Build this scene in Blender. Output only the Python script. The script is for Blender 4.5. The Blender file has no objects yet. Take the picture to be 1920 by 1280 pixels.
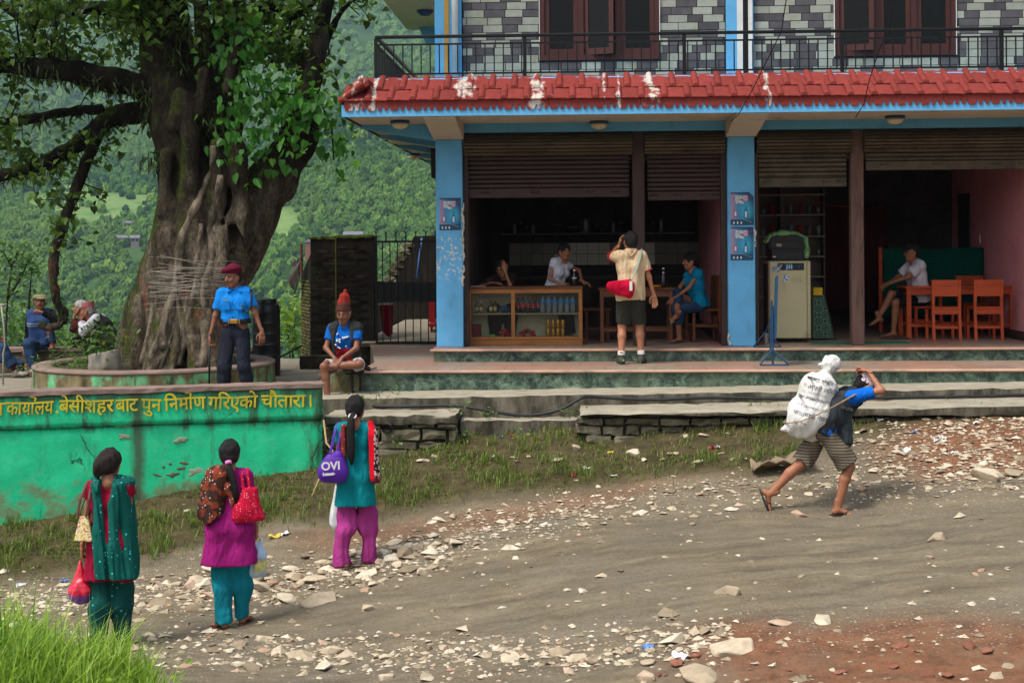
import bpy, bmesh, math, random
import numpy as np
from mathutils import Vector, Matrix, Euler
scene = bpy.context.scene
COL = scene.collection
R = math.radians
rng = np.random.default_rng(11)
random.seed(11)
# ------------------------------------------------------------------ camera
# world: X along the shop front, Y into the shop, Z up; z = 0 is the lower marble tread
FPX, PX0, PY0 = 2667.0, 960.0, 460.0        # focal length and principal point in photo pixels
HC, TH, RO = 1.53, R(2.7), R(0.4)           # camera height, yaw, roll
cam_d = bpy.data.cameras.new('camera')
cam = bpy.data.objects.new('camera', cam_d)
COL.objects.link(cam)
cam_d.sensor_width = 36.0
cam_d.lens = FPX * 36.0 / 1920.0
cam_d.shift_y = (PY0 - 640.0) / 1920.0
cam_d.clip_start = 0.2
cam_d.clip_end = 20000.0
cam.matrix_world = Matrix.Translation((0, 0, HC)) @ Matrix.Rotation(TH, 4, 'Z') @ Matrix.Rotation(R(90), 4, 'X') @ Matrix.Rotation(-RO, 4, 'Z')
scene.camera = cam
# ------------------------------------------------------------------ sky, sun, exposure
SUN_EL, SUN_AZ = R(60), R(230)              # sun behind the camera's left shoulder, behind thin cloud
world = bpy.data.worlds.new('World')
scene.world = world
world.use_nodes = True
wn = world.node_tree
wn.nodes.clear()
sky = wn.nodes.new('ShaderNodeTexSky')
sky.sky_type = 'NISHITA'
sky.sun_disc = False
sky.sun_elevation = SUN_EL
sky.sun_rotation = SUN_AZ
sky.dust_density = 4.0
sky.air_density = 1.0
hs = wn.nodes.new('ShaderNodeHueSaturation')
hs.inputs['Saturation'].default_value = 0.45
wbg = wn.nodes.new('ShaderNodeBackground')
wbg.inputs['Strength'].default_value = 0.125
wo = wn.nodes.new('ShaderNodeOutputWorld')
wn.links.new(sky.outputs[0], hs.inputs['Color'])
wn.links.new(hs.outputs[0], wbg.inputs['Color'])
wn.links.new(wbg.outputs[0], wo.inputs['Surface'])
sun_d = bpy.data.lights.new('sun', 'SUN')
sun_d.energy = 1.5
sun_d.angle = R(12)
sun_d.color = (1.0, 0.95, 0.86)
sun = bpy.data.objects.new('sun', sun_d)
COL.objects.link(sun)
sdir = Vector((math.sin(SUN_AZ) * math.cos(SUN_EL), math.cos(SUN_AZ) * math.cos(SUN_EL), math.sin(SUN_EL)))
sun.rotation_euler = sdir.to_track_quat('Z', 'Y').to_euler()
scene.render.engine = 'CYCLES'
vs = scene.view_settings
vs.view_transform = 'Standard'
vs.look = 'None'
vs.gamma = 1.0
vs.use_curve_mapping = False
vs.exposure = 0.95
cy = scene.cycles
cy.use_denoising = True
cy.max_bounces = 6
cy.diffuse_bounces = 3
cy.transparent_max_bounces = 12
cy.volume_bounces = 0
cy.sample_clamp_indirect = 6.0
cy.caustics_reflective = False
cy.caustics_refractive = False
# ------------------------------------------------------------------ photo pixel -> place
def ray(px, py):
 u, v = px - PX0, PY0 - py
 c, s = math.cos(RO), math.sin(RO)
 u, v = u * c + v * s, -u * s + v * c
 r, z = u / FPX, v / FPX
 return np.array([r * math.cos(TH) - math.sin(TH), r * math.sin(TH) + math.cos(TH), z])
CAM = np.array([0.0, 0.0, HC])
def atY(px, py, Y):
 d = ray(px, py); return CAM + d * (Y / d[1])
def atZ(px, py, Z):
 d = ray(px, py); return CAM + d * ((Z - HC) / d[2])
def atD(px, py, D):
 return CAM + ray(px, py) * D
def rd2w(r, d, z=0.0):
 return np.array([r * math.cos(TH) - d * math.sin(TH), r * math.sin(TH) + d * math.cos(TH), z])
# ------------------------------------------------------------------ scene helpers
def S(r, g, b):
 f = lambda c: (c / 255 / 12.92) if c <= 10.31 else ((c / 255 + 0.055) / 1.055) ** 2.4
 return (f(r), f(g), f(b))
def vec(*a): return np.array(a, float)
def tag(o, label=None, cat=None, group=None, kind=None):
 if label: o['label'] = label
 if cat: o['category'] = cat
 if group: o['group'] = group
 if kind: o['kind'] = kind
 return o
def empty(name, loc=(0, 0, 0), rz=0.0, label=None, cat=None, group=None, scale=1.0):
 o = bpy.data.objects.new(name, None)
 COL.objects.link(o)
 o.location = loc
 o.rotation_euler = (0, 0, rz)
 o.scale = (scale,) * 3
 o.empty_display_size = 0.1
 return tag(o, label, cat, group)
def link(name, me, m=None, parent=None, smooth=False):
 o = bpy.data.objects.new(name, me)
 COL.objects.link(o)
 if m is not None:
  for k in (m if isinstance(m, (list, tuple)) else [m]):
   me.materials.append(k)
 if parent is not None:
  o.parent = parent
 if smooth and len(me.polygons):
  me.polygons.foreach_set('use_smooth', np.ones(len(me.polygons), dtype=bool))
 return o
def np_mesh(name, V, F, mi=None):
 """V (n,3); F (m,3|4) array or list of arrays of equal-length faces"""
 me = bpy.data.meshes.new(name)
 V = np.asarray(V, dtype=np.float32)
 Fs = F if isinstance(F, list) else [F]
 Fs = [np.asarray(f, dtype=np.int32) for f in Fs if len(f)]
 me.vertices.add(len(V))
 me.vertices.foreach_set('co', V.ravel())
 nl = sum(f.size for f in Fs)
 npoly = sum(len(f) for f in Fs)
 me.loops.add(nl)
 me.loops.foreach_set('vertex_index', np.concatenate([f.ravel() for f in Fs]) if Fs else np.zeros(0, np.int32))
 me.polygons.add(npoly)
 starts, tot = [], 0
 for f in Fs:
  starts.append(tot + np.arange(len(f)) * f.shape[1]); tot += f.size
 if Fs:
  me.polygons.foreach_set('loop_start', np.concatenate(starts).astype(np.int32))
  if mi is not None:
   me.polygons.foreach_set('material_index', np.asarray(mi, dtype=np.int32))
 me.update(calc_edges=True)
 if npoly: me.polygons.foreach_set('use_smooth', np.zeros(npoly, dtype=bool))
 return me
def copy_tree(o, parent=None):
 c = o.copy(); COL.objects.link(c); c.parent = parent
 for ch in o.children:
  copy_tree(ch, c)
 return c
class MB:
 """collects polygons, builds ONE mesh object"""
 def __init__(self): self.v = []; self.f = []; self.mi = []
 def add(self, vs, fs, mi=0):
  n = len(self.v); self.v += [tuple(map(float, q)) for q in vs]
  for f in fs: self.f.append(tuple(i + n for i in f)); self.mi.append(mi)
  return self
 def box(self, a, b, mi=0, bev=0.0, M=None, jit=0.0):
  x0, y0, z0 = [min(p, q) for p, q in zip(a, b)]; x1, y1, z1 = [max(p, q) for p, q in zip(a, b)]
  if bev > 0:
   e = min(bev, (x1 - x0) * .45, (y1 - y0) * .45, (z1 - z0) * .45)
   vs = []
   for z, i in ((z0, e), (z0 + e, 0), (z1 - e, 0), (z1, e)):
    q = e if i == 0 else 0
    X0, X1, Y0, Y1 = x0 + i, x1 - i, y0 + i, y1 - i
    c = e if i == 0 else e * 0.4
    vs += [(X0 + c, Y0, z), (X1 - c, Y0, z), (X1, Y0 + c, z), (X1, Y1 - c, z), (X1 - c, Y1, z), (X0 + c, Y1, z), (X0, Y1 - c, z), (X0, Y0 + c, z)]
   fs = [tuple(range(7, -1, -1)), tuple(range(24, 32))]
   for k in range(3):
    for j in range(8):
     a0, b0 = k * 8 + j, k * 8 + (j + 1) % 8
     fs.append((a0, b0, b0 + 8, a0 + 8))
  else:
   vs = [(x0, y0, z0), (x1, y0, z0), (x1, y1, z0), (x0, y1, z0), (x0, y0, z1), (x1, y0, z1), (x1, y1, z1), (x0, y1, z1)]
   fs = [(3, 2, 1, 0), (4, 5, 6, 7), (0, 1, 5, 4), (1, 2, 6, 5), (2, 3, 7, 6), (3, 0, 4, 7)]
  if jit: vs = [tuple(c + random.uniform(-jit, jit) for c in p) for p in vs]
  if M is not None: vs = [tuple(M @ Vector(p)) for p in vs]
  return self.add(vs, fs, mi)
 def prism(self, pts, y0, y1, mi=0, axis='y', M=None):
  """pts: polygon; axis y -> pts are (x,z); axis x -> (y,z); axis z -> (x,y)"""
  def mk(p, t):
   return {'y': (p[0], t, p[1]), 'x': (t, p[0], p[1]), 'z': (p[0], p[1], t)}[axis]
  n = len(pts)
  vs = [mk(p, y0) for p in pts] + [mk(p, y1) for p in pts]
  if M is not None: vs = [tuple(M @ Vector(p)) for p in vs]
  fs = [tuple(range(n)), tuple(range(2 * n - 1, n - 1, -1))] + [(j, j + n, (j + 1) % n + n, (j + 1) % n) for j in range(n)]
  return self.add(vs, fs, mi)
 def tube(self, pts, r, n=8, mi=0, cap=True, closed=False, flat=1.0):
  P = [Vector(p) for p in pts]
  rs = r if hasattr(r, '__len__') else [r] * len(P)
  vs = []; up = None
  for i, p in enumerate(P):
   if closed: t = (P[(i + 1) % len(P)] - P[i - 1])
   else: t = (P[min(i + 1, len(P) - 1)] - P[max(i - 1, 0)])
   t = t.normalized() if t.length > 1e-9 else Vector((0, 0, 1))
   if up is None:
    up = Vector((0, 0, 1)) if abs(t.z) < .9 else Vector((0, 1, 0))
   a = t.cross(up)
   a = a.normalized() if a.length > 1e-6 else Vector((1, 0, 0))
   b = a.cross(t).normalized(); up = b
   for k in range(n):
    an = 2 * math.pi * k / n
    vs.append(p + a * (rs[i] * math.cos(an)) + b * (rs[i] * flat * math.sin(an)))
  m = len(P); fs = []
  for i in range(m if closed else m - 1):
   for k in range(n):
    a0 = i * n + k; b0 = i * n + (k + 1) % n; j = ((i + 1) % m) * n
    fs.append((a0, b0, j + (k + 1) % n, j + k))
  if cap and not closed:
   fs.append(tuple(range(n - 1, -1, -1))); fs.append(tuple((m - 1) * n + k for k in range(n)))
  return self.add(vs, fs, mi)
 def lathe(self, prof, c=(0, 0, 0), n=16, mi=0, M=None):
  vs = []
  for (r, z) in prof:
   for k in range(n):
    a = 2 * math.pi * k / n
    vs.append((c[0] + r * math.cos(a), c[1] + r * math.sin(a), c[2] + z))
  if M is not None: vs = [tuple(M @ Vector(p)) for p in vs]
  fs = []
  for i in range(len(prof) - 1):
   for k in range(n):
    fs.append((i * n + k, i * n + (k + 1) % n, (i + 1) * n + (k + 1) % n, (i + 1) * n + k))
  fs.append(tuple(range(n - 1, -1, -1))); fs.append(tuple((len(prof) - 1) * n + k for k in range(n)))
  return self.add(vs, fs, mi)
 def grid(self, fn, nu, nv, mi=0, closed_u=False):
  vs = [fn(i / (nu if closed_u else nu - 1), j / (nv - 1)) for j in range(nv) for i in range(nu)]
  fs = []
  for j in range(nv - 1):
   for i in range(nu if closed_u else nu - 1):
    a, b = j * nu + i, j * nu + (i + 1) % nu
    fs.append((a, b, b + nu, a + nu))
  return self.add(vs, fs, mi)
 def build(self, name, m=None, parent=None, smooth=False, solid=0.0):
  me = bpy.data.meshes.new(name)
  me.from_pydata(self.v, [], self.f)
  if any(self.mi): me.polygons.foreach_set('material_index', self.mi)
  me.update()
  o = link(name, me, m, parent, smooth)
  if solid:
   md = o.modifiers.new('thickness', 'SOLIDIFY'); md.thickness = solid; md.offset = 0
  return o
def autosmooth(o, ang=40):
 me = getattr(o, 'data', o)
 bm = bmesh.new(); bm.from_mesh(me)
 for f in bm.faces: f.smooth = True
 for e in bm.edges:
  if len(e.link_faces) == 2 and e.calc_face_angle(0) > R(ang): e.smooth = False
 bm.to_mesh(me); bm.free()
 return o
# ------------------------------------------------------------------ materials
def nd(nt, t, **kw):
 n = nt.nodes.new('ShaderNode' + t)
 for k, v in kw.items():
  if k.startswith('i_'):
   key = k[2:]
   key = int(key) if key.isdigit() else key.replace('_', ' ')
   s = n.inputs[key]
   if isinstance(v, bpy.types.NodeSocket): nt.links.new(v, s)
   else:
    if hasattr(s.default_value, '__len__') and not hasattr(v, '__len__'): v = (v,) * len(s.default_value)
    if hasattr(v, '__len__') and len(s.default_value) == 4 and len(v) == 3: v = tuple(v) + (1,)
    s.default_value = v
  else: setattr(n, k, v)
 return n
def mixc(nt, fac, a, b, mode='MIX'):
 n = nt.nodes.new('ShaderNodeMix'); n.data_type = 'RGBA'; n.blend_type = mode
 for s, v in ((n.inputs[0], fac), (n.inputs[6], a), (n.inputs[7], b)):
  if isinstance(v, bpy.types.NodeSocket): nt.links.new(v, s)
  else:
   if hasattr(v, '__len__') and len(v) == 3: v = tuple(v) + (1,)
   s.default_value = v
 return n.outputs[2]
def mth(nt, op, a, b=0.0, c=0.0):
 n = nt.nodes.new('ShaderNodeMath'); n.operation = op
 for s, v in zip(n.inputs, (a, b, c)):
  if isinstance(v, bpy.types.NodeSocket): nt.links.new(v, s)
  else: s.default_value = v
 return n.outputs[0]
def ramp(nt, fac, stops, interp='LINEAR'):
 n = nt.nodes.new('ShaderNodeValToRGB'); n.color_ramp.interpolation = interp
 e = n.color_ramp.elements
 while len(e) < len(stops): e.new(0.5)
 for x, (p, c) in zip(e, stops):
  x.position = p
  x.color = (c, c, c, 1) if not hasattr(c, '__len__') else tuple(c)[:3] + (1,)
 nt.links.new(fac, n.inputs[0])
 return n.outputs[0]
def coords(nt, kind='Object', scale=(1, 1, 1), rot=(0, 0, 0), loc=(0, 0, 0)):
 tc = nt.nodes.new('ShaderNodeNewGeometry' if kind == 'World' else 'ShaderNodeTexCoord')
 mp = nd(nt, 'Mapping', i_Scale=scale, i_Rotation=rot, i_Location=loc)
 nt.links.new(tc.outputs['Position' if kind == 'World' else kind], mp.inputs[0])
 return mp.outputs[0]
def noise(nt, vec, scale, detail=4.0, rough=0.55, dist=0.0):
 return nd(nt, 'TexNoise', i_Vector=vec, i_Scale=scale, i_Detail=detail, i_Roughness=rough, i_Distortion=dist).outputs[0]
def newmat(name):
 m = bpy.data.materials.new(name); m.use_nodes = True
 nt = m.node_tree; nt.nodes.clear()
 out = nt.nodes.new('ShaderNodeOutputMaterial')
 p = nt.nodes.new('ShaderNodeBsdfPrincipled')
 nt.links.new(p.outputs[0], out.inputs[0])
 return m, nt, p
def setp(nt, p, color=None, rough=None, bump=None, bump_d=0.01, bump_s=0.5, spec=None, **kw):
 def put(s, v):
  if v is None: return
  if isinstance(v, bpy.types.NodeSocket): nt.links.new(v, s)
  else: s.default_value = tuple(v) + (1,) if hasattr(v, '__len__') and len(v) == 3 and len(s.default_value) == 4 else v
 put(p.inputs['Base Color'], color); put(p.inputs['Roughness'], rough)
 if spec is not None: put(p.inputs['Specular IOR Level'], spec)
 if bump is not None:
  b = nd(nt, 'Bump', i_Strength=bump_s, i_Distance=bump_d, i_Height=bump)
  nt.links.new(b.outputs[0], p.inputs['Normal'])
 for k, v in kw.items(): put(p.inputs[k.replace('_', ' ')], v)
MATS = {}
def M(name, c, rough=0.8, var=0.12, scale=4.0, bump=0.15, bscale=60.0, bd=0.004, c2=None, c2t=(0.5, 0.68), c2s=3.0, spec=0.3, stretch=(1, 1, 1), coord='Object', rand=0.0, **kw):
 """plain procedural surface: base colour with mottling, an optional second colour in patches, fine relief"""
 if name in MATS: return MATS[name]
 m, nt, p = newmat(name)
 v = coords(nt, coord, stretch)
 n1 = noise(nt, v, scale, 5)
 col = mixc(nt, 1.0, c, ramp(nt, n1, [(0.25, 1 - var), (0.75, 1 + var)]), 'MULTIPLY')
 if c2 is not None:
  n2 = noise(nt, v, c2s, 7, 0.65)
  col = mixc(nt, ramp(nt, n2, [(c2t[0], 0.0), (c2t[1], 1.0)]), col, c2)
 if rand:
  oi = nt.nodes.new('ShaderNodeObjectInfo')
  col = mixc(nt, 1.0, col, ramp(nt, oi.outputs['Random'], [(0, 1 - rand), (1, 1 + rand)]), 'MULTIPLY')
 b = noise(nt, v, bscale, 4) if bump else None
 setp(nt, p, col, rough, b, bd, bump, spec, **kw)
 MATS[name] = m
 return m
# ------------------------------------------------------------------ soft solids: distance fields meshed with surface nets
class Field:
 def __init__(self, lo, hi, h):
  self.lo = np.array(lo, float); self.h = h
  self.n = np.maximum(4, np.ceil((np.array(hi, float) - self.lo) / h).astype(int) + 1)
  self.F = np.full(tuple(self.n), 1.0, dtype=np.float32)
 def sub(self, lo, hi):
  a = np.clip(np.floor((np.array(lo) - self.lo) / self.h).astype(int), 0, self.n)
  b = np.clip(np.ceil((np.array(hi) - self.lo) / self.h).astype(int) + 1, 0, self.n)
  if np.any(b <= a): return None, None
  sl = tuple(slice(i, j) for i, j in zip(a, b))
  ax = [self.lo[k] + np.arange(a[k], b[k]) * self.h for k in range(3)]
  return sl, np.meshgrid(*ax, indexing='ij')
 def all(self):
  ax = [self.lo[k] + np.arange(self.n[k]) * self.h for k in range(3)]
  return np.meshgrid(*ax, indexing='ij')
 def put(self, sl, D, k):
  A = self.F[sl]
  if k <= 0: self.F[sl] = np.minimum(A, D)
  else:
   hh = np.clip(0.5 + 0.5 * (A - D) / k, 0, 1)
   self.F[sl] = A * (1 - hh) + D * hh - k * hh * (1 - hh)
 def cut(self, sl, D):
  self.F[sl] = np.maximum(self.F[sl], -D)
 def cone(self, a, b, ra, rb, k=0.03, s=(1, 1, 1), c0=None, c1=None, sub=False, rot=None):
  a = np.array(a, float); b = np.array(b, float); s = np.array(s, float)
  m = max(ra, rb) / min(1.0, s.min()) + k + 2 * self.h
  sl, G = self.sub(np.minimum(a, b) - m, np.maximum(a, b) + m)
  if sl is None: return self
  o = (a + b) / 2
  q = [(G[i] - o[i]) * s[i] for i in range(3)]
  A = (a - o) * s; B = (b - o) * s
  ba = B - A; L2 = float(ba @ ba) + 1e-12
  t = ((q[0] - A[0]) * ba[0] + (q[1] - A[1]) * ba[1] + (q[2] - A[2]) * ba[2]) / L2
  tc = np.clip(t, 0, 1)
  D = np.sqrt(sum((q[i] - A[i] - ba[i] * tc) ** 2 for i in range(3))) - (ra + (rb - ra) * tc)
  D = D / s.max()
  L = math.sqrt(L2)
  if c0 is not None: D = np.maximum(D, (c0 - t) * L)
  if c1 is not None: D = np.maximum(D, (t - c1) * L)
  if sub: self.cut(sl, D)
  else: self.put(sl, D.astype(np.float32), k)
  return self
 def ell(self, c, r, k=0.02, sub=False, rot=None):
  c = np.array(c, float); r = np.array(r, float)
  m = r.max() + k + 2 * self.h
  sl, G = self.sub(c - m, c + m)
  if sl is None: return self
  q = [G[i] - c[i] for i in range(3)]
  if rot is not None:
   Rm = np.array(Euler(rot).to_matrix()).T
   q = [Rm[i, 0] * q[0] + Rm[i, 1] * q[1] + Rm[i, 2] * q[2] for i in range(3)]
  n0 = np.sqrt(sum((q[i] / r[i]) ** 2 for i in range(3))) + 1e-9
  n1 = np.sqrt(sum((q[i] / r[i] ** 2) ** 2 for i in range(3))) + 1e-9
  D = n0 * (n0 - 1) / n1
  if sub: self.cut(sl, D)
  else: self.put(sl, D.astype(np.float32), k)
  return self
 def plane(self, p, n, keep_below=True):
  """keep the side opposite to n"""
  n = np.array(n, float); n /= np.linalg.norm(n)
  ax = [((self.lo[k] + np.arange(self.n[k]) * self.h - p[k]) * n[k]).astype(np.float32) for k in range(3)]
  np.maximum(self.F, ax[0][:, None, None] + ax[1][None, :, None] + ax[2][None, None, :], out=self.F)
  return self
 def ripple(self, amp, freq, seed=0, st=(1, 1, 0.25), n=7):
  r2 = np.random.default_rng(seed)
  I = np.nonzero(np.abs(self.F) < 4 * amp + 2 * self.h)
  G = [self.lo[k] + I[k] * self.h for k in range(3)]; acc = 0
  for i in range(n):
   kx = r2.normal(size=3) * freq * np.array(st) * r2.uniform(0.6, 1.6)
   acc = acc + np.sin(kx[0] * G[0] + kx[1] * G[1] + kx[2] * G[2] + r2.uniform(0, 6.28))
  self.F[I] = self.F[I] + (acc * amp / math.sqrt(n)).astype(np.float32)
  return self
 def mesh(self):
  F = self.F
  F = np.pad(F, 1, constant_values=1.0)
  lo = self.lo - self.h
  ins = F < 0
  nx, ny, nz = F.shape
  c = np.zeros((nx - 1, ny - 1, nz - 1), np.int8)
  for dx in (0, 1):
   for dy in (0, 1):
    for dz in (0, 1):
     c += ins[dx:nx - 1 + dx, dy:ny - 1 + dy, dz:nz - 1 + dz]
  I, J, K = np.nonzero((c > 0) & (c < 8))
  if len(I) == 0: return np.zeros((0, 3)), np.zeros((0, 4), int)
  P = np.zeros((len(I), 3)); W = np.zeros(len(I))
  cor = [(a, b, d) for a in (0, 1) for b in (0, 1) for d in (0, 1)]
  for p in cor:
   for ax in range(3):
    if p[ax]: continue
    q = list(p); q[ax] = 1
    f0 = F[I + p[0], J + p[1], K + p[2]]; f1 = F[I + q[0], J + q[1], K + q[2]]
    x = (f0 < 0) != (f1 < 0)
    t = np.where(x, f0 / np.where(x, f0 - f1, 1), 0)
    for m in range(3):
     P[:, m] += np.where(x, p[m] + (t if m == ax else 0), 0)
    W += x
  P = P / W[:, None]
  V = lo + (np.stack([I, J, K], 1) + P) * self.h
  idx = np.full(c.shape, -1, np.int64); idx[I, J, K] = np.arange(len(I))
  quads = []
  for ax in range(3):
   s0 = [slice(1, -1)] * 3; s1 = [slice(1, -1)] * 3
   s0[ax] = slice(0, -1); s1[ax] = slice(1, None)
   f0 = ins[tuple(s0)]; f1 = ins[tuple(s1)]
   X = np.argwhere(f0 != f1)
   if len(X) == 0: continue
   flip = f0[tuple(X.T)]
   off = np.ones(3, int); off[ax] = 0
   g = X + off                       # grid index of the edge's first node
   b, d = [(1, 2), (2, 0), (0, 1)][ax]
   def cell(db, dd):
    e = g.copy(); e[:, b] -= db; e[:, d] -= dd
    return idx[e[:, 0], e[:, 1], e[:, 2]]
   q = np.stack([cell(1, 1), cell(0, 1), cell(0, 0), cell(1, 0)], 1)
   q[~flip] = q[~flip][:, ::-1]
   quads.append(q)
  Q = np.concatenate(quads)
  Q = Q[(Q >= 0).all(1)]
  return V, Q
 def build(self, name, m=None, parent=None):
  V, Q = self.mesh()
  return link(name, np_mesh(name, V, Q), m, parent, True)
def text_mesh(s, size=1.0, extrude=0.0, spacing=1.0, bold=0.0):
 c = bpy.data.curves.new('t', 'FONT'); c.body = s; c.size = size; c.extrude = extrude; c.space_character = spacing; c.offset = bold
 c.align_x = 'LEFT'; c.resolution_u = 3
 o = bpy.data.objects.new('t', c); COL.objects.link(o)
 dg = bpy.context.evaluated_depsgraph_get()
 me = bpy.data.meshes.new_from_object(o.evaluated_get(dg), depsgraph=dg)
 bpy.data.objects.remove(o); bpy.data.curves.remove(c)
 me.materials.clear()
 return me
# ================================================================== ground
def vnoise2(x, y, seed=0):
 xi = np.floor(x).astype(np.int64); yi = np.floor(y).astype(np.int64)
 fx = x - xi; fy = y - yi
 fx = fx * fx * (3 - 2 * fx); fy = fy * fy * (3 - 2 * fy)
 def hsh(a, b):
  h = (a * 374761393 + b * 668265263 + seed * 1274126177) & 0x7fffffff
  h = ((h ^ (h >> 13)) * 1274126177) & 0x7fffffff
  return ((h ^ (h >> 16)) & 0xffff) / 65535.0
 return (hsh(xi, yi) * (1 - fx) + hsh(xi + 1, yi) * fx) * (1 - fy) + (hsh(xi, yi + 1) * (1 - fx) + hsh(xi + 1, yi + 1) * fx) * fy
def fbm2(x, y, oct=4, seed=0, gain=0.5):
 s = 0; a = 1; t = 0
 for k in range(oct):
  s = s + a * vnoise2(x * 2 ** k, y * 2 ** k, seed + 17 * k); t += a; a *= gain
 return s / t * 2 - 1
def w2rd(x, y):
 return x * math.cos(TH) + y * math.sin(TH), -x * math.sin(TH) + y * math.cos(TH)
_cp = []
for px, py, D in ((205, 1218, 11.5), (445, 1178, 11.96), (665, 1064, 13.5), (1560, 962, 13.6),
                  (0, 985, 15.05), (300, 925, 15.4), (600, 872, 15.75), (705, 868, 15.9), (850, 838, 16.0), (1088, 820, 16.0),
                  (1300, 800, 15.85), (1480, 782, 15.8), (1900, 768, 15.75), (2300, 750, 15.7),
                  (80, 1075, 14.1), (300, 1050, 14.2), (560, 985, 14.6), (900, 925, 14.9), (1200, 890, 14.9), (1500, 862, 14.9),
                  (960, 1280, 9.5), (1500, 1280, 8.6), (1900, 1240, 8.6), (500, 1280, 10.1), (1900, 985, 12.0), (1200, 1080, 11.6),
                  (-500, 1010, 15.0), (-500, 1230, 11.5), (2400, 980, 12.0)):
 p = atD(px, py, D); r_, d_ = w2rd(p[0], p[1]); _cp.append((r_, d_, p[2]))
_cp += [(-2.6, 8.0, -.98), (-3.6, 7.8, -.86), (-1.5, 7.4, -1.3), (0.5, 6.5, -1.45), (3.0, 6.5, -1.0), (-12, 12, -2.3), (-12, 17, -1.6), (12, 12, .2), (12, 17, .3), (-10, 5, -1.6), (10, 5, -.2), (0, 3, -1.4),
  (-8, 22, -1.2), (0, 22, -1.0), (8, 22, -.6)]
_cp = np.array(_cp)
def _tps(d2): return 0.5 * d2 * np.log(d2 + 1e-9)
_n = len(_cp)
_D2 = ((_cp[:, None, :2] - _cp[None, :, :2]) ** 2).sum(-1)
_A = np.zeros((_n + 3, _n + 3)); _A[:_n, :_n] = _tps(_D2) + np.eye(_n) * 0.35
_A[:_n, _n] = 1; _A[:_n, _n + 1:] = _cp[:, :2]; _A[_n, :_n] = 1; _A[_n + 1:, :_n] = _cp[:, :2].T
_W = np.linalg.solve(_A, np.concatenate([_cp[:, 2], np.zeros(3)]))
def gz_rd(r, d):
 r = np.asarray(r, float); d = np.asarray(d, float)
 z = _W[_n] + _W[_n + 1] * r + _W[_n + 2] * d
 for i in range(_n):
  z = z + _W[i] * _tps((r - _cp[i, 0]) ** 2 + (d - _cp[i, 1]) ** 2)
 z = z + 0.035 * fbm2(r * 1.3, d * 1.6, 3, 3) + 0.022 * fbm2(r * 5, d * 6, 3, 5) + 0.010 * fbm2(r * 22, d * 24, 2, 9)
 return z
def w2px(P):
 P = np.asarray(P, float); r, d = w2rd(P[..., 0], P[..., 1])
 u = FPX * r / d; v = FPX * (P[..., 2] - HC) / d
 c, s = math.cos(RO), math.sin(RO)
 return PX0 + u * c - v * s, PY0 - (u * s + v * c)
def _axis(pts):
 out = []
 for (a, b, st) in pts: out.append(np.arange(a, b, st))
 return np.concatenate(out + [[pts[-1][1]]])
_ra = _axis([(-40, -9, 1.5), (-9, 8.5, 0.055), (8.5, 40, 1.5)])
_da = _axis([(-4, 6.6, 0.5), (6.6, 17.4, 0.055), (17.4, 24, 0.6)])
RR, DD = np.meshgrid(_ra, _da)
ZZ = gz_rd(RR, DD)
XX = RR * math.cos(TH) - DD * math.sin(TH); YY = RR * math.sin(TH) + DD * math.cos(TH)
nr, ndp = len(_ra), len(_da)
ii = (np.arange(ndp - 1)[:, None] * nr + np.arange(nr - 1)[None]).ravel()
def gz(x, y):
 r, d = w2rd(np.asarray(x, float), np.asarray(y, float))
 i = np.clip(np.interp(r, _ra, np.arange(nr)), 0, nr - 1.001); j = np.clip(np.interp(d, _da, np.arange(ndp)), 0, ndp - 1.001)
 i0 = i.astype(int); j0 = j.astype(int); fi = i - i0; fj = j - j0
 return (ZZ[j0, i0] * (1 - fi) + ZZ[j0, i0 + 1] * fi) * (1 - fj) + (ZZ[j0 + 1, i0] * (1 - fi) + ZZ[j0 + 1, i0 + 1] * fi) * fj
def on_ground(px, py):
 """where the view ray of a photo pixel meets the ground"""
 k = ray(px, py); D = np.linspace(5, 17.5, 500)
 P = CAM[None] + k[None] * D[:, None]
 below = P[:, 2] < gz(P[:, 0], P[:, 1])
 i = int(np.argmax(below)) if below.any() else 499
 x, y = P[i, 0], P[i, 1]
 return np.array([x, y, float(gz(x, y))])
g_me = np_mesh('ground', np.stack([XX, YY, ZZ], -1).reshape(-1, 3), np.stack([ii, ii + 1, ii + nr + 1, ii + nr], 1))
PXg, PYg = w2px(np.stack([XX, YY, ZZ], -1))
def sstep(a, b, x): t = np.clip((x - a) / (b - a), 0, 1); return t * t * (3 - 2 * t)
# what the soil itself is made of, from place to place: red clay, pale gravel, humus under grass
_w1 = fbm2(XX * .9, YY * .9, 4, 21) * 40
red = np.maximum(sstep(1155, 1200, PYg + _w1 * .7 - (PXg - 1200) * -.012) * sstep(1180, 1450, PXg + _w1 * 3),
                 sstep(1560, 1720, PXg + _w1 * 2) * sstep(905, 870, PYg + _w1 * .6))
red = np.maximum(red, .55 * sstep(30, 8, np.abs(PYg - (1010 - (PXg - 640) * .17) + _w1)) * sstep(500, 620, PXg) * sstep(1500, 1100, PXg))
def grass_mask(px, py, w=0.0):
 top = np.interp(px, [-600, 0, 605, 620, 860, 1090, 1480, 1900, 2500], [930, 930, 845, 830, 800, 795, 770, 755, 740])
 low = np.interp(px, [-600, 0, 280, 520, 640, 900, 1200, 1450, 1560, 1700, 1900, 2500], [1105, 1085, 1060, 985, 985, 935, 905, 880, 835, 795, 783, 765])
 return sstep(-6, 14, py + w * .3 - top) * sstep(16, -22, py + w - low)
hum = grass_mask(PXg, PYg, _w1 * .6)
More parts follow.
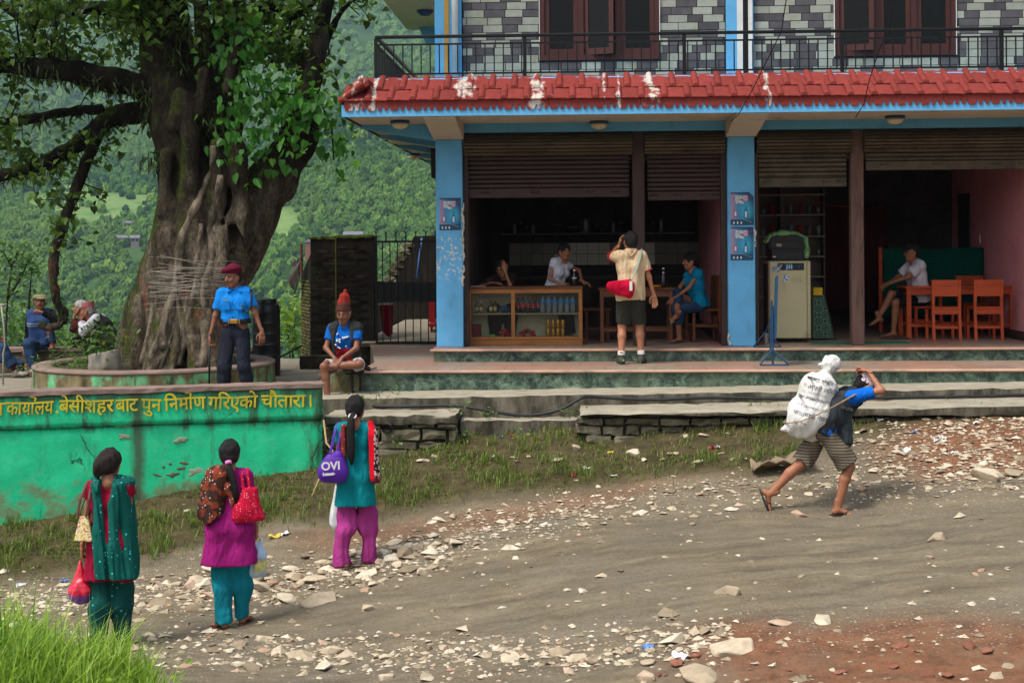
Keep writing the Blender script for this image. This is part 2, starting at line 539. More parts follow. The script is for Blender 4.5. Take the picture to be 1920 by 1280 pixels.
grav = np.maximum(sstep(75, 20, np.abs(PYg - np.interp(PXg, [0, 300, 640, 900, 1200, 1920], [1120, 1090, 1050, 985, 935, 905]) + _w1 * .5)),
                  sstep(60, 15, np.abs(PYg - np.interp(PXg, [300, 900, 1500, 1920], [1225, 1235, 1180, 1175]) + _w1)))
grav = grav * (1 - .8 * hum)
ca = g_me.color_attributes.new('soil', 'FLOAT_COLOR', 'POINT')
ca.data.foreach_set('color', np.stack([red, grav, hum, np.ones_like(red)], -1).reshape(-1, 4).astype(np.float32).ravel())
m, nt, p = newmat('dirt')
at = nd(nt, 'VertexColor', layer_name='soil')
sp = nd(nt, 'SeparateColor'); nt.links.new(at.outputs[0], sp.inputs[0])
v = coords(nt, 'Object')
vs_ = coords(nt, 'Object', (0.35, 1.6, 1.6), (0, 0, R(-6)))
n1 = noise(nt, v, 1.3, 6, .6); n2 = noise(nt, vs_, 3.0, 6, .62); n3 = noise(nt, v, 26, 5, .7)
c = ramp(nt, n2, [(.28, S(84, 75, 62)), (.5, S(116, 104, 84)), (.72, S(138, 126, 104))])
c = mixc(nt, ramp(nt, n1, [(.35, 0), (.7, .55)]), c, S(110, 105, 93))
rc = ramp(nt, noise(nt, v, 5, 6, .7), [(.3, S(88, 57, 39)), (.55, S(130, 86, 60)), (.75, S(120, 92, 70))])
c = mixc(nt, mth(nt, 'MULTIPLY', sp.outputs[0], ramp(nt, noise(nt, v, 2.2, 5, .7), [(.3, .6), (.6, 1)])), c, rc)
hc = ramp(nt, noise(nt, v, 7, 6, .7), [(.3, S(46, 40, 24)), (.55, S(78, 70, 44)), (.75, S(98, 86, 58))])
c = mixc(nt, sp.outputs[2], c, hc)
vo = nd(nt, 'TexVoronoi', i_Vector=v, i_Scale=34.0, i_Randomness=1.0)
vo2 = nd(nt, 'TexVoronoi', i_Vector=v, i_Scale=80.0, i_Randomness=1.0)
peb = mth(nt, 'MULTIPLY', ramp(nt, vo.outputs['Distance'], [(.28, 1), (.36, 0)]), ramp(nt, nd(nt, 'SeparateColor', i_0=vo.outputs['Color']).outputs[0], [(.45, 0), (.5, 1)]))
peb2 = mth(nt, 'MULTIPLY', ramp(nt, vo2.outputs['Distance'], [(.25, 1), (.34, 0)]), ramp(nt, nd(nt, 'SeparateColor', i_0=vo2.outputs['Color']).outputs[1], [(.62, 0), (.66, 1)]))
pc = ramp(nt, nd(nt, 'SeparateColor', i_0=vo.outputs['Color']).outputs[2], [(.0, S(118, 104, 88)), (.6, S(158, 146, 126)), (1, S(190, 180, 164))])
c = mixc(nt, mth(nt, 'MULTIPLY', mth(nt, 'MAXIMUM', peb, peb2), mth(nt, 'ADD', mth(nt, 'MULTIPLY', sp.outputs[1], .6), .1)), c, pc)
c = mixc(nt, ramp(nt, n3, [(.3, .55), (.62, 0)]), c, mixc(nt, 1.0, c, (.55, .52, .5), 'MULTIPLY'))
hgt = mth(nt, 'ADD', mth(nt, 'MULTIPLY', n3, 1.0), mth(nt, 'ADD', mth(nt, 'MULTIPLY', peb, .5), mth(nt, 'MULTIPLY', peb2, .25)))
setp(nt, p, c, 0.93, hgt, 0.022, 0.75, 0.2)
g_o = link('ground', g_me, m, None, True)
tag(g_o, 'trodden dirt road and verge of grey brown soil sloping up past the shop', None, None, 'structure')
# ================================================================== far hillsides
_hb = np.array([(20, -1.4), (26, -2.2), (32, -4), (60, -20), (150, -58), (300, -75), (430, -52), (560, -18), (700, 22), (950, 62), (1200, 98), (1700, 265), (2300, 620), (3400, 1250), (4200, 1600)])
def hill_z(r, d):
 b = np.interp(d, _hb[:, 0], _hb[:, 1])
 k = sstep(60, 500, d)
 a = r / d
 w = fbm2(r / 420 + 3.1, d / 420, 4, 40)
 rid = 1 - np.abs(fbm2(r / 260 + 7 + w * .5, d / 330, 4, 51))
 z = b + k * (w * 26 + (rid - .7) * 60 * sstep(350, 900, d))
 # a spur running down from the right, and a hollow with fields on the left
 z = z + 38 * sstep(-.24, -.08, a) * sstep(420, 760, d) * sstep(1900, 900, d)
 z = z + 34 * np.exp(-((a + .37) / .09) ** 2) * np.exp(-((d - 1010) / 130) ** 2)
 fm = field_m(r, d)
 z = z + fm * (np.round(z / 2.2) * 2.2 - z) * .8
 return z
def field_m(r, d):
 a = r / d; w = fbm2(r / 60, d / 60, 3, 77)
 f1 = sstep(1.0, .55, np.sqrt(((a + .288) / .052) ** 2 + ((d - 715) / 75) ** 2) + w * .45)
 f2 = sstep(1.0, .6, np.sqrt(((a + .19) / .05) ** 2 + ((d - 640) / 26) ** 2) + w * .6)
 return np.maximum(f1, f2)
da = np.concatenate([np.geomspace(20, 400, 40)[:-1], np.linspace(400, 1300, 170)[:-1], np.geomspace(1300, 4200, 80)])
aa = np.concatenate([np.linspace(-1.6, -.6, 14)[:-1], np.linspace(-.6, .25, 240)[:-1], np.linspace(.25, 1.6, 16)])
A2, D2 = np.meshgrid(aa, da); R2 = A2 * D2
Z2 = hill_z(R2, D2)
X2 = R2 * math.cos(TH) - D2 * math.sin(TH); Y2 = R2 * math.sin(TH) + D2 * math.cos(TH)
na = len(aa)
ii = (np.arange(len(da) - 1)[:, None] * na + np.arange(na - 1)[None]).ravel()
h_me = np_mesh('hillside', np.stack([X2, Y2, Z2], -1).reshape(-1, 3), np.stack([ii, ii + 1, ii + na + 1, ii + na], 1))
ca = h_me.color_attributes.new('field', 'FLOAT_COLOR', 'POINT')
fmv = field_m(R2, D2); ca.data.foreach_set('color', np.stack([fmv, fmv, fmv, fmv * 0 + 1], -1).reshape(-1, 4).astype(np.float32).ravel())
m, nt, p = newmat('hillside_green')
v = coords(nt, 'Object')
at = nd(nt, 'VertexColor', layer_name='field')
c = ramp(nt, noise(nt, v, .02, 6, .65), [(.3, (.030, .062, .018)), (.5, (.055, .11, .03)), (.7, (.10, .17, .045))])
fc = ramp(nt, noise(nt, coords(nt, 'Object', (1, 1, 6)), .06, 6, .75), [(.3, (.07, .15, .035)), (.45, (.13, .24, .06)), (.55, (.2, .28, .09)), (.7, (.12, .2, .06))])
c = mixc(nt, nd(nt, 'SeparateColor', i_0=at.outputs[0]).outputs[0], c, fc)
setp(nt, p, c, .95, noise(nt, v, .5, 5), .8, .6, .1)
h_o = link('hillside', h_me, m, None, True)
tag(h_o, 'steep green valley side beyond the square with a few terraced fields', None, None, 'structure')
# the wood on the valley sides: far trees nobody could count, crowns instanced on scattered points
pts = []
def scatter(d0, d1, n, a0=-.56, a1=.14):
 d = np.sqrt(rng.uniform(d0 ** 2, d1 ** 2, n)); a = rng.uniform(a0, a1, n); r = a * d
 keep = (rng.uniform(size=n) > field_m(r, d) * .93) & (rng.uniform(size=n) < .72 + .9 * fbm2(r / 70, d / 70, 3, 91))
 return r[keep], d[keep]
for d0, d1, n in ((380, 760, 19000), (760, 1250, 26000), (1250, 2700, 26000)):
 r_, d_ = scatter(d0, d1, n)
 z_ = hill_z(r_, d_)
 s_ = rng.uniform(1.4, 3.0, len(r_)) * (1 + (d0 > 1200) * .9 + (d0 == 760) * .25)
 pts.append(np.stack([r_ * math.cos(TH) - d_ * math.sin(TH), r_ * math.sin(TH) + d_ * math.cos(TH), z_ + s_ * .55, s_], 1))
pts = np.concatenate(pts)
f_me = bpy.data.meshes.new('forest'); f_me.vertices.add(len(pts)); f_me.vertices.foreach_set('co', pts[:, :3].astype(np.float32).ravel())
sa = f_me.attributes.new('size', 'FLOAT', 'POINT'); sa.data.foreach_set('value', pts[:, 3].astype(np.float32))
f_me.update()
m, nt, p = newmat('forest_crowns')
oi = nt.nodes.new('ShaderNodeObjectInfo')
big = noise(nt, nd(nt, 'VectorMath', operation='SCALE', i_0=oi.outputs['Location'], i_Scale=.006).outputs[0], 1.0, 4, .6)
v = coords(nt, 'Object')
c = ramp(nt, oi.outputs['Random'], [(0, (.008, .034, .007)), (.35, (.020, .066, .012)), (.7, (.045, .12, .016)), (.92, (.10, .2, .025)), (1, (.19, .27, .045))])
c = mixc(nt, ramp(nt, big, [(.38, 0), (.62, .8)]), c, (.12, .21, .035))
c = mixc(nt, nd(nt, 'MapRange', i_Value=nd(nt, 'SeparateXYZ', i_0=oi.outputs['Location']).outputs[1], i_1=1050.0, i_2=1650.0, i_4=.7).outputs[0], c, (.17, .29, .075))  # crowns lighten with distance: sunlight on the upper slopes put into the colour
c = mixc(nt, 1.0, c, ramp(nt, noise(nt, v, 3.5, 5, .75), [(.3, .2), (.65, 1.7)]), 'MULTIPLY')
setp(nt, p, c, .9, noise(nt, v, 5, 4, .7), .35, 1.0, .15)
MATS['forest'] = m
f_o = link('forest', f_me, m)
tag(f_o, 'dense broadleaf wood covering the far valley sides', None, None, 'stuff')
ng = bpy.data.node_groups.new('crowns', 'GeometryNodeTree')
ng.interface.new_socket('Geometry', in_out='INPUT', socket_type='NodeSocketGeometry')
ng.interface.new_socket('Geometry', in_out='OUTPUT', socket_type='NodeSocketGeometry')
def gn(t, **kw):
 n = ng.nodes.new(t)
 for k, v_ in kw.items():
  if k.startswith('i_'):
   key = k[2:]; key = int(key) if key.isdigit() else key.replace('_', ' ')
   if isinstance(v_, bpy.types.NodeSocket): ng.links.new(v_, n.inputs[key])
   else: n.inputs[key].default_value = v_
  else: setattr(n, k, v_)
 return n
gi = gn('NodeGroupInput'); go = gn('NodeGroupOutput')
gto = gn('GeometryNodeGeometryToInstance')
for kk in range(4):
 ico = gn('GeometryNodeMeshIcoSphere', i_Radius=1.0, i_Subdivisions=3)
 pos = gn('GeometryNodeInputPosition')
 off = gn('ShaderNodeVectorMath', operation='ADD', i_0=pos.outputs[0], i_1=(kk * 7.3, kk * 3.1, kk))
 nz1 = gn('ShaderNodeTexNoise', i_Vector=off.outputs[0], i_Scale=1.5 + .2 * kk, i_Detail=5.0, i_Roughness=.72)
 mm = gn('ShaderNodeMath', operation='MULTIPLY_ADD', i_0=nz1.outputs[0], i_1=2.1, i_2=-.15)
 sc_ = gn('ShaderNodeVectorMath', operation='SCALE', i_0=pos.outputs[0]); ng.links.new(mm.outputs[0], sc_.inputs['Scale'])
 sq = gn('ShaderNodeVectorMath', operation='MULTIPLY', i_0=sc_.outputs[0], i_1=(1, 1, 1.0 + .18 * kk))
 spn = gn('GeometryNodeSetPosition', i_Geometry=ico.outputs[0], i_Position=sq.outputs[0])
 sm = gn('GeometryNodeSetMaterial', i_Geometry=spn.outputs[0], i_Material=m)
 ng.links.new(sm.outputs[0], gto.inputs[0])
mp = gn('GeometryNodeMeshToPoints', i_Mesh=gi.outputs[0])
na_ = gn('GeometryNodeInputNamedAttribute', data_type='FLOAT'); na_.inputs['Name'].default_value = 'size'
rv = gn('FunctionNodeRandomValue', data_type='FLOAT_VECTOR'); rv.inputs[0].default_value = (-.15, -.15, 0); rv.inputs[1].default_value = (.15, .15, 6.28)
ip = gn('GeometryNodeInstanceOnPoints', i_Points=mp.outputs[0], i_Instance=gto.outputs[0], i_Rotation=rv.outputs[0])
ip.inputs['Pick Instance'].default_value = True
ng.links.new(na_.outputs[0], ip.inputs['Scale'])
ng.links.new(ip.outputs[0], go.inputs[0])
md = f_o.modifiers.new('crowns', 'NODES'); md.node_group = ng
# the air between
hz = MB().box((-5200, -60, -140), (5200, 4600, 2200)).build('haze')
m = bpy.data.materials.new('haze_air'); m.use_nodes = True; nt = m.node_tree; nt.nodes.clear()
pv = nd(nt, 'VolumePrincipled', i_Color=(.5, .74, 1.0), i_Density=.0002, i_Anisotropy=.2)
om = nt.nodes.new('ShaderNodeOutputMaterial'); nt.links.new(pv.outputs[0], om.inputs['Volume'])
hz.data.materials.append(m)
tag(hz, 'pale blue damp air filling the valley', None, None, 'stuff')
# ================================================================== surfaces of the built things
m, nt, p = newmat('blue_paint')
v = coords(nt, 'World')
c = mixc(nt, 1.0, S(96, 170, 216), ramp(nt, noise(nt, v, 2.2, 6, .6), [(.3, .82), (.7, 1.08)]), 'MULTIPLY')
gr = noise(nt, coords(nt, 'World', (1, 1, .25)), 9, 6, .7)
c = mixc(nt, ramp(nt, gr, [(.56, 0), (.8, .5)]), c, S(70, 92, 100))
sx = nd(nt, 'SeparateXYZ', i_0=v)
band = mth(nt, 'MULTIPLY', ramp(nt, sx.outputs[2], [(.0, 0), (1, 0)]), 0)
zb = nd(nt, 'MapRange', i_Value=sx.outputs[2], i_1=1.02, i_2=1.2)
zt = nd(nt, 'MapRange', i_Value=sx.outputs[2], i_1=1.72, i_2=1.6)
xm = nd(nt, 'MapRange', i_Value=sx.outputs[0], i_1=-1.2, i_2=-1.3)
pk = mth(nt, 'MULTIPLY', mth(nt, 'MULTIPLY', zb.outputs[0], zt.outputs[0]), xm.outputs[0])
fl = ramp(nt, noise(nt, coords(nt, 'World', (1, 1, 1.4), (0, .4, 0)), 15, 5, .62, .8), [(.555, 0), (.575, 1)])
c = mixc(nt, mth(nt, 'MULTIPLY', pk, fl), c, S(196, 200, 192))
fl2 = ramp(nt, noise(nt, v, 5.5, 6, .7), [(.68, 0), (.7, 1)])
c = mixc(nt, mth(nt, 'MULTIPLY', fl2, .8), c, S(176, 190, 192))
setp(nt, p, c, .6, noise(nt, v, 30, 4), .004, .3, .3)
BLUE = m
PALE = M('cream_plaster', S(196, 186, 168), .85, .1, 2.0, .2, 40, c2=S(120, 110, 92), c2t=(.6, .8), c2s=2.5)
BROWN = M('brown_painted_steel', S(60, 42, 38), .55, .2, 5, .15, 50, c2=S(48, 36, 32), c2t=(.5, .75), c2s=6, coord='World')
HOOD = M('grey_green_shutter_steel', S(86, 77, 61), .6, .22, 4, .15, 50, c2=S(58, 50, 40), c2t=(.48, .75), c2s=5, coord='World')
POSTW = M('weathered_brown_timber', S(104, 80, 72), .85, .3, 3, .5, 25, stretch=(6, 6, .5), c2=S(60, 44, 40), c2s=5, coord='World')
WIN = M('oxblood_window_timber', S(66, 34, 30), .5, .2, 4, .2, 40, stretch=(2, 2, .5), coord='World')
GLASS = M('dark_window_glass', S(10, 13, 12), .25, .05, 1, 0, spec=.2)
IRON = M('black_iron', S(15, 15, 16), .5, .15, 6, .1, 60, spec=.25)
TILER = None
m, nt, p = newmat('red_roof_tile')
v = coords(nt, 'World')
oi = nt.nodes.new('ShaderNodeObjectInfo')
c = mixc(nt, 1.0, S(128, 54, 48), ramp(nt, oi.outputs['Random'], [(0, .86), (1, 1.1)]), 'MULTIPLY')
c = mixc(nt, ramp(nt, noise(nt, v, 14, 6, .7), [(.4, 0), (.75, .6)]), c, S(84, 34, 32))
wl2 = noise(nt, coords(nt, 'World', (1, .5, .5)), 7, 5, .7); xx_ = nd(nt, 'SeparateXYZ', i_0=v).outputs[0]; dm = None
for pc, w_ in ((668, .10), (700, .05), (868, .13), (882, .07), (1000, .06), (1010, .13), (1132, .05), (1222, .11), (1441, .05), (1160, .03)):
 t_ = mth(nt, 'DIVIDE', mth(nt, 'ABSOLUTE', mth(nt, 'SUBTRACT', xx_, float(atY(pc, 180, 17.8)[0]))), w_); dm = t_ if dm is None else mth(nt, 'MINIMUM', dm, t_)
c = mixc(nt, ramp(nt, mth(nt, 'ADD', mth(nt, 'MULTIPLY', dm, .22), mth(nt, 'MULTIPLY', wl2, 1.5)), [(.72, .9), (.86, 0)]), c, S(190, 182, 172))
setp(nt, p, c, .85, noise(nt, v, 40, 4), .004, .3, .12)
TILER = m
m, nt, p = newmat('green_marble')
v = coords(nt, 'World'); ds = noise(nt, v, 1.6, 5, .6)
vv = nd(nt, 'VectorMath', operation='ADD', i_0=v, i_1=nd(nt, 'VectorMath', operation='SCALE', i_0=nd(nt, 'TexNoise', i_Vector=v, i_Scale=3.0, i_Detail=4.0).outputs[1], i_Scale=.5).outputs[0]).outputs[0]
c = ramp(nt, noise(nt, vv, 8, 7, .72), [(.32, S(18, 26, 26)), (.46, S(44, 62, 54)), (.58, S(84, 108, 90)), (.7, S(140, 156, 134))])
c = mixc(nt, ramp(nt, noise(nt, coords(nt, 'World', (1, 1, 1), loc=(5, 2, 1)), 1.1, 4, .6), [(.5, 0), (.66, .7)]), c, S(96, 110, 84))
wv = nd(nt, 'TexVoronoi', feature='DISTANCE_TO_EDGE', i_Vector=vv, i_Scale=6.0)
c = mixc(nt, ramp(nt, wv.outputs[0], [(.0, .3), (.04, 0)]), c, S(140, 150, 130))
br = nd(nt, 'SeparateXYZ', i_0=v).outputs[0]
setp(nt, p, c, .38, noise(nt, v, 50, 3), .002, .2, .4)
GMARB = m
m, nt, p = newmat('pink_marble_tread')
v = coords(nt, 'World')
c = ramp(nt, noise(nt, coords(nt, 'World', (.5, 2.2, 1), (0, 0, R(24))), 3.2, 6, .62), [(.3, S(128, 116, 104)), (.5, S(158, 126, 108)), (.62, S(172, 112, 92)), (.75, S(176, 150, 132))])
c = mixc(nt, ramp(nt, noise(nt, v, .8, 4, .6), [(.42, 0), (.62, .8)]), c, ramp(nt, noise(nt, v, 6, 5), [(.3, S(120, 120, 106)), (.7, S(152, 150, 134))]))
bk = nd(nt, 'TexBrick', i_Vector=coords(nt, 'World'), i_Color1=(1, 1, 1), i_Color2=(.85, .85, .88), i_Mortar=(.35, .33, .3), i_Scale=1.0, i_Mortar_Size=.004, i_Brick_Width=.62, i_Row_Height=.62)
c = mixc(nt, 1.0, c, bk.outputs[0], 'MULTIPLY')
setp(nt, p, c, .42, noise(nt, v, 60, 3), .002, .2, .4)
TREAD = m
NOSE = M('marble_nosing', S(186, 150, 128), .5, .25, 3, .2, 40, stretch=(.6, 1, 1), c2=S(112, 102, 88), c2t=(.5, .7), c2s=2, coord='World')
def concrete(name, c, dark, moss, k=.5):
 m, nt, p = newmat(name)
 v = coords(nt, 'World')
 col = mixc(nt, 1.0, c, ramp(nt, noise(nt, v, 4, 7, .68), [(.25, .7), (.75, 1.2)]), 'MULTIPLY')
 g = nd(nt, 'NewGeometry')
 up = nd(nt, 'SeparateXYZ', i_0=g.outputs['Normal']).outputs[2]
 side = ramp(nt, up, [(.3, 1), (.8, .12)])
 st = noise(nt, coords(nt, 'World', (1, 1, .35)), 5, 7, .7)
 col = mixc(nt, mth(nt, 'MULTIPLY', side, ramp(nt, st, [(.22, .25), (.58, .95)])), col, dark)
 col = mixc(nt, ramp(nt, noise(nt, v, 2.6, 6, .72), [(.56, 0), (.72, .6)]), col, moss)
 setp(nt, p, col, .92, mth(nt, 'ADD', noise(nt, v, 22, 6, .7), mth(nt, 'MULTIPLY', noise(nt, v, 5, 4), 1.5)), .012, .6, .15)
 return m
CONC = concrete('old_concrete', S(158, 150, 132), S(52, 48, 38), S(76, 78, 48))
FLOORC = concrete('plaza_concrete', S(140, 132, 116), S(70, 64, 52), S(92, 92, 66))
m, nt, p = newmat('rubble_stone')
v = coords(nt, 'World'); oi = nt.nodes.new('ShaderNodeObjectInfo')
c = ramp(nt, oi.outputs['Random'], [(0, S(78, 72, 58)), (.5, S(108, 102, 84)), (1, S(136, 128, 108))])
c = mixc(nt, 1.0, c, ramp(nt, noise(nt, v, 9, 7, .7), [(.25, .5), (.75, 1.3)]), 'MULTIPLY')
c = mixc(nt, ramp(nt, noise(nt, v, 4, 6, .7), [(.52, 0), (.68, .7)]), c, S(66, 70, 40))
c = mixc(nt, ramp(nt, noise(nt, coords(nt, 'World', loc=(4, 1, 0)), 3, 6, .7), [(.5, 0), (.66, .8)]), c, S(40, 36, 28))
setp(nt, p, c, .95, noise(nt, v, 24, 6, .7), .012, .7, .15)
STONE = m
def wood(name, c, dk, rough=.5):
 return M(name, c, rough, .18, 3, .25, 30, bd=.002, stretch=(1, 1, 8), c2=dk, c2t=(.45, .8), c2s=2.0, coord='Object')
def rough_box(a, b, amp=.012, n=(8, 3, 2), seed=0, top=None):
 """box with worn, uneven faces; returns (V, F). top(x) optionally gives the height along x"""
 bm = bmesh.new()
 nx, ny, nz = n
 r2 = np.random.default_rng(seed)
 V = {}; F = []
 def vert(i, j, k):
  if (i, j, k) not in V: V[(i, j, k)] = len(V)
  return V[(i, j, k)]
 for i in range(nx):
  for j in range(ny):
   F += [(vert(i, j, nz), vert(i + 1, j, nz), vert(i + 1, j + 1, nz), vert(i, j + 1, nz)), (vert(i, j, 0), vert(i, j + 1, 0), vert(i + 1, j + 1, 0), vert(i + 1, j, 0))]
  for k in range(nz):
   F += [(vert(i, 0, k), vert(i + 1, 0, k), vert(i + 1, 0, k + 1), vert(i, 0, k + 1)), (vert(i, ny, k), vert(i, ny, k + 1), vert(i + 1, ny, k + 1), vert(i + 1, ny, k))]
 for j in range(ny):
  for k in range(nz):
   F += [(vert(0, j, k), vert(0, j, k + 1), vert(0, j + 1, k + 1), vert(0, j + 1, k)), (vert(nx, j, k), vert(nx, j + 1, k), vert(nx, j + 1, k + 1), vert(nx, j, k + 1))]
 P = np.zeros((len(V), 3))
 for (i, j, k), q in V.items():
  x = a[0] + (b[0] - a[0]) * i / nx; y = a[1] + (b[1] - a[1]) * j / ny
  zt_ = top(x) if top else b[2]
  z = a[2] + (zt_ - a[2]) * k / nz
  on = (i in (0, nx)) + (j in (0, ny)) + (k in (0, nz))
  e = .5 * amp if on >= 2 else 0
  P[q] = (x + (e if i == 0 else -e if i == nx else 0), y + (e * 1.4 if j == 0 else 0), z - (e * 1.2 if k == nz else 0))
 P += r2.normal(size=P.shape) * amp * .55
 bm.free()
 return P, np.array(F)
def stone_piece(name, w, d_, h, m, parent, loc, rz=0, seed=0, amp=.012):
 V, F = rough_box((-w / 2, 0, 0), (w / 2, d_, h), amp, (3, 2, 2), seed)
 o = link(name, np_mesh(name, V, F), m, parent)
 o.location = loc; o.rotation_euler = (0, 0, rz)
 return o
# ================================================================== terrace, steps, retaining stones
FZ, YT, YP, YC = .167, 17.4, 18.7, 19.06
def px_x(px, py, Y): return atY(px, py, Y)[0]
te = empty('terrace', (0, 0, 0)); tag(te, 'shop terrace of pinkish treads and green marble risers', None, None, 'structure')
MB().box((-2.70, YT + .03, -.9), (8.4, YP - .02, -.022)).build('lower_tier', GMARB, te)
MB().box((-2.71, YT + .012, -.020), (8.4, YP - .02, 0)).build('lower_tread', TREAD, te)
MB().prism([(-2.71, YP - .02), (-1.93, YP - .02), (-1.93, 22.3), (-3.3, 22.3)], -.9, -.0005, axis='z').build('gate_passage', TREAD, te)
MB().box((-1.93, YP, -.3), (8.4, YC - .02, FZ - .024)).build('upper_tier', GMARB, te)
MB().box((-1.95, YP - .018, FZ - .022), (8.4, 23.95, FZ)).build('shop_floor', TREAD, te)
for k, (y, z) in enumerate(((YT - .012, -.034), (YP - .046, FZ - .034))):
 x0 = -2.72 if k == 0 else -1.97
 n_ = MB()
 prof = [(y + .024, z), (y + .004, z + .006), (y, z + .018), (y + .004, z + .03), (y + .024, z + .0355)]
 n_.prism(prof, x0, 8.4, axis='x')
 n_.build('nosing', NOSE, te)
zs1 = lambda x: -.205 + .013 * (x - 1.0)      # top of the concrete step rises to the right
zs2 = lambda x: -.315 + .016 * (x - 1.0)      # the slab below it
cs = empty('concrete_steps'); tag(cs, 'worn grey concrete steps below the marble terrace', None, None, 'structure')
V, F = rough_box((-3.25, 16.62, -1.0), (8.4, YT + .028, 0), .010, (70, 5, 5), 3, zs1)
autosmooth(link('upper_step', np_mesh('upper_step', V, F), CONC, cs), 50)
xl0, xl1 = px_x(607, 775, 15.95), px_x(856, 775, 15.95)
xr0 = px_x(1088, 770, 15.8)
V, F = rough_box((xl0, 15.93, -.47), (xl1, 16.615, 0), .012, (16, 5, 2), 4, lambda x: zs2(x) - .01)
autosmooth(link('slab', np_mesh('slab', V, F), CONC, cs), 50)
V, F = rough_box((xr0, 15.74, -.36), (8.4, 16.615, 0), .012, (50, 5, 2), 5, zs2)
autosmooth(link('slab', np_mesh('slab', V, F), CONC, cs), 50)
V, F = rough_box((xl1 + .005, 16.3, -.95), (xr0 - .005, 16.615, -.475), .009, (16, 3, 3), 6)
autosmooth(link('lower_step', np_mesh('lower_step', V, F), CONC, cs), 50)
V, F = rough_box((xl0 + .03, 16.12, -1.6), (xl1 - .02, 16.61, -.475), .01, (6, 2, 3), 7)
link('earth_core', np_mesh('earth_core', V, F), STONE, cs)
V, F = rough_box((xr0 + .03, 15.95, -1.2), (8.3, 16.61, -.375), .01, (6, 2, 3), 8)
link('earth_core', np_mesh('earth_core', V, F), STONE, cs)
def dry_stones(x0, x1, y, ztop, zbot, name, label, seed, hs=(.085, .13), ws=(.2, .5), skip=None):
 t = empty(name, (x0, y, zbot)); tag(t, label, 'stone wall')
 r2 = np.random.default_rng(seed); z = zbot; k = 0
 while z < ztop - .03:
  h = min(r2.uniform(*hs), ztop - z)
  x = x0 + r2.uniform(-.1, .05)
  while x < x1:
   w = r2.uniform(*ws)
   w = min(w, x1 - x + .03)
   if w > .08 and z + h > float(gz(x + w / 2, y)) - .05:
    o = stone_piece('stone', w - r2.uniform(.012, .03), r2.uniform(.2, .3), h - r2.uniform(.008, .022), STONE, t, (x + w / 2 - x0, r2.uniform(-.03, .05), z - zbot), r2.uniform(-.05, .05), seed * 100 + k, .014)
   x += w; k += 1
  z += h
 return t
dry_stones(xl0 + .02, xl1 - .03, 15.97, -.462, -1.2, 'retaining_wall', 'dry stone wall under the slab beside the green painted wall', 5)
dry_stones(xr0 + .02, 4.4, 15.8, -.372, -.95, 'retaining_wall', 'low mossy dry stone wall under the long slab right of the steps', 6, (.07, .11), (.15, .4))
pp = MB(); c0 = atY(725, 803, 15.9)
pp.tube([(c0[0], 15.88, c0[2]), (c0[0], 16.3, c0[2] + .02)], [.058, .058], 16, cap=False); pp.tube([(c0[0], 16.3, c0[2] + .02), (c0[0], 15.88, c0[2])], [.048, .048], 16, cap=False)
po = pp.build('drain_pipe', M('grey_drain_pipe', S(70, 68, 60), .7), None, True); tag(po, 'short grey drain pipe sticking out of the stone wall', 'pipe')
# ================================================================== the shop building
sb = empty('shop_building', (0, YC, FZ), 0, 'blue and grey brick fronted shop house with red tiled eave', 'building')
def bpart(mb, name, m, parent=None, smooth=False):
 o = mb.build(name, m, None, smooth)
 par = parent or sb
 return wpart(o, par)
def wpart(o, par):
 """a child placed in world coordinates under a parent that has no rotation"""
 o.parent = par
 if par is sb: o.matrix_parent_inverse = Matrix.Translation(-Vector((0, YC, FZ)))
 return o
COLS = ((-1.92, -1.56), (1.98, 2.34), (6.15, 6.51))
for (a, b) in COLS:
 bpart(MB().box((a, YC, FZ), (b, YC + .38, 2.955), bev=.008), 'column', BLUE)
 bk = MB().prism([(YC + .2, 2.957), (YC + .2, 3.29), (17.74, 3.29), (17.74, 3.13), (YC - .02, 2.957)], a - .02, b + .02, axis='x')
 bpart(bk, 'bracket', PALE)
 bpart(MB().box((a - .018, YC - .04 + .002, 3.02), (b + .018, YC + .3, 3.28)), 'bracket_block', BLUE)
 bpart(MB().box((a, YC, 3.66), (b, YC + .36, 6.4), bev=.006), 'upper_column', BLUE)
# stripes and pipes on the upper columns
GOLD = M('ochre_paint', S(176, 136, 62), .6)
WHITE = M('white_paint', S(206, 206, 200), .6, .1, 4, .1, 40, c2=S(150, 150, 146), c2t=(.55, .8))
xg = [px_x(q, 80, YC) for q in (833, 842, 848, 860)]
bpart(MB().box((xg[0], YC - .012, 3.682), (xg[1], YC - .002, 6.4)), 'stripe', GOLD)
bpart(MB().tube([((xg[2] + xg[3]) / 2, YC - .05, 3.682), ((xg[2] + xg[3]) / 2, YC - .05, 6.4)], .044, 14), 'downpipe', WHITE, None, True)
xg = [px_x(q, 80, YC) for q in (1382, 1393, 1403, 1411)]
bpart(MB().box((xg[0], YC - .012, 3.682), (xg[1], YC - .002, 6.4)), 'stripe', WHITE)
bpart(MB().box((xg[1] + .002, YC - .01, 3.682), (xg[2] - .002, YC - .002, 6.4)), 'stripe', IRON)
bpart(MB().box((xg[2], YC - .012, 3.682), (xg[3], YC - .002, 6.4)), 'stripe', WHITE)
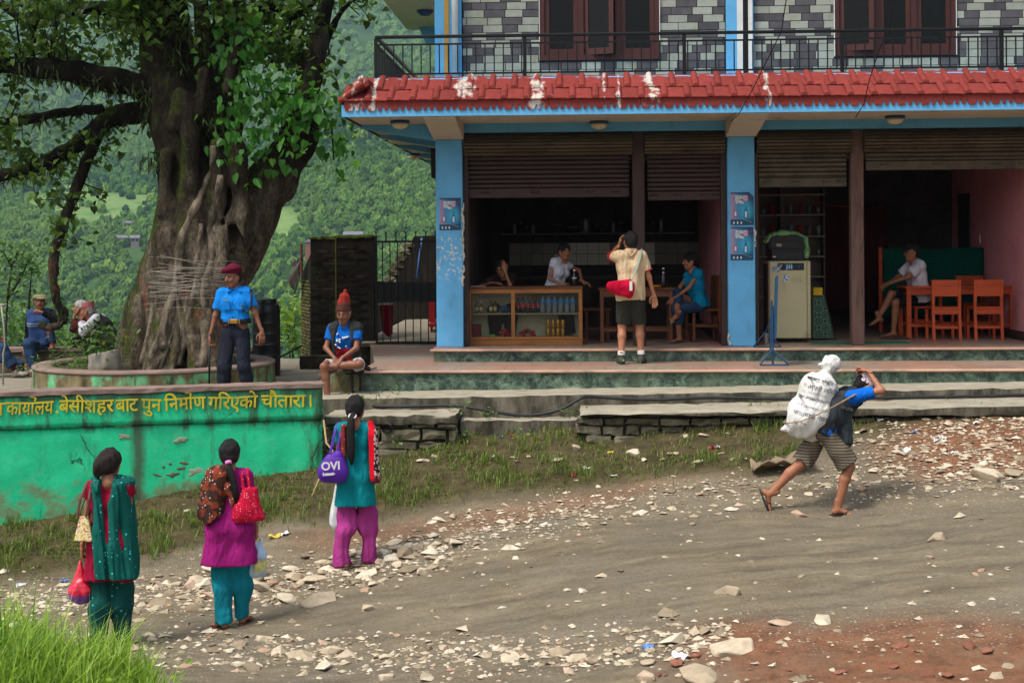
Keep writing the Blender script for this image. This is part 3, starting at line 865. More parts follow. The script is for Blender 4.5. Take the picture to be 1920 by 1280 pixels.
# structural shell
PINK = M('pink_wall_paint', S(212, 140, 146), .8, .12, 2, .15, 40, c2=S(176, 108, 110), c2t=(.55, .8), c2s=2.2, coord='World')
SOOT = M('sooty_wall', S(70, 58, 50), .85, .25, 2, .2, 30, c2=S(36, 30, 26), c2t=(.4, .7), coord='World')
sh = MB()
sh.box((-1.90, YC + .385, FZ + .002), (-1.58, 31, 3.64))
sh.box((-1.88, YC + .37, 3.642), (8.2, 31, 6.5))
bpart(sh, 'shell', PALE)
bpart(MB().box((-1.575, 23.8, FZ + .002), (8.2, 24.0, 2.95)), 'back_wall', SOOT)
bpart(MB().box((-1.575, YC + .4, 2.952), (8.2, 23.8, 3.05)), 'ceiling', M('dim_ceiling', S(120, 108, 96), .9))
bpart(MB().box((1.985, YC + .385, FZ + .002), (2.33, 23.79, 2.95)), 'partition', PINK)
bpart(MB().box((6.15, YC + .385, FZ + .002), (6.5, 23.79, 2.95)), 'partition', PINK)
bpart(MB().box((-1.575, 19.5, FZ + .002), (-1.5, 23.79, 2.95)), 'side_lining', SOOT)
bpart(MB().box((1.92, 19.5, FZ + .003), (1.983, 23.7, FZ + .12)), 'skirting', BROWN)
bpart(MB().box((6.1, 19.5, FZ + .003), (6.147, 23.7, FZ + .12)), 'skirting', BROWN)
for (a, b) in ((-1.54, 1.96), (2.36, 6.13), (6.53, 8.3)):
 bpart(MB().box((a, YC + .02, 3.045), (b, YC + .24, 3.29)), 'lintel', BLUE)
# soffit and balcony slab
SOFF = M('soffit_paint', S(188, 178, 160), .85, .12, 1.5, .15, 30, c2=S(120, 112, 98), c2t=(.55, .8), coord='World')
bpart(MB().box((-2.93, 17.73, 3.17), (8.4, YC + .3, 3.29)), 'soffit', SOFF)
bpart(MB().box((-2.93, YC + .3, 3.17), (-1.93, 30.0, 3.29)), 'soffit', SOFF)
bpart(MB().box((-2.62, 18.2, 3.605), (8.4, YC + .35, 3.678), bev=.01), 'balcony_slab', BLUE)
bpart(MB().box((-2.62, YC + .352, 3.605), (-1.9, 30, 3.676)), 'balcony_slab', BLUE)
bpart(MB().box((-2.96, 17.70, 3.15), (8.4, 17.728, 3.30)), 'fascia', BLUE)
bpart(MB().box((-2.962, 17.73, 3.15), (-2.935, 30, 3.30)), 'fascia', BROWN)
for y in (20.9, 23.0, 25.1, 27.2, 29.2):
 q = MB().prism([(-1.93, 2.95), (-1.93, 3.168), (-2.93, 3.168), (-2.93, 3.13)], y, y + .28); q.mi[2:] = [1] * 4; bpart(q, 'bracket', [BLUE, PALE])
bpart(MB().prism([(-1.93, 2.95), (-1.93, 3.168), (-2.93, 3.168), (-2.93, 3.13)], YC + .05, YC + .33), 'bracket', BLUE)
bpart(MB().box((-2.35, 22.6, 2.62), (-1.935, 24.4, 3.1)), 'side_awning_box', BROWN)
# tiled eave
rf = bpart(MB().prism([(17.72, 3.302), (18.24, 3.66), (18.24, 3.604), (17.8, 3.302)], -2.9, 8.4, axis='x'), 'eave_roof', TILER)
UW = .285
def tile_mesh(L, drop):
 mb = MB(); n = 12
 def pf(u):
  x = -UW / 2 + UW * u
  t = (x + UW / 2 - .045) / .042
  z = .037 * math.sqrt(max(0, 1 - t * t)) if abs(t) < 1 else .004 * math.cos((u - .6) * 7)
  return x, z
 us = [0, .01, .03, .08, .158, .23, .29, .306, .32, .5, .8, .99]
 vs = []
 for (y, off) in ((0, 0), (L, drop)):
  for zz in (0, -.01):
   for u in us:
    x, z = pf(u); vs.append((x, y, z + off + zz + (.003 if y == 0 else 0)))
 k = len(us); fs = []
 for i in range(k - 1):
  fs.append((i, i + 1, 2 * k + i + 1, 2 * k + i)); fs.append((k + i + 1, k + i, 3 * k + i, 3 * k + i + 1)); fs.append((i + 1, i, k + i, k + i + 1))
 fs.append((0, 2 * k, 3 * k, k)); fs.append((k - 1, 2 * k - 1, 4 * k - 1, 3 * k - 1))
 # closed end of the roll
 c_ = len(vs); pts_ = [(pf(u)[0], -.002, pf(u)[1] + .002) for u in us[1:8]] ; vs += pts_
 fs.append(tuple(range(c_, c_ + len(pts_))))
 mb.add(vs, fs)
 me = bpy.data.meshes.new('tile'); me.from_pydata(mb.v, [], mb.f); me.update(); me.materials.append(TILER)
 return me
tm = tile_mesh(.34, .19)
for row, (y, z, x0) in enumerate(((17.66, 3.352, -2.92 + .1), (17.92, 3.512, -2.72 + .02))):
 x = x0
 while x < 8.3:
  o = bpy.data.objects.new('tile', tm); COL.objects.link(o)
  o.location = (x, y + random.uniform(-.004, .004), z + random.uniform(-.003, .003)); o.rotation_euler = (random.uniform(-.006, .006), random.uniform(-.008, .008), random.uniform(-.01, .01))
  wpart(o, rf); x += UW
vm = MB()
prof = [(-UW / 2, .06), (-UW / 2, 0), (-UW / 2 + .022, -.055), (-.03, -.055), (-.008, -.005), (.018, -.005), (.028, -.055), (.058, -.055), (.066, -.005), (UW / 2 - .001, -.005), (UW / 2 - .001, .06)]
prof = [(-.1415, .07), (-.1415, -.006), (-.118, -.062), (-.04, -.062), (-.016, -.004), (.0, -.004), (.004, -.06), (.042, -.06), (.05, -.004), (.07, -.004), (.088, -.058), (.118, -.058), (.1395, -.004), (.1395, .07)]
vm.prism(prof, 0, .012)
me = bpy.data.meshes.new('valance_tile'); me.from_pydata(vm.v, [], vm.f); me.update()
VAL = TILER; me.materials.append(VAL)
x = -2.93 + UW / 2
while x < 8.3:
 o = bpy.data.objects.new('valance_tile', me); COL.objects.link(o); o.location = (x, 17.684, 3.283 + random.uniform(-.003, .003)); o.rotation_euler = (0, random.uniform(-.01, .01), 0)
 wpart(o, rf); x += UW
rs = bpart(MB().prism([(-2.97, 3.302), (-2.97, 3.36), (-2.62, 3.62), (-2.62, 3.55)], 17.72, 30, axis='y'), 'side_roof', TILER)
sm_ = bpy.data.meshes.new('edge_tile'); q = MB().tube([(0, 0, 0), (.3, 0, .22)], .042, 8); sm_.from_pydata(q.v, [], q.f); sm_.update(); sm_.materials.append(TILER)
y = 17.7
while y < 26:
 o = bpy.data.objects.new('edge_tile', sm_); COL.objects.link(o); o.location = (-2.99, y, 3.345); wpart(o, rs); y += .3
# upper wall of two-tone brick tiles
FACE = empty('upper_wall'); wpart(FACE, sb)
m, nt, p = newmat('facing_brick'); v = coords(nt, 'World')
oi = nt.nodes.new('ShaderNodeObjectInfo');
DK = M('dark_facing_tile', S(82, 80, 82), .9, .2, 9, .2, 50, spec=.1, coord='World', rand=.16)
LT = M('light_facing_tile', S(150, 154, 142), .9, .16, 8, .2, 50, spec=.1, c2=S(122, 120, 96), c2t=(.52, .74), c2s=4, coord='World', rand=.12)
MORT = M('dark_mortar', S(52, 50, 50), .95)
ZB = 3.68
wx = []
for (x0, x1, yb) in ((1011, 1238, 114), (1564, 1794, 106)):
 a, b = atY(x0, yb, YC + .06), atY(x1, yb, YC + .06); wx.append((a[0], b[0], a[2]))
bw = MB()
xs_ = [-1.55] + [q for w in wx for q in w[:2]] + [8.2]
for i in range(0, len(xs_), 2): bw.box((xs_[i], YC + .075, ZB), (xs_[i + 1], YC + .36, 6.4))
for w in wx: bw.box((w[0], YC + .076, ZB), (w[1], YC + .36, w[2])); bw.box((w[0], YC + .076, w[2] + 1.35), (w[1], YC + .36, 6.4))
o = bpart(bw, 'backing_wall', MORT, sb)
bw_o = o
def brick_mesh(w, h, m):
 V, F = rough_box((0, 0, 0), (w, .02, h), .0012, (2, 1, 1), int(w * 1000))
 me = np_mesh('brick', V, F); me.materials.append(m); return me
bmesh_cache = {}
z = ZB + .004; row = 0
while z < 4.95:
 h = .094; x = -1.55 + (.04 if row % 2 else .16) - .3; k = row // 2 + row
 while x < 5.95:
  w = random.choice((.2, .24, .27, .27, .28))
  lightb = (k % 2 == 0) != (random.random() < .12)
  a, b = max(x, -1.548), x + w - .007
  segs = [(a, b)]
  for (c0_, c1_) in [(q0, q1) for q0, q1, qz in wx if z + h > qz - .01] + [(COLS[1][0] - .004, COLS[1][1] + .004)]:
   ns = []
   for (s, e) in segs:
    if e <= c0_ or s >= c1_: ns.append((s, e)); continue
    if s < c0_: ns.append((s, c0_ - .003))
    if e > c1_: ns.append((c1_ + .003, e))
   segs = ns
  for (s, e) in segs:
   if e - s < .025: continue
   key = (round(e - s, 2), lightb)
   if key not in bmesh_cache: bmesh_cache[key] = brick_mesh(max(.02, key[0] - .002), h, LT if lightb else DK)
   o = bpy.data.objects.new('brick', bmesh_cache[key]); COL.objects.link(o); o.location = (s, YC + .0685 + random.uniform(-.0015, .0015), z)
   wpart(o, bw_o)
  x += w; k += 1
 z += h + .008; row += 1
bpy.data.objects.remove(FACE)
# windows
for wi, (x0, x1, z0) in enumerate(wx):
 w = empty('window', (0, 0, 0)); w.parent = sb; w.matrix_parent_inverse = Matrix.Translation(-Vector((0, YC, FZ)))
 z1 = z0 + 1.34; yw = YC + .05
 fr = MB(); t = .07
 fr.box((x0 + .012, yw, z0), (x0 + t, yw + .12, z1)); fr.box((x1 - t, yw, z0), (x1 - .012, yw + .12, z1)); fr.box((x0 + t, yw + .001, z0), (x1 - t, yw + .12, z0 + t)); fr.box((x0 + t, yw + .001, z1 - t), (x1 - t, yw + .12, z1))
 W3 = (x1 - x0 - 2 * t) / 3
 for q in (1, 2): fr.box((x0 + t + q * W3 - .035, yw + .002, z0 + t), (x0 + t + q * W3 + .035, yw + .12, z1 - t))
 fo = fr.build('frame', WIN, w)
 ed = MB().box((x0, yw - .004, z0), (x0 + .01, yw + .1, z1)); ed.box((x1 - .01, yw - .004, z0), (x1, yw + .1, z1)); ed.build('reveal_edge', WHITE, w)
 for q in range(3):
  a, b = x0 + t + q * W3 + (.037 if q else .002), x0 + t + (q + 1) * W3 - (.037 if q < 2 else .002)
  s = MB(); k = .065
  ang = 0
  hinge = Vector((a, yw + .03, 0))
  if (wi == 0 and q == 1): ang = R(-20)
  if (wi == 1 and q == 0): ang = R(-14)
  Mx = Matrix.Translation(hinge) @ Matrix.Rotation(ang, 4, 'Z')
  L = b - a
  for (p0, p1) in (((0, 0, z0 + t), (k, .035, z1 - t)), ((L - k, 0, z0 + t), (L, .035, z1 - t)), ((k, .001, z0 + t), (L - k, .034, z0 + t + k + .02)), ((k, .001, z1 - t - k), (L - k, .034, z1 - t))):
   s.box(p0, p1, M=Mx)
  so = s.build('sash', WIN, w)
  MB().box((k, .014, z0 + t + k + .02), (L - k, .02, z1 - t - k), M=Mx).build('pane', GLASS, so)
  for j in range(7):
   zz = z0 + t + .12 + j * .17
   MB().tube([(a + .02, yw + .09, zz), (b - .02, yw + .09, zz)], .007, 6).build('grille_bar', IRON, fo)
 MB().box((x0 + .02, yw + .17, z0 + .02), (x1 - .02, yw + .18, z1)).build('dark_room', M('unlit_room_dark', S(22, 24, 22), .9), w)  # near-black sheet, the unlit room behind the panes put in as colour
# balcony railing
rl = empty('railing'); wpart(rl, sb)
YR = 18.27
r_ = MB(); r_.box((-2.615, YR - .024, 4.205), (8.3, YR + .024, 4.245), bev=.008)
r_.box((-2.615 - .001, YR + .025, 4.206), (-2.57, 29.5, 4.244))
r_.build('handrail', IRON, rl)
r_ = MB(); r_.box((-2.60, YR - .01, 4.115), (8.3, YR + .01, 4.137)); r_.box((-2.60, YR - .01, 3.735), (8.3, YR + .01, 3.757))
r_.box((-2.60, YR + .011, 4.116), (-2.58, 29.5, 4.136)); r_.box((-2.60, YR + .011, 3.736), (-2.58, 29.5, 3.756))
r_.build('rail', IRON, rl)
for pxx in (705, 984, 1283, 1579, 1878):
 x = px_x(pxx, 100, YR)
 MB().box((x - .022, YR - .02, 3.679), (x + .022, YR + .02, 4.204)).build('post', IRON, rl)
pb = [px_x(q, 100, YR) for q in (705, 984, 1283, 1579, 1878)]
bme = bpy.data.meshes.new('baluster'); q = MB().box((-.0075, -.0075, 3.7575), (.0075, .0075, 4.1145)); bme.from_pydata(q.v, [], q.f); bme.update(); bme.materials.append(IRON)
def bal(x, y):
 o = bpy.data.objects.new('baluster', bme); COL.objects.link(o); o.location = (x, y, 0); o.parent = rl
x = -2.49
while x < 6.2:
 if min(abs(x - q) for q in pb) > .04: bal(x, YR)
 x += .118
y = YR + .14
while y < 24.5: bal(-2.59, y); y += .13
cap_m = bpy.data.meshes.new('panel_square'); q = MB()
for (a, b) in (((-.06, -.006, 3.99), (.06, .006, 4.004)), ((-.06, -.006, 4.09), (.06, .006, 4.104))): q.box(a, b)
# the wing's upper slab seen past the corner
us_ = MB().box((-3.8, 26.5, 6.35), (-1.93, 31.6, 6.55)); us_.box((-3.85, 26.45, 6.552), (-1.93, 31.6, 6.62))
bpart(us_, 'upper_side_slab', SOFF)
bpart(MB().prism([(-1.935, 5.72), (-1.935, 6.348), (-3.5, 6.348), (-3.35, 6.0), (-2.35, 5.9), (-2.3, 5.72)], 31.2, 31.5), 'slab_beam', BLUE)
# shop shutters: rolled hood above, curtain half down
xp1 = (px_x(1186, 450, 19.3), px_x(1208, 450, 19.3)); xp2 = (px_x(1594, 450, 19.25), px_x(1617, 450, 19.25))
YS = YC + .16
def shutter(x0, x1, ytop, ybot, m, hoodm, k):
 s = empty('shutter'); wpart(s, sb)
 z0 = atY((960 + 1) if False else 1000 if x1 < 2 else 1700, ybot, YS + .06)[2]
 h = MB()
 zt0, zt1 = 2.735, 3.042
 n = 7
 for i in range(n):
  a = zt1 - (zt1 - zt0) * i / n; b = zt1 - (zt1 - zt0) * (i + 1) / n
  yb0 = YS - .08 - .1 * math.sin(math.pi * (i + .0) / n) ; yb1 = YS - .08 - .1 * math.sin(math.pi * (i + 1.0) / n)
  o = MB().prism([(yb0 + .004, a), (yb0 - .012, a - .01), (yb1 - .012, b + .008), (yb1 + .006, b + .002), (YS + .1, b + .002), (YS + .1, a)], x0, x1, axis='x').build('hood_slat', hoodm, s)
 z = zt0
 nsl = 0
 while z > z0 + .13:
  b = max(z - .062, z0 + .12)
  MB().prism([(YS + .03, z - .003), (YS + .012, z - .012), (YS + .010, b + .016), (YS + .03, b + .003), (YS + .045, b + .003), (YS + .045, z - .003)], x0 + .04, x1 - .04, axis='x').build('slat', m, s)
  z = b; nsl += 1
 bot = MB().box((x0 + .04, YS - .002, z0), (x1 - .04, YS + .05, z - .002), bev=.006)
 bo = bot.build('bottom_rail', m, s)
 L = x1 - x0
 for fx in (.12, .42, .75, .9):
  hh = MB().tube([(x0 + L * fx - .05, YS - .004, z0 + .07), (x0 + L * fx - .04, YS - .03, z0 + .075), (x0 + L * fx + .04, YS - .03, z0 + .075), (x0 + L * fx + .05, YS - .004, z0 + .07)], .008, 6)
  hh.build('handle', m, bo)
 gd = MB().box((x0 - .0, YS - .03, FZ + .002), (x0 + .038, YS + .07, zt0 - .002)); gd.box((x1 - .038, YS - .03, FZ + .002), (x1, YS + .07, zt0 - .002))
 return s
shutter(-1.545, xp1[0] - .005, 290, 371, BROWN, HOOD, 1)
shutter(xp1[1] + .005, 1.955, 290, 378, BROWN, HOOD, 2)
shutter(2.375, xp2[0] - .005, 290, 349, HOOD, HOOD, 3)
shutter(xp2[1] + .005, 6.13, 290, 319, HOOD, HOOD, 4)
for x0, x1, zt in ((-1.556, -1.49, 2.74), (1.9, 1.977, 2.74), (2.343, 2.40, 2.74)):
 bpart(MB().box((x0, YS - .06, FZ + .002), (x1, YS + .055, zt), bev=.006), 'guide_rail', BROWN)
bpart(MB().box((xp1[0] - .003, YS - .07, FZ + .002), (xp1[1] + .003, YS + .09, 3.04), bev=.008), 'post', BROWN)
bpart(MB().box((xp2[0] - .003, YS - .07, FZ + .002), (xp2[1] + .003, YS + .09, 3.04), bev=.008), 'post', POSTW)
# chipped cement edging on the columns' arrises
CHIP = M('chipped_cement', S(186, 180, 164), .95, .3, 20, .6, 60)
for xx, zz0, zz1, sd in ((-1.553, 1.35, 2.15, 1), (2.338, 1.5, 1.75, 2), (1.984, .2, .35, 3), (-1.556, 1.0, 1.3, 4)):
 r2 = np.random.default_rng(sd); f = Field((xx - .05, YC - .04, zz0 - .05), (xx + .05, YC + .06, zz1 + .05), .007)
 for q in range(int((zz1 - zz0) / .035)):
  f.ell((xx + r2.normal() * .008, YC + .0 + r2.normal() * .008, zz0 + q * .035), (r2.uniform(.008, .02), .014, r2.uniform(.012, .04)), .004)
 o = f.build('chipped_edge', CHIP); wpart(o, sb)
# soffit lamps
LG = M('lamp_glass', S(206, 196, 160), .35, .05, 3, 0, spec=.5); LB = M('lamp_rim_blue', S(36, 62, 110), .5)
for (pxx, pyy, Z, lab) in ((750, 226, 3.17, 'round ceiling lamp with blue rim under the corner of the eave'), (741, 256, 3.17, 'round ceiling lamp with blue rim second from the corner along the side eave'), (775, 288, 3.17, 'small shadowed ceiling lamp deepest under the side eave'), (1123, 227, 3.17, 'round ceiling lamp under the front eave between the two blue columns'), (1678, 217, 3.17, 'round ceiling lamp under the front eave right of the second blue column')):
 q = atZ(pxx, pyy, Z)
 l = empty('ceiling_lamp', (q[0], min(max(q[1], 17.95), 29), Z - .001), 0, lab, 'lamp', 'dome lamps under the eave')
 MB().lathe([(.10, -.002), (.125, -.005), (.13, -.028), (.112, -.04)], n=24).build('rim', LB, l, True)
 MB().lathe([(.111, -.04), (.1, -.075), (.07, -.1), (.03, -.112), (.001, -.114)], n=24).build('dome', LG, l, True)
# ---------------------------------------------------------------- upper slab lamp
q = atZ(797, 20, 6.35)
l = empty('ceiling_lamp', (q[0], q[1], 6.349), 0, 'round ceiling lamp under the upper side slab above the balcony corner', 'lamp', 'dome lamps under the eave')
MB().lathe([(.14, -.002), (.17, -.005), (.17, -.03), (.15, -.05), (.1, -.1), (.001, -.12)], n=20).build('dome', LB, l, True)
# ================================================================== raised plaza behind the painted wall
PZ = -.38
wc = atD(605, 718, 15.75); WA = TH + R(12.5)
wu = np.array([math.cos(WA), math.sin(WA), 0]); wn_ = np.array([math.sin(WA), -math.cos(WA), 0])   # along the wall, towards the road
wtop = wc[2]
def on_wall(px, py, off=0.0):
 k = ray(px, py); P0 = wc + wn_ * off
 t = ((P0 - CAM) @ wn_) / (k @ wn_); P = CAM + k * t
 return (P - wc) @ wu, P[2]
pz = MB()
e0 = wc - wu * 9 - wn_ * .1; e1 = wc - wu * .02 - wn_ * .1
pz.prism([(e0[0], e0[1]), (e1[0], e1[1]), (-3.2, 16.7), (-2.74, YT + .02), (-2.74, 23.2), (-4.6, 24.2), (-13, 24.2), (-13, e0[1])], PZ - 1.4, PZ, axis='z')
po = pz.build('plaza', FLOORC); tag(po, 'bare concrete floor of the raised resting place', None, None, 'structure')
m, nt, p = newmat('mouldy_green_paint')
v = coords(nt, 'Object')
c = mixc(nt, 1.0, S(34, 190, 136), ramp(nt, noise(nt, v, 2.5, 6, .65), [(.3, .78), (.7, 1.15)]), 'MULTIPLY')
c = mixc(nt, ramp(nt, noise(nt, v, 6, 6, .7), [(.5, 0), (.75, .45)]), c, S(96, 196, 150))
sx = nd(nt, 'SeparateXYZ', i_0=v)
up = nd(nt, 'MapRange', i_Value=sx.outputs[2], i_1=-.42, i_2=-.02).outputs[0]
lowb = nd(nt, 'MapRange', i_Value=sx.outputs[2], i_1=-.8, i_2=-1.15).outputs[0]
st1 = noise(nt, coords(nt, 'Object', (1, 1, .16)), 3.2, 7, .68)
st2 = noise(nt, coords(nt, 'Object', (1, 1, .5)), 11, 6, .72)
grv = nd(nt, 'MapRange', i_Value=mth(nt, 'ABSOLUTE', mth(nt, 'ADD', sx.outputs[2], .405)), i_1=.1, i_2=.0).outputs[0]
mold = mth(nt, 'ADD', mth(nt, 'MULTIPLY', st1, 1.0), mth(nt, 'ADD', mth(nt, 'MULTIPLY', up, .24), mth(nt, 'ADD', mth(nt, 'MULTIPLY', st2, .28), mth(nt, 'MULTIPLY', grv, .12))))
mk = ramp(nt, mold, [(.72, 0), (.84, .8), (1.0, .95)])
c = mixc(nt, mk, c, ramp(nt, noise(nt, v, 9, 6, .7), [(.3, S(38, 40, 30)), (.6, S(70, 72, 52)), (.8, S(104, 108, 82))]))
c = mixc(nt, ramp(nt, mth(nt, 'ADD', noise(nt, v, 5, 6, .7), mth(nt, 'MULTIPLY', lowb, .25)), [(.66, 0), (.8, .85)]), c, S(112, 118, 84))
# grey column stain left of the middle
cst = nd(nt, 'MapRange', i_Value=mth(nt, 'ABSOLUTE', mth(nt, 'ADD', mth(nt, 'ADD', sx.outputs[0], 1.985), mth(nt, 'MULTIPLY', mth(nt, 'SUBTRACT', st2, .5), .14))), i_1=.1, i_2=.02).outputs[0]
c = mixc(nt, mth(nt, 'MULTIPLY', cst, .85), c, S(66, 68, 54))
ck = nd(nt, 'TexVoronoi', feature='DISTANCE_TO_EDGE', i_Vector=nd(nt, 'VectorMath', operation='ADD', i_0=v, i_1=nd(nt, 'VectorMath', operation='SCALE', i_0=nd(nt, 'TexNoise', i_Vector=v, i_Scale=4.0, i_Detail=5.0).outputs[1], i_Scale=.35).outputs[0]).outputs[0], i_Scale=.9)
cm = mth(nt, 'MULTIPLY', ramp(nt, ck.outputs[0], [(.0, 1), (.012, 0)]), ramp(nt, noise(nt, v, 1.2, 3), [(.48, 0), (.56, 1)]))
c = mixc(nt, cm, c, S(40, 60, 44))
setp(nt, p, c, .8, mth(nt, 'SUBTRACT', noise(nt, v, 20, 6, .7), mth(nt, 'MULTIPLY', cm, .8)), .01, .55, .25)
GPAINT = m
PCAP = M('worn_pink_cap', S(134, 112, 104), .9, .3, 4, .5, 30, c2=S(112, 100, 88), c2t=(.42, .66), c2s=3, spec=.1)
wl = empty('painted_wall', tuple(wc), WA, 'mouldy green painted wall with yellow lettering along the road', 'wall')
V, F = rough_box((-8.5, .03, -2.4), (0, .3, -.405), .007, (90, 2, 22), 12)
link('lower_face', np_mesh('lower_face', V, F), GPAINT, wl, True)
V, F = rough_box((-8.5, 0, -.40), (.005, .3, -.05), .006, (90, 2, 6), 13)
link('upper_band', np_mesh('upper_band', V, F), GPAINT, wl, True)
V, F = rough_box((-8.5, -.025, -.05), (.02, .32, 0), .006, (90, 3, 1), 14)
link('cap', np_mesh('cap', V, F), PCAP, wl)
# spalled plaster
for (a, b, c_, d_) in ((222, 792, 254, 800), (290, 870, 352, 895), (228, 815, 238, 822), (358, 880, 376, 890), (330, 822, 345, 828)):
 s0, z0 = on_wall(a, b); s1, z1 = on_wall(c_, d_)
 f = Field((s0 - .05, -.02, z1 - .05 - wtop), (s1 + .05, .05, z0 + .05 - wtop), .008); r2 = np.random.default_rng(a)
 for q in range(9):
  f.ell((r2.uniform(s0, s1), .031, r2.uniform(z1, z0) - wtop), (r2.uniform(.02, .07), .006, r2.uniform(.01, .025)), .004, rot=(0, r2.uniform(-.4, .4), 0))
 f.build('spalled_plaster', M('grey_render_patch', S(138, 142, 120), .95) if a != 290 else M('bare_render', S(92, 88, 70), .95, .3, 14, .6, 50), wl)
YEL = M('yellow_sign_paint', S(196, 180, 44), .75, .22, 6, .2, 40, c2=S(108, 112, 50), c2t=(.5, .72), c2s=5)
words = [("ा", -12, 9, 757), ("कायालय", 12, 100, 755), ("बेसी", 111, 158, 752), ("शहर", 159, 213, 750.5), ("बाट", 217, 258, 750), ("पुन", 265, 302, 749), ("िनमाण", 308, 385, 747), ("गिरएको", 390, 482, 745), ("चौतारा", 489, 572, 742.5), ("।", 580, 586, 741)]
yo = -.013
for s_, x0, x1, yh in words:
 a, zh = on_wall(x0, yh); b, _ = on_wall(x1, yh)
 me = text_mesh(s_, 1.0)
 co = np.zeros(len(me.vertices) * 3, np.float32); me.vertices.foreach_get('co', co); co = co.reshape(-1, 3)
 fc = [tuple(q.vertices) for q in me.polygons]; sxx = (b - a) / max(.05, np.ptp(co[:, 0])); szz = .128 / .62
 if s_ == "।": sxx = szz * .9
 isl = np.arange(len(co)); E_ = np.zeros(len(me.edges) * 2, np.int32); me.edges.foreach_get('vertices', E_); E_ = E_.reshape(-1, 2)
 for _ in range(200):
  mn = np.minimum(isl[E_[:, 0]], isl[E_[:, 1]]); nw = isl.copy(); np.minimum.at(nw, E_[:, 0], mn); np.minimum.at(nw, E_[:, 1], mn)
  if (nw == isl).all(): break
  isl = nw
 isl = np.unique(isl, return_inverse=True)[1]; mb = MB()
 for k_, (dx, dz) in enumerate(((0, 0), (.035, .0), (0, .03), (.035, .03), (.018, .015))):      # the width of the brush
  X = (co[:, 0] - co[:, 0].min() + dx) * sxx + a; Z = (co[:, 1] - .62 + dz) * szz + (zh - wtop)
  X = X + .004 * np.sin(Z * 40 + a * 9); Z = Z + .006 * np.sin(X * 9 + 1)
  mb.add(np.stack([X, yo - .0004 * isl - .0018 * k_, Z], 1), fc)
 mb.build('lettering', YEL, wl)
for (hx, hy) in ((62, 752), (353, 744)):      # the hooks of the conjunct r
 a, z = on_wall(hx, hy); z -= wtop
 MB().tube([(a + .02, yo, z), (a + .03, yo, z + .03), (a + .0, yo, z + .05), (a - .035, yo, z + .045)], [.008, .012, .012, .006], 6, flat=.15).build('lettering', YEL, wl)
a, z = on_wall(107, 772); MB().box((a - .012, yo - .002, z - wtop - .012), (a + .014, yo, z - wtop + .014)).build('lettering', YEL, wl)
# low wall with seats at the back of the plaza
lw = empty('low_wall', (-8, 21.45, PZ), 0, 'low mossy seat wall with pale cap at the back of the resting place', 'wall')
V, F = rough_box((-4, 0, 0), (3.35, .4, .33), .01, (40, 2, 3), 21); link('body', np_mesh('body', V, F), FLOORC, lw)
V, F = rough_box((-4, -.03, .333), (3.4, .42, .385), .008, (40, 2, 1), 22); link('cap', np_mesh('cap', V, F), PCAP, lw)
# round planter
pc_ = atD(292, 690, 19.35); pcx, pcy = pc_[0], pc_[1]; PR = 1.6
pl = empty('tree_planter', (pcx, pcy, PZ), 0, 'round concrete planter ring flaking green paint around the big tree', 'planter')
m, nt, p = newmat('flaking_planter_paint')
v = coords(nt, 'Object')
c = ramp(nt, noise(nt, coords(nt, 'Object', (1, 1, .4)), 5, 7, .7), [(.3, S(60, 54, 38)), (.5, S(112, 102, 74)), (.7, S(148, 138, 106))])
c = mixc(nt, ramp(nt, noise(nt, coords(nt, 'Object', (1, 1, .6)), 2.6, 6, .62), [(.5, 0), (.58, .9)]), c, ramp(nt, noise(nt, v, 8, 5), [(.3, S(80, 156, 110)), (.7, S(110, 190, 140))]))
c = mixc(nt, ramp(nt, noise(nt, coords(nt, 'Object', (1, 1, .3), loc=(3, 0, 0)), 6, 6, .7), [(.54, 0), (.7, .85)]), c, S(46, 44, 30))
setp(nt, p, c, .92, noise(nt, v, 20, 6, .7), .012, .6, .15)
ring = MB(); n = 96
def rg(prof):
 q = MB()
 q.grid(lambda u, w: (lambda P: ((P[0] + .008 * math.sin(u * 37 + P[1] * 9)) * math.cos(u * 2 * math.pi), (P[0] + .008 * math.sin(u * 53)) * math.sin(u * 2 * math.pi), P[1]))(prof[int(round(w * (len(prof) - 1)))]), n, len(prof), closed_u=True)
 return q
rg([(PR, 0), (PR, .1), (PR, .2), (PR, .315), (PR - .25, .315), (PR - .25, .0)]).build('ring_wall', m, pl)
rg([(PR - .01, .317), (PR + .012, .325), (PR + .012, .355), (PR - .02, .368), (PR - .23, .368), (PR - .26, .35), (PR - .26, .317)]).build('ring_cap', PCAP, pl, True)
SOIL = M('planter_soil', S(70, 58, 42), .95, .35, 6, .8, 30, bd=.02, c2=S(60, 74, 34), c2t=(.48, .62))
q = MB(); q.grid(lambda u, w: (w * (PR - .2) * math.cos(u * 2 * math.pi), w * (PR - .2) * math.sin(u * 2 * math.pi), .30 + .07 * (1 - w) + .03 * math.sin(u * 40) * w * (1 - w) * 4), 64, 12, closed_u=True)
q.build('soil', SOIL, pl, True)
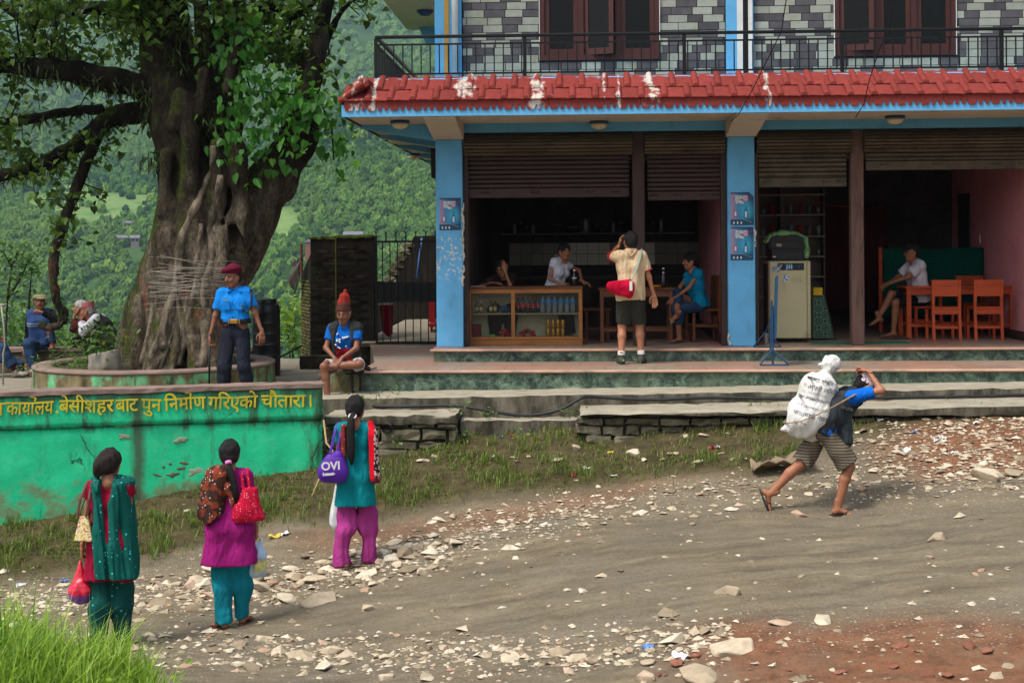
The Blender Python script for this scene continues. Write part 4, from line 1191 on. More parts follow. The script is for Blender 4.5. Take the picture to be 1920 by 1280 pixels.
# ================================================================== the old fig tree
DT = 19.35
def T(px, py, dd=0.0): return atD(px, py, DT + dd)
tz0 = PZ + .3
tb = np.array([T(330, 660)[0], pcy, tz0])
tr = empty('fig_tree', tuple(tb), 0, 'huge old fig tree with buttress roots and mossy limbs in the planter', 'tree')
def L(p): return np.array(p) - tb
m, nt, p = newmat('mossy_bark')
v = coords(nt, 'Object')
vst = coords(nt, 'Object', (1, 1, .3))
c = ramp(nt, noise(nt, vst, 5, 8, .7), [(.28, S(40, 34, 28)), (.44, S(82, 72, 60)), (.58, S(122, 110, 94)), (.74, S(168, 156, 138))])
sx = nd(nt, 'SeparateXYZ', i_0=v)
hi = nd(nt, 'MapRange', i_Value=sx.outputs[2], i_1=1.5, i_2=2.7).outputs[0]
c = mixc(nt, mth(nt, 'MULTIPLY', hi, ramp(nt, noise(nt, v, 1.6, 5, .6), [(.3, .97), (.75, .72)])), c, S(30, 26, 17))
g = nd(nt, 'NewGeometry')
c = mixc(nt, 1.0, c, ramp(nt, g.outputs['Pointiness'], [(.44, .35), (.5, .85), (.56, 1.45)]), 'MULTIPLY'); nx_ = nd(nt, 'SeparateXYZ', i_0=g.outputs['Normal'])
ms = mth(nt, 'ADD', noise(nt, v, 2.8, 7, .7), mth(nt, 'MULTIPLY', mth(nt, 'ADD', mth(nt, 'MULTIPLY', nx_.outputs[0], -.14), mth(nt, 'MULTIPLY', nx_.outputs[2], .12)), 1.0))
c = mixc(nt, ramp(nt, ms, [(.55, 0), (.7, .8)]), c, ramp(nt, noise(nt, v, 14, 5, .7), [(.3, S(34, 42, 12)), (.7, S(82, 96, 30))]))
c = mixc(nt, ramp(nt, noise(nt, coords(nt, 'Object', loc=(3, 4, 5)), 6, 6, .75), [(.66, 0), (.72, .8)]), c, S(150, 138, 118))
zr = mth(nt, 'MULTIPLY', nd(nt, 'MapRange', i_Value=sx.outputs[2], i_1=.15, i_2=.4).outputs[0], nd(nt, 'MapRange', i_Value=sx.outputs[2], i_1=1.5, i_2=.9).outputs[0])
pw = mth(nt, 'MULTIPLY', zr, ramp(nt, noise(nt, coords(nt, 'Object', (1, 1, .28), loc=(1.7, 2, 0)), 5.5, 5, .7), [(.565, 0), (.68, .8)]))
c = mixc(nt, pw, c, S(186, 74, 40))
c = mixc(nt, 1.0, c, ramp(nt, noise(nt, coords(nt, 'Object', (1, 1, .45)), 28, 6, .75), [(.32, .4), (.62, 1.35)]), 'MULTIPLY')
bumpn = mth(nt, 'ADD', noise(nt, coords(nt, 'Object', (1, 1, .22)), 16, 7, .72), mth(nt, 'MULTIPLY', noise(nt, v, 40, 4), .5))
setp(nt, p, c, .95, bumpn, .08, 1.0, .12)
BARK = m
f = Field((-1.45, -1.25, -.25), (2.1, 1.0, 5.6), .024)
def tcone(a, b, ra, rb, k=.12): f.cone(L(a), L(b), ra, rb, k)
tcone(T(322, 690, .1), T(352, 520, .1), .72, .64); tcone(T(352, 520, .1), T(385, 380, .05), .64, .58)
tcone(T(400, 560, .1), T(462, 400, .0), .34, .44)
tcone(T(385, 400), T(345, 240), .52, .42); tcone(T(345, 240), T(318, 110, .05), .42, .36); tcone(T(318, 110, .05), T(300, -120, .1), .36, .30)
tcone(T(392, 380, .1), T(418, 220, .15), .36, .27); tcone(T(418, 220, .15), T(430, -120, .2), .25, .2)
tcone(T(440, 430), T(505, 345), .42, .33); tcone(T(505, 345), T(560, 250, .1), .28, .22); tcone(T(560, 250, .1), T(600, 60, .3), .2, .12)
tcone(T(395, 330, -.1), T(385, 180, -.05), .2, .15, .08); tcone(T(385, 180, -.05), T(372, -60, .0), .15, .12, .08);
tcone(T(285, 205, .05), T(318, 190), .16, .3, .1); tcone(T(285, 165), T(320, 175), .16, .3, .1)
r2 = np.random.default_rng(5)
for (x0, y0, x1, y1, dd, ra, rb) in ((300, 560, 236, 700, -.3, .2, .1), (310, 590, 285, 705, -.75, .16, .09), (340, 600, 318, 706, -.85, .13, .07), (375, 590, 365, 706, -.85, .16, .1), (395, 580, 392, 704, -.7, .16, .09), (405, 560, 412, 700, -.3, .2, .12), (270, 560, 215, 690, .1, .2, .1), (345, 590, 305, 704, -.85, .1, .06), (385, 610, 395, 707, -.9, .1, .06)):
 a, b = T(x0, y0, dd * .75), T(x1, y1, dd); mid = (a + b) / 2 + np.array([0, .06, 0])
 tcone(a, mid, ra * .9, ra * .85, .06); tcone(mid, b, ra * .85, rb * 1.5, .06)
for q in range(26):      # burls, ridges and hollows
 y_ = r2.uniform(60, 620); x_ = r2.uniform(300, 440) + (y_ < 420) * 10
 f.cone(L(T(x_, y_, -.5)), L(T(x_ + r2.uniform(-14, 14), y_ + r2.uniform(40, 110), -.52)), r2.uniform(.05, .13), r2.uniform(.04, .1), .1)
f.cone(L(T(448, 470, -.52)), L(T(440, 430, -.5)), .14, .1, .0, sub=True)
f.cone(L(T(345, 560, -.86)), L(T(338, 520, -.8)), .09, .06, .0, sub=True)
f.cone(L(T(400, 150, -.42)), L(T(404, 90, -.35)), .08, .06, .0, sub=True)
ROOTS = (([(408, 270, -0.25), (398, 330, -0.33), (370, 380, -0.47), (350, 440, -0.55), (340, 510, -0.61), (335, 560, -0.67)], .06, .07), ([(420, 330, -0.29), (412, 380, -0.39), (400, 430, -0.47), (404, 490, -0.51), (395, 545, -0.57), (398, 610, -0.65), (402, 690, -0.73)], .055, .09), ([(352, 440, -0.53), (338, 520, -0.61), (322, 580, -0.69), (300, 640, -0.79), (288, 700, -0.87)], .05, .075), ([(345, 530, -0.61), (352, 590, -0.71), (360, 640, -0.79), (372, 700, -0.87)], .06, .1), ([(392, 430, -0.47), (380, 500, -0.57), (372, 560, -0.65), (366, 620, -0.75)], .035, .05), ([(320, 640, -0.77), (300, 675, -0.87), (280, 704, -0.95)], .045, .05), ([(345, 600, -0.73), (330, 650, -0.83), (322, 704, -0.91)], .045, .06), ([(262, 560, -0.37), (262, 620, -0.49), (258, 700, -0.62)], .05, .09), ([(405, 560, -.5), (408, 620, -.58), (416, 700, -.66)], .06, .1))
for pts_, r0_, r1_ in ROOTS:      # roots fused into the bark
 n_ = len(pts_) - 1
 for i in range(n_): f.cone(L(T(*pts_[i])), L(T(*pts_[i + 1])), r0_ + (r1_ - r0_) * i / n_ + .01, r0_ + (r1_ - r0_) * (i + 1) / n_ + .01, .035)
f.ripple(.020, 11, 12, (1, 1, .1)); f.ripple(.012, 9, 3, (1, 1, .35)); f.ripple(.008, 26, 4, (1, 1, .3)); f.ripple(.02, 3.5, 6, (1, 1, .6))
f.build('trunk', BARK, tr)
PROOT = M('pale_root_bark', S(120, 108, 92), .95, .4, 9, 1.0, 30, stretch=(1, 1, .5), bd=.03, c2=S(58, 52, 40), c2t=(.42, .6), c2s=7)
ys_f = f.lo[1] + np.arange(f.n[1]) * f.h
def on_bark(P_):      # the bark's front surface at that place
 a = int(np.clip((P_[0] - f.lo[0]) / f.h, 0, f.n[0] - 1)); b = int(np.clip((P_[2] - f.lo[2]) / f.h, 0, f.n[2] - 1)); k = int(np.argmax(f.F[a, :, b] < 0))
 return vec(P_[0], ys_f[k] if k else P_[1], P_[2])
for pts_, r0_, r1_ in (([(408, 275), (404, 320), (385, 360), (366, 400), (352, 445), (348, 490), (338, 540), (326, 600), (322, 660)], .05, .06), ([(422, 330), (410, 380), (400, 430), (405, 480), (394, 530), (398, 590), (400, 650), (392, 690)], .045, .075), ([(384, 420), (376, 470), (380, 520), (368, 570), (362, 630), (350, 690)], .03, .06), ([(352, 450), (344, 520), (352, 580), (345, 640), (356, 695)], .035, .06), ([(330, 560), (318, 620), (300, 690)], .035, .05), ([(290, 570), (284, 630), (276, 692)], .035, .06), ([(345, 600), (330, 650), (318, 695)], .03, .04)):
 P = [vec(*L(T(*q, -.4))) for q in pts_]; out = []; rr = []
 for i in range(len(P) - 1):
  for t in np.linspace(0, 1, 7)[:-1]:
   q = P[i] * (1 - t) + P[i + 1] * t; q[0] += .012 * math.sin(i * 2.3 + t * 4); out.append(on_bark(q)); rr.append((r0_ + (r1_ - r0_) * (i + t) / len(P)) * (1 + .14 * math.sin(i * 5 + t * 6)))
 Y_ = np.array([q[1] for q in out]); Y_ = np.convolve(np.pad(Y_, 3, 'edge'), np.ones(7) / 7, 'valid')
 out = [vec(q[0], y_ + .012, q[2]) for q, y_ in zip(out, Y_)]; MB().tube(out, rr, 10).build('root', PROOT, tr, True)
# limbs
BR = {}
def limb(name, pts_, r0, r1, n=10):
 P = [L(T(*q)) for q in pts_]; out = []; rr = []; k = len(P)
 for i in range(k - 1):
  a0 = P[max(i - 1, 0)]; a1 = P[i]; a2 = P[i + 1]; a3 = P[min(i + 2, k - 1)]
  for t in np.linspace(0, 1, 6)[:-1]:
   q = .5 * ((2 * a1) + (-a0 + a2) * t + (2 * a0 - 5 * a1 + 4 * a2 - a3) * t * t + (-a0 + 3 * a1 - 3 * a2 + a3) * t ** 3)
   out.append(q + r2.normal(size=3) * .008); rr.append((r0 + (r1 - r0) * (i + t) / (k - 1)) * (1 + .08 * r2.normal()))
 out.append(P[-1]); rr.append(r1)
 MB().tube(out, rr, n).build('limb', BARK, tr, True)
 BR[name] = np.array(out); return out
limb('a', [(330, 180, 0), (280, 165, -.05), (200, 148, -.2), (110, 132, -.3), (20, 122, -.2), (-120, 110, 0)], .2, .11)
limb('b', [(330, 200, 0), (280, 210, .05), (225, 215, .1), (190, 232, .1), (150, 268, .15), (95, 300, .2), (40, 322, .25), (-40, 338, .3)], .17, .085)
limb('c', [(195, 232, .1), (170, 280, .05), (148, 340, 0), (122, 410, -.1), (103, 470, -.15), (100, 520, -.15), (108, 565, -.1), (121, 590, 0), (112, 608, .05), (92, 614, .1), (74, 606, .1)], .085, .05, 8)
limb('d', [(195, 205, .1), (130, 210, .15), (60, 222, .2), (-40, 240, .3)], .075, .05, 8)
limb('e', [(310, 60, .1), (230, 20, .5), (120, 20, .8), (60, 45, 1.0), (20, 20, 1.1), (-60, -40, 1.2)], .13, .05, 8)
limb('f', [(560, 240, .1), (590, 130, .4), (620, 60, .6), (650, 10, .8), (700, -40, 1)], .07, .02, 8)
limb('g', [(430, 60, .2), (500, 10, .5), (560, 30, .8), (640, -60, 1.2)], .1, .03, 8)
limb('h', [(60, 45, 1.0), (62, 90, 1.0), (40, 150, 1.1)], .05, .02, 6)
limb('i', [(300, -80, .1), (200, -160, -.6), (60, -260, -1.2), (-100, -330, -1.6)], .25, .1)
limb('j', [(430, -100, .2), (520, -240, -.5), (650, -330, -1.2)], .2, .08)
limb('k', [(600, 60, .3), (640, -80, .5), (720, -200, .6)], .11, .05, 8)
# leaves
def leafmat(name, c, c2, tr_=.35):
 m, nt, p = newmat(name)
 v = coords(nt, 'World')
 n_ = noise(nt, v, 7, 2, .5)
 g = nd(nt, 'NewGeometry')
 col = ramp(nt, nd(nt, 'TexWhiteNoise', noise_dimensions='1D', i_W=mth(nt, 'MULTIPLY', g.outputs['Random Per Island'], 97.0)).outputs[0], [(0, c), (1, c2)])
 oi = nt.nodes.new('ShaderNodeObjectInfo')
 col = mixc(nt, 1.0, col, ramp(nt, oi.outputs['Random'], [(0, .8), (1, 1.2)]), 'MULTIPLY')
 setp(nt, p, col, .42, None, spec=.4)
 tl = nd(nt, 'BsdfTranslucent', i_Color=col)
 mx = nd(nt, 'MixShader', i_0=tr_); nt.links.new(p.outputs[0], mx.inputs[1]); nt.links.new(tl.outputs[0], mx.inputs[2])
 out = [q for q in nt.nodes if q.type == 'OUTPUT_MATERIAL'][0]; nt.links.new(mx.outputs[0], out.inputs[0])
 MATS[name] = m
 return m
LEAFD = leafmat('fig_leaf', S(40, 62, 20), S(96, 128, 42), .45)
LEAFV = leafmat('vine_leaf', S(50, 112, 30), S(118, 178, 62), .45)
heart = np.array([(0, 0, 0), (.28, -.08, .03), (.46, .16, .06), (.40, .5, .05), (.16, .86, .0), (0, 1.12, -.06), (-.16, .86, .0), (-.40, .5, .05), (-.46, .16, .06), (-.28, -.08, .03)])
hF = np.array([(0, 1, 2, 3), (0, 3, 4, 5), (0, 5, 6, 7), (0, 7, 8, 9)])
oval = np.array([(0, 0, 0), (.24, .3, .05), (.2, .7, .03), (0, 1.05, -.06), (-.2, .7, .03), (-.24, .3, .05)])
oF = np.array([(0, 1, 2, 3), (0, 3, 4, 5)])
def leaf_cloud(C, size, shape=heart, faces=hF, droop=.5, seed=0, spread=.9):
 r3 = np.random.default_rng(seed); n_ = len(C)
 az = r3.uniform(0, 2 * np.pi, n_); el = -droop + r3.normal(size=n_) * .45 * spread; rl_ = r3.uniform(-.9, .9, n_)
 d = np.stack([np.cos(az) * np.cos(el), np.sin(az) * np.cos(el), np.sin(el)], 1)
 s = np.cross(d, np.array([0, 0, 1.0])); s /= np.linalg.norm(s, axis=1)[:, None] + 1e-6
 u = np.cross(s, d); s2 = s * np.cos(rl_)[:, None] + u * np.sin(rl_)[:, None]; u2 = np.cross(s2, d)
 sz = (size if hasattr(size, '__len__') else np.full(n_, size)) * r3.uniform(.65, 1.3, n_)
 V = C[:, None] + sz[:, None, None] * (shape[None, :, 0:1] * s2[:, None] + shape[None, :, 1:2] * d[:, None] + shape[None, :, 2:3] * u2[:, None])
 F = faces[None] + (np.arange(n_) * len(shape))[:, None, None]
 return V.reshape(-1, 3), F.reshape(-1, faces.shape[1])
Cs = []; tw = MB(); r3 = np.random.default_rng(9)
allb = np.concatenate([BR[k] for k in BR])
def cluster(px0, px1, py0, py1, n, dd0, dd1, k, rad, twig=True, keep=None):
 for q in range(n):
  x_, y_ = r3.uniform(px0, px1), r3.uniform(py0, py1)
  if keep and not keep(x_, y_): continue
  c = L(T(x_, y_, r3.uniform(dd0, dd1)))
  j = np.argmin(((allb - c) ** 2).sum(1)); a = allb[j]
  m_ = (a + c) / 2 + r3.normal(size=3) * .06 + np.array([0, 0, .05])
  if twig and np.linalg.norm(a - c) < 1.5: tw.tube([a, m_, c], [.012, .008, .004], 4, cap=False)
  nn = int(k * r3.uniform(.5, 1.5))
  off = r3.normal(size=(nn, 3)) * np.array([rad, rad, rad * .7])
  Cs.append(c + off)
cluster(-80, 300, -40, 120, 84, -.8, 1.8, 28, .17)
cluster(-80, 250, 120, 240, 20, -.2, 1.6, 20, .14)
cluster(-60, 130, 225, 330, 20, -.3, .8, 15, .13)
cluster(90, 215, 250, 370, 13, -.2, .5, 10, .11)
cluster(-20, 60, 250, 330, 8, .2, .9, 12, .1)
cluster(60, 150, 360, 470, 12, -.4, .3, 9, .09)
cluster(440, 600, -40, 120, 60, .0, 1.4, 24, .16)
cluster(560, 700, -30, 50, 10, .6, 1.2, 8, .1)
cluster(500, 600, 100, 170, 10, .2, .8, 12, .12)
cluster(230, 450, -60, 40, 45, -.9, .6, 22, .16)
cluster(-300, 800, -420, -60, 110, -2.6, 2.6, 26, .3)
Cs = np.concatenate(Cs)
V, F = leaf_cloud(Cs, .095, heart, hF, .55, 3)
link('crown', np_mesh('crown', V, F), LEAFD, tr); tr.children[-1]['kind'] = 'stuff'
tw.build('twigs', BARK, tr)
# strap ferns and moss hanging from the limbs
ep = []; epd = []
for k, dens in (('a', 620), ('b', 420), ('c', 110), ('d', 90), ('e', 60)):
 P = BR[k]
 for q in range(dens):
  t = r3.uniform(0, len(P) - 1.001) * (1 if k != 'c' else .7); i = int(t); c = P[i] + (P[i + 1] - P[i]) * (t - i)
  rr = {'a': .15, 'b': .11, 'c': .06, 'd': .055, 'e': .07}[k]
  an = r3.uniform(0, 2 * np.pi); c = c + np.array([0, math.cos(an) * rr, math.sin(an) * rr * .9])
  ep.append(c)
for (x_, y_, dd, n_) in ((290, 300, -.3, 60), (388, 225, -.45, 50), (410, 238, -.45, 40), (340, 60, -.4, 60), (325, 110, -.4, 40), (470, 340, -.35, 40), (283, 180, -.2, 80), (290, 215, -.15, 70), (440, 60, -.1, 40), (375, 60, -.4, 50)):
 for q in range(n_): ep.append(L(T(x_, y_, dd)) + r3.normal(size=3) * np.array([.09, .06, .11]))
ep = np.array(ep)
strap = np.array([(-.06, 0, 0), (.06, 0, 0), (.08, .5, .06), (0, 1.1, -.12), (-.08, .5, .06)]); sF = np.array([(0, 1, 2, 4), (4, 2, 3, 3)])
V, F = leaf_cloud(ep, .15, strap, np.array([(0, 1, 2, 4)]), .95, 5);
V2, F2 = leaf_cloud(ep, .15, strap, np.array([(4, 2, 3)]), .95, 5)
link('hanging_ferns', np_mesh('hanging_ferns', V, [F, F2]), leafmat('fern_green', S(34, 48, 14), S(74, 92, 30), .25), tr); tr.children[-1]['kind'] = 'stuff'
# the bright climbing vine on the right limb, leaf by leaf
vn = MB()
vpts = [[(470, 60, -.3), (455, 120, -.4), (470, 170, -.45), (520, 175, -.4), (570, 180, -.3), (620, 200, -.2)], [(480, 160, -.45), (450, 210, -.5), (445, 260, -.5), (450, 310, -.5)], [(520, 180, -.4), (530, 230, -.45), (540, 290, -.45)], [(600, 190, -.25), (622, 240, -.2), (626, 300, -.2)], [(430, 120, -.35), (440, 90, -.35), (450, 30, -.3)]]
VP = []
for s_ in vpts:
 P = [L(T(*q)) for q in s_]; vn.tube(P, .012, 5, cap=False)
 for i in range(len(P) - 1):
  for t in np.linspace(0, 1, 8): VP.append(P[i] * (1 - t) + P[i + 1] * t)
VP = np.array(VP)
vo = vn.build('vine', BARK, tr)
lms = []
for q in range(3):
 me = np_mesh('leaf', heart * np.array([1, 1, 1 + q * .8]), hF); me.materials.append(LEAFV); lms.append(me)
n_ = 0
while n_ < 270:
 c = VP[r3.integers(len(VP))] + r3.normal(size=3) * np.array([.17, .13, .16]) + np.array([0, -.1, -.03])
 o = bpy.data.objects.new('leaf', lms[n_ % 3]); COL.objects.link(o); o.parent = vo
 o.location = c; s_ = r3.uniform(.08, .15); o.scale = (s_, s_, s_)
 o.rotation_euler = (r3.uniform(-2.1, -1.0), r3.uniform(-.5, .5), r3.normal() * .6)
 n_ += 1
C_ = VP[r3.integers(0, len(VP), 520)] + r3.normal(size=(520, 3)) * np.array([.2, .16, .18]); V, F = leaf_cloud(C_, .085, heart, hF, .7, 31); link('vine_foliage', np_mesh('vine_foliage', V, F), LEAFV, tr); tr.children[-1]['kind'] = 'stuff'
# votive threads wound round the trunk
th = MB(); r4 = np.random.default_rng(17)
for q in range(34):
 y_ = r4.normal(528, 19); tilt = r4.normal() * 9
 xl = np.interp(y_, [450, 500, 560, 600], [282, 272, 264, 258]) - r4.uniform(0, 8); xr = np.interp(y_, [450, 500, 560, 600], [470, 456, 440, 432]) + r4.uniform(0, 5)
 pts_ = []
 for k in range(40):
  an = 2 * math.pi * k / 40
  cx = (xl + xr) / 2; hw = (xr - xl) / 2
  sag = r4.normal() * .0
  p_ = T(cx + hw * math.cos(an), y_ + tilt * math.cos(an) + 3 * math.sin(3 * an + q), .05 - .92 * math.sin(an))
  pts_.append(p_)
 th.tube(pts_, .0019, 4, closed=True)
to = th.build('votive_threads', M('white_cotton_thread', S(156, 150, 138), .9)); tag(to, 'pale cotton threads wound many times round the fig trunk', 'thread')
# ================================================================== people: bodies as one soft surface, clothes as shells around them
def unit(a): a = np.asarray(a, float); return a / (np.linalg.norm(a) + 1e-9)
def ik(a, c, l1, l2, pole):
 a = vec(*a); c = vec(*c); d = c - a; L_ = np.linalg.norm(d); L_ = min(L_, (l1 + l2) * .999); u = unit(d)
 x = (l1 * l1 - l2 * l2 + L_ * L_) / (2 * L_); h = math.sqrt(max(0, l1 * l1 - x * x))
 pl_ = vec(*pole) - u * (vec(*pole) @ u)
 return a + u * x + unit(pl_) * h, a + u * L_
def skin(name, c):
 if name in MATS: return MATS[name]
 m, nt, p = newmat(name)
 v = coords(nt, 'Object')
 col = mixc(nt, 1.0, c, ramp(nt, noise(nt, v, 14, 4), [(.3, .86), (.7, 1.1)]), 'MULTIPLY')
 setp(nt, p, col, .5, noise(nt, v, 120, 3), .001, .3, .35)
 MATS[name] = m; return m
SK1 = skin('brown_skin', S(148, 97, 70)); SK2 = skin('dark_brown_skin', S(122, 78, 57)); SK3 = skin('tan_skin', S(160, 108, 80))
EYEW = M('eye_white', S(140, 128, 118), .3, .02, 3, 0); EYED = M('eye_dark', S(20, 14, 12), .2, .02, 3, 0)
LIP = M('lip', S(112, 64, 52), .5, .05, 9, 0)
HAIR = M('black_hair', S(20, 16, 15), .55, .4, 6, .9, 40, stretch=(8, 8, .7), bd=.012, spec=.3)
HAIRB = M('dark_brown_hair', S(36, 25, 20), .55, .4, 6, .9, 40, stretch=(8, 8, .7), bd=.012, spec=.3)
HAIRG = M('grey_hair', S(150, 146, 140), .6, .35, 12, .5, 60, stretch=(4, 4, .8), bd=.004)
def cloth(name, c, var=.14, c2=None, c2t=(.5, .68), st=(1, 1, .35)):
 if name in MATS: return MATS[name]
 m, nt, p = newmat(name); v = coords(nt, 'Object')
 col = mixc(nt, 1.0, c, ramp(nt, noise(nt, v, 5, 5), [(.25, 1 - var), (.75, 1 + var)]), 'MULTIPLY')
 if c2 is not None: col = mixc(nt, ramp(nt, noise(nt, v, 3, 5), [(c2t[0], 0), (c2t[1], 1)]), col, c2)
 hgt = mth(nt, 'ADD', mth(nt, 'MULTIPLY', noise(nt, coords(nt, 'Object', st, (R(12), R(9), 0)), 13, 4, .55, .6), 1.0), mth(nt, 'MULTIPLY', noise(nt, v, 160, 2), .05))
 setp(nt, p, col, .88, hgt, .06, .75, .12); MATS[name] = m
 return m
_hc = {}
def head_canon():
 if 'h' in _hc: return _hc['h']
 f = Field((-.12, -.14, -.17), (.12, .15, .15), .0055)
 f.ell((0, -.012, .035), (.073, .093, .083), .0); f.ell((0, .028, -.02), (.06, .062, .085), .02); f.ell((0, .052, -.088), (.03, .03, .026), .02)
 for s in (-1, 1):
  f.cone((s * .05, .005, -.04), (s * .018, .05, -.09), .027, .022, .02)
  f.ell((s * .04, .062, -.022), (.022, .022, .024), .014)
  f.ell((s * .077, -.004, -.006), (.009, .019, .031), .006, rot=(0, 0, s * .35))
  f.ell((s * .031, .103, .006), (.02, .016, .011), sub=True)
  f.ell((s * .031, .076, .006), (.0145, .014, .012), .003)
  f.ell((s * .028, .085, .027), (.024, .011, .008), .008)
  f.ell((s * .011, .098, -.032), (.009, .011, .008), .006)
 f.cone((0, .086, .018), (0, .106, -.026), .008, .0125, .008)
 f.ell((0, .086, -.057), (.023, .014, .0065), .004); f.ell((0, .084, -.068), (.02, .014, .0075), .004)
 f.cone((0, -.02, -.06), (0, -.03, -.2), .05, .054, .03)
 V, Q = f.mesh(); C_ = V[Q].mean(1); x, y, z = np.abs(C_[:, 0]), C_[:, 1], C_[:, 2]
 mi = np.zeros(len(Q), int)
 mi[(np.abs(x - .031) < .0125) & (np.abs(z - .005) < .0042) & (y > .07)] = 1
 mi[(np.abs(x - .031) < .0068) & (np.abs(z - .006) < .0062) & (y > .07)] = 2
 mi[(np.abs(z - .029 - (.03 - x) * .1) < .004) & (x > .012) & (x < .05) & (y > .065)] = 3
 mi[(np.abs(z + .062) < .009) & (x < .02) & (y > .078)] = 4
 _hc['h'] = (V, Q, mi); return _hc['h']
def hand_canon(curl, spread=.0):
 """left hand: fingers +Y, palm -Z, thumb +X"""
 key = ('hand', round(curl, 2))
 if key in _hc: return _hc[key]
 f = Field((-.075, -.05, -.12), (.1, .2, .05), .0042)
 f.cone((0, -.03, 0), (0, .02, 0), .024, .025, .01, s=(1, 1, 1.25))
 for i, (x, l, sc) in enumerate(((.03, .084, .92), (.0105, .088, 1.0), (-.0105, .084, .95), (-.03, .076, .78))):
  f.cone((x * .55, .012, 0), (x, l, 0), .014, .0115, .008)
  p = vec(x, l, 0); a = curl * .55
  for L_, r0, r1, w in ((.043, .0098, .009, 1), (.027, .009, .0082, 1.1), (.021, .0082, .007, .8)):
   q = p + vec(x * .12, math.cos(a), -math.sin(a)) * L_ * sc
   f.cone(p, q, r0, r1, .002); p = q; a += curl * .75 * w
 p = vec(.026, .018, -.006); q = p + vec(.028, .03, -.012); f.cone(p, q, .014, .011, .008)
 a = min(curl, 1.1); w_ = q + vec(.016 - .018 * a, .026, -.012 * a); f.cone(q, w_, .0105, .0092, .003); f.cone(w_, w_ + vec(.004 - .02 * a, .021, -.008 * a), .0092, .0075, .003)
 _hc[key] = f.mesh(); return _hc[key]
def foot_canon(bare=True):
 if ('foot', bare) in _hc: return _hc[('foot', bare)]
 f = Field((-.07, -.1, -.09), (.07, .2, .09), .0062)
 f.cone((0, 0, .06), (0, -.01, -.02), .036, .034, .02); f.ell((0, -.032, -.048), (.031, .034, .03), .015)
 f.cone((0, .0, -.03), (.002, .1, -.058), .034, .022, .02, s=(.9, 1, 1.1)); f.ell((0, .1, -.06), (.043, .04, .018), .012)
 if bare:
  for i, x in enumerate((-.030, -.010, .007, .021, .034)):
   r = .013 if i == 0 else .0095 - .0007 * i
   f.cone((x, .115, -.064), (x * 1.06, .163 - .0055 * i * i * .55 - .004 * i, -.066), r, r * .9, .004)
 else: f.ell((0, .13, -.06), (.036, .04, .018), .012)
 f.plane((0, 0, -.077), (0, 0, -1))
 _hc[('foot', bare)] = f.mesh(); return _hc[('foot', bare)]
def frame3(y, zhint):
 y = unit(y); x = unit(np.cross(y, zhint)); z = np.cross(x, y); return np.stack([x, y, z], 1)
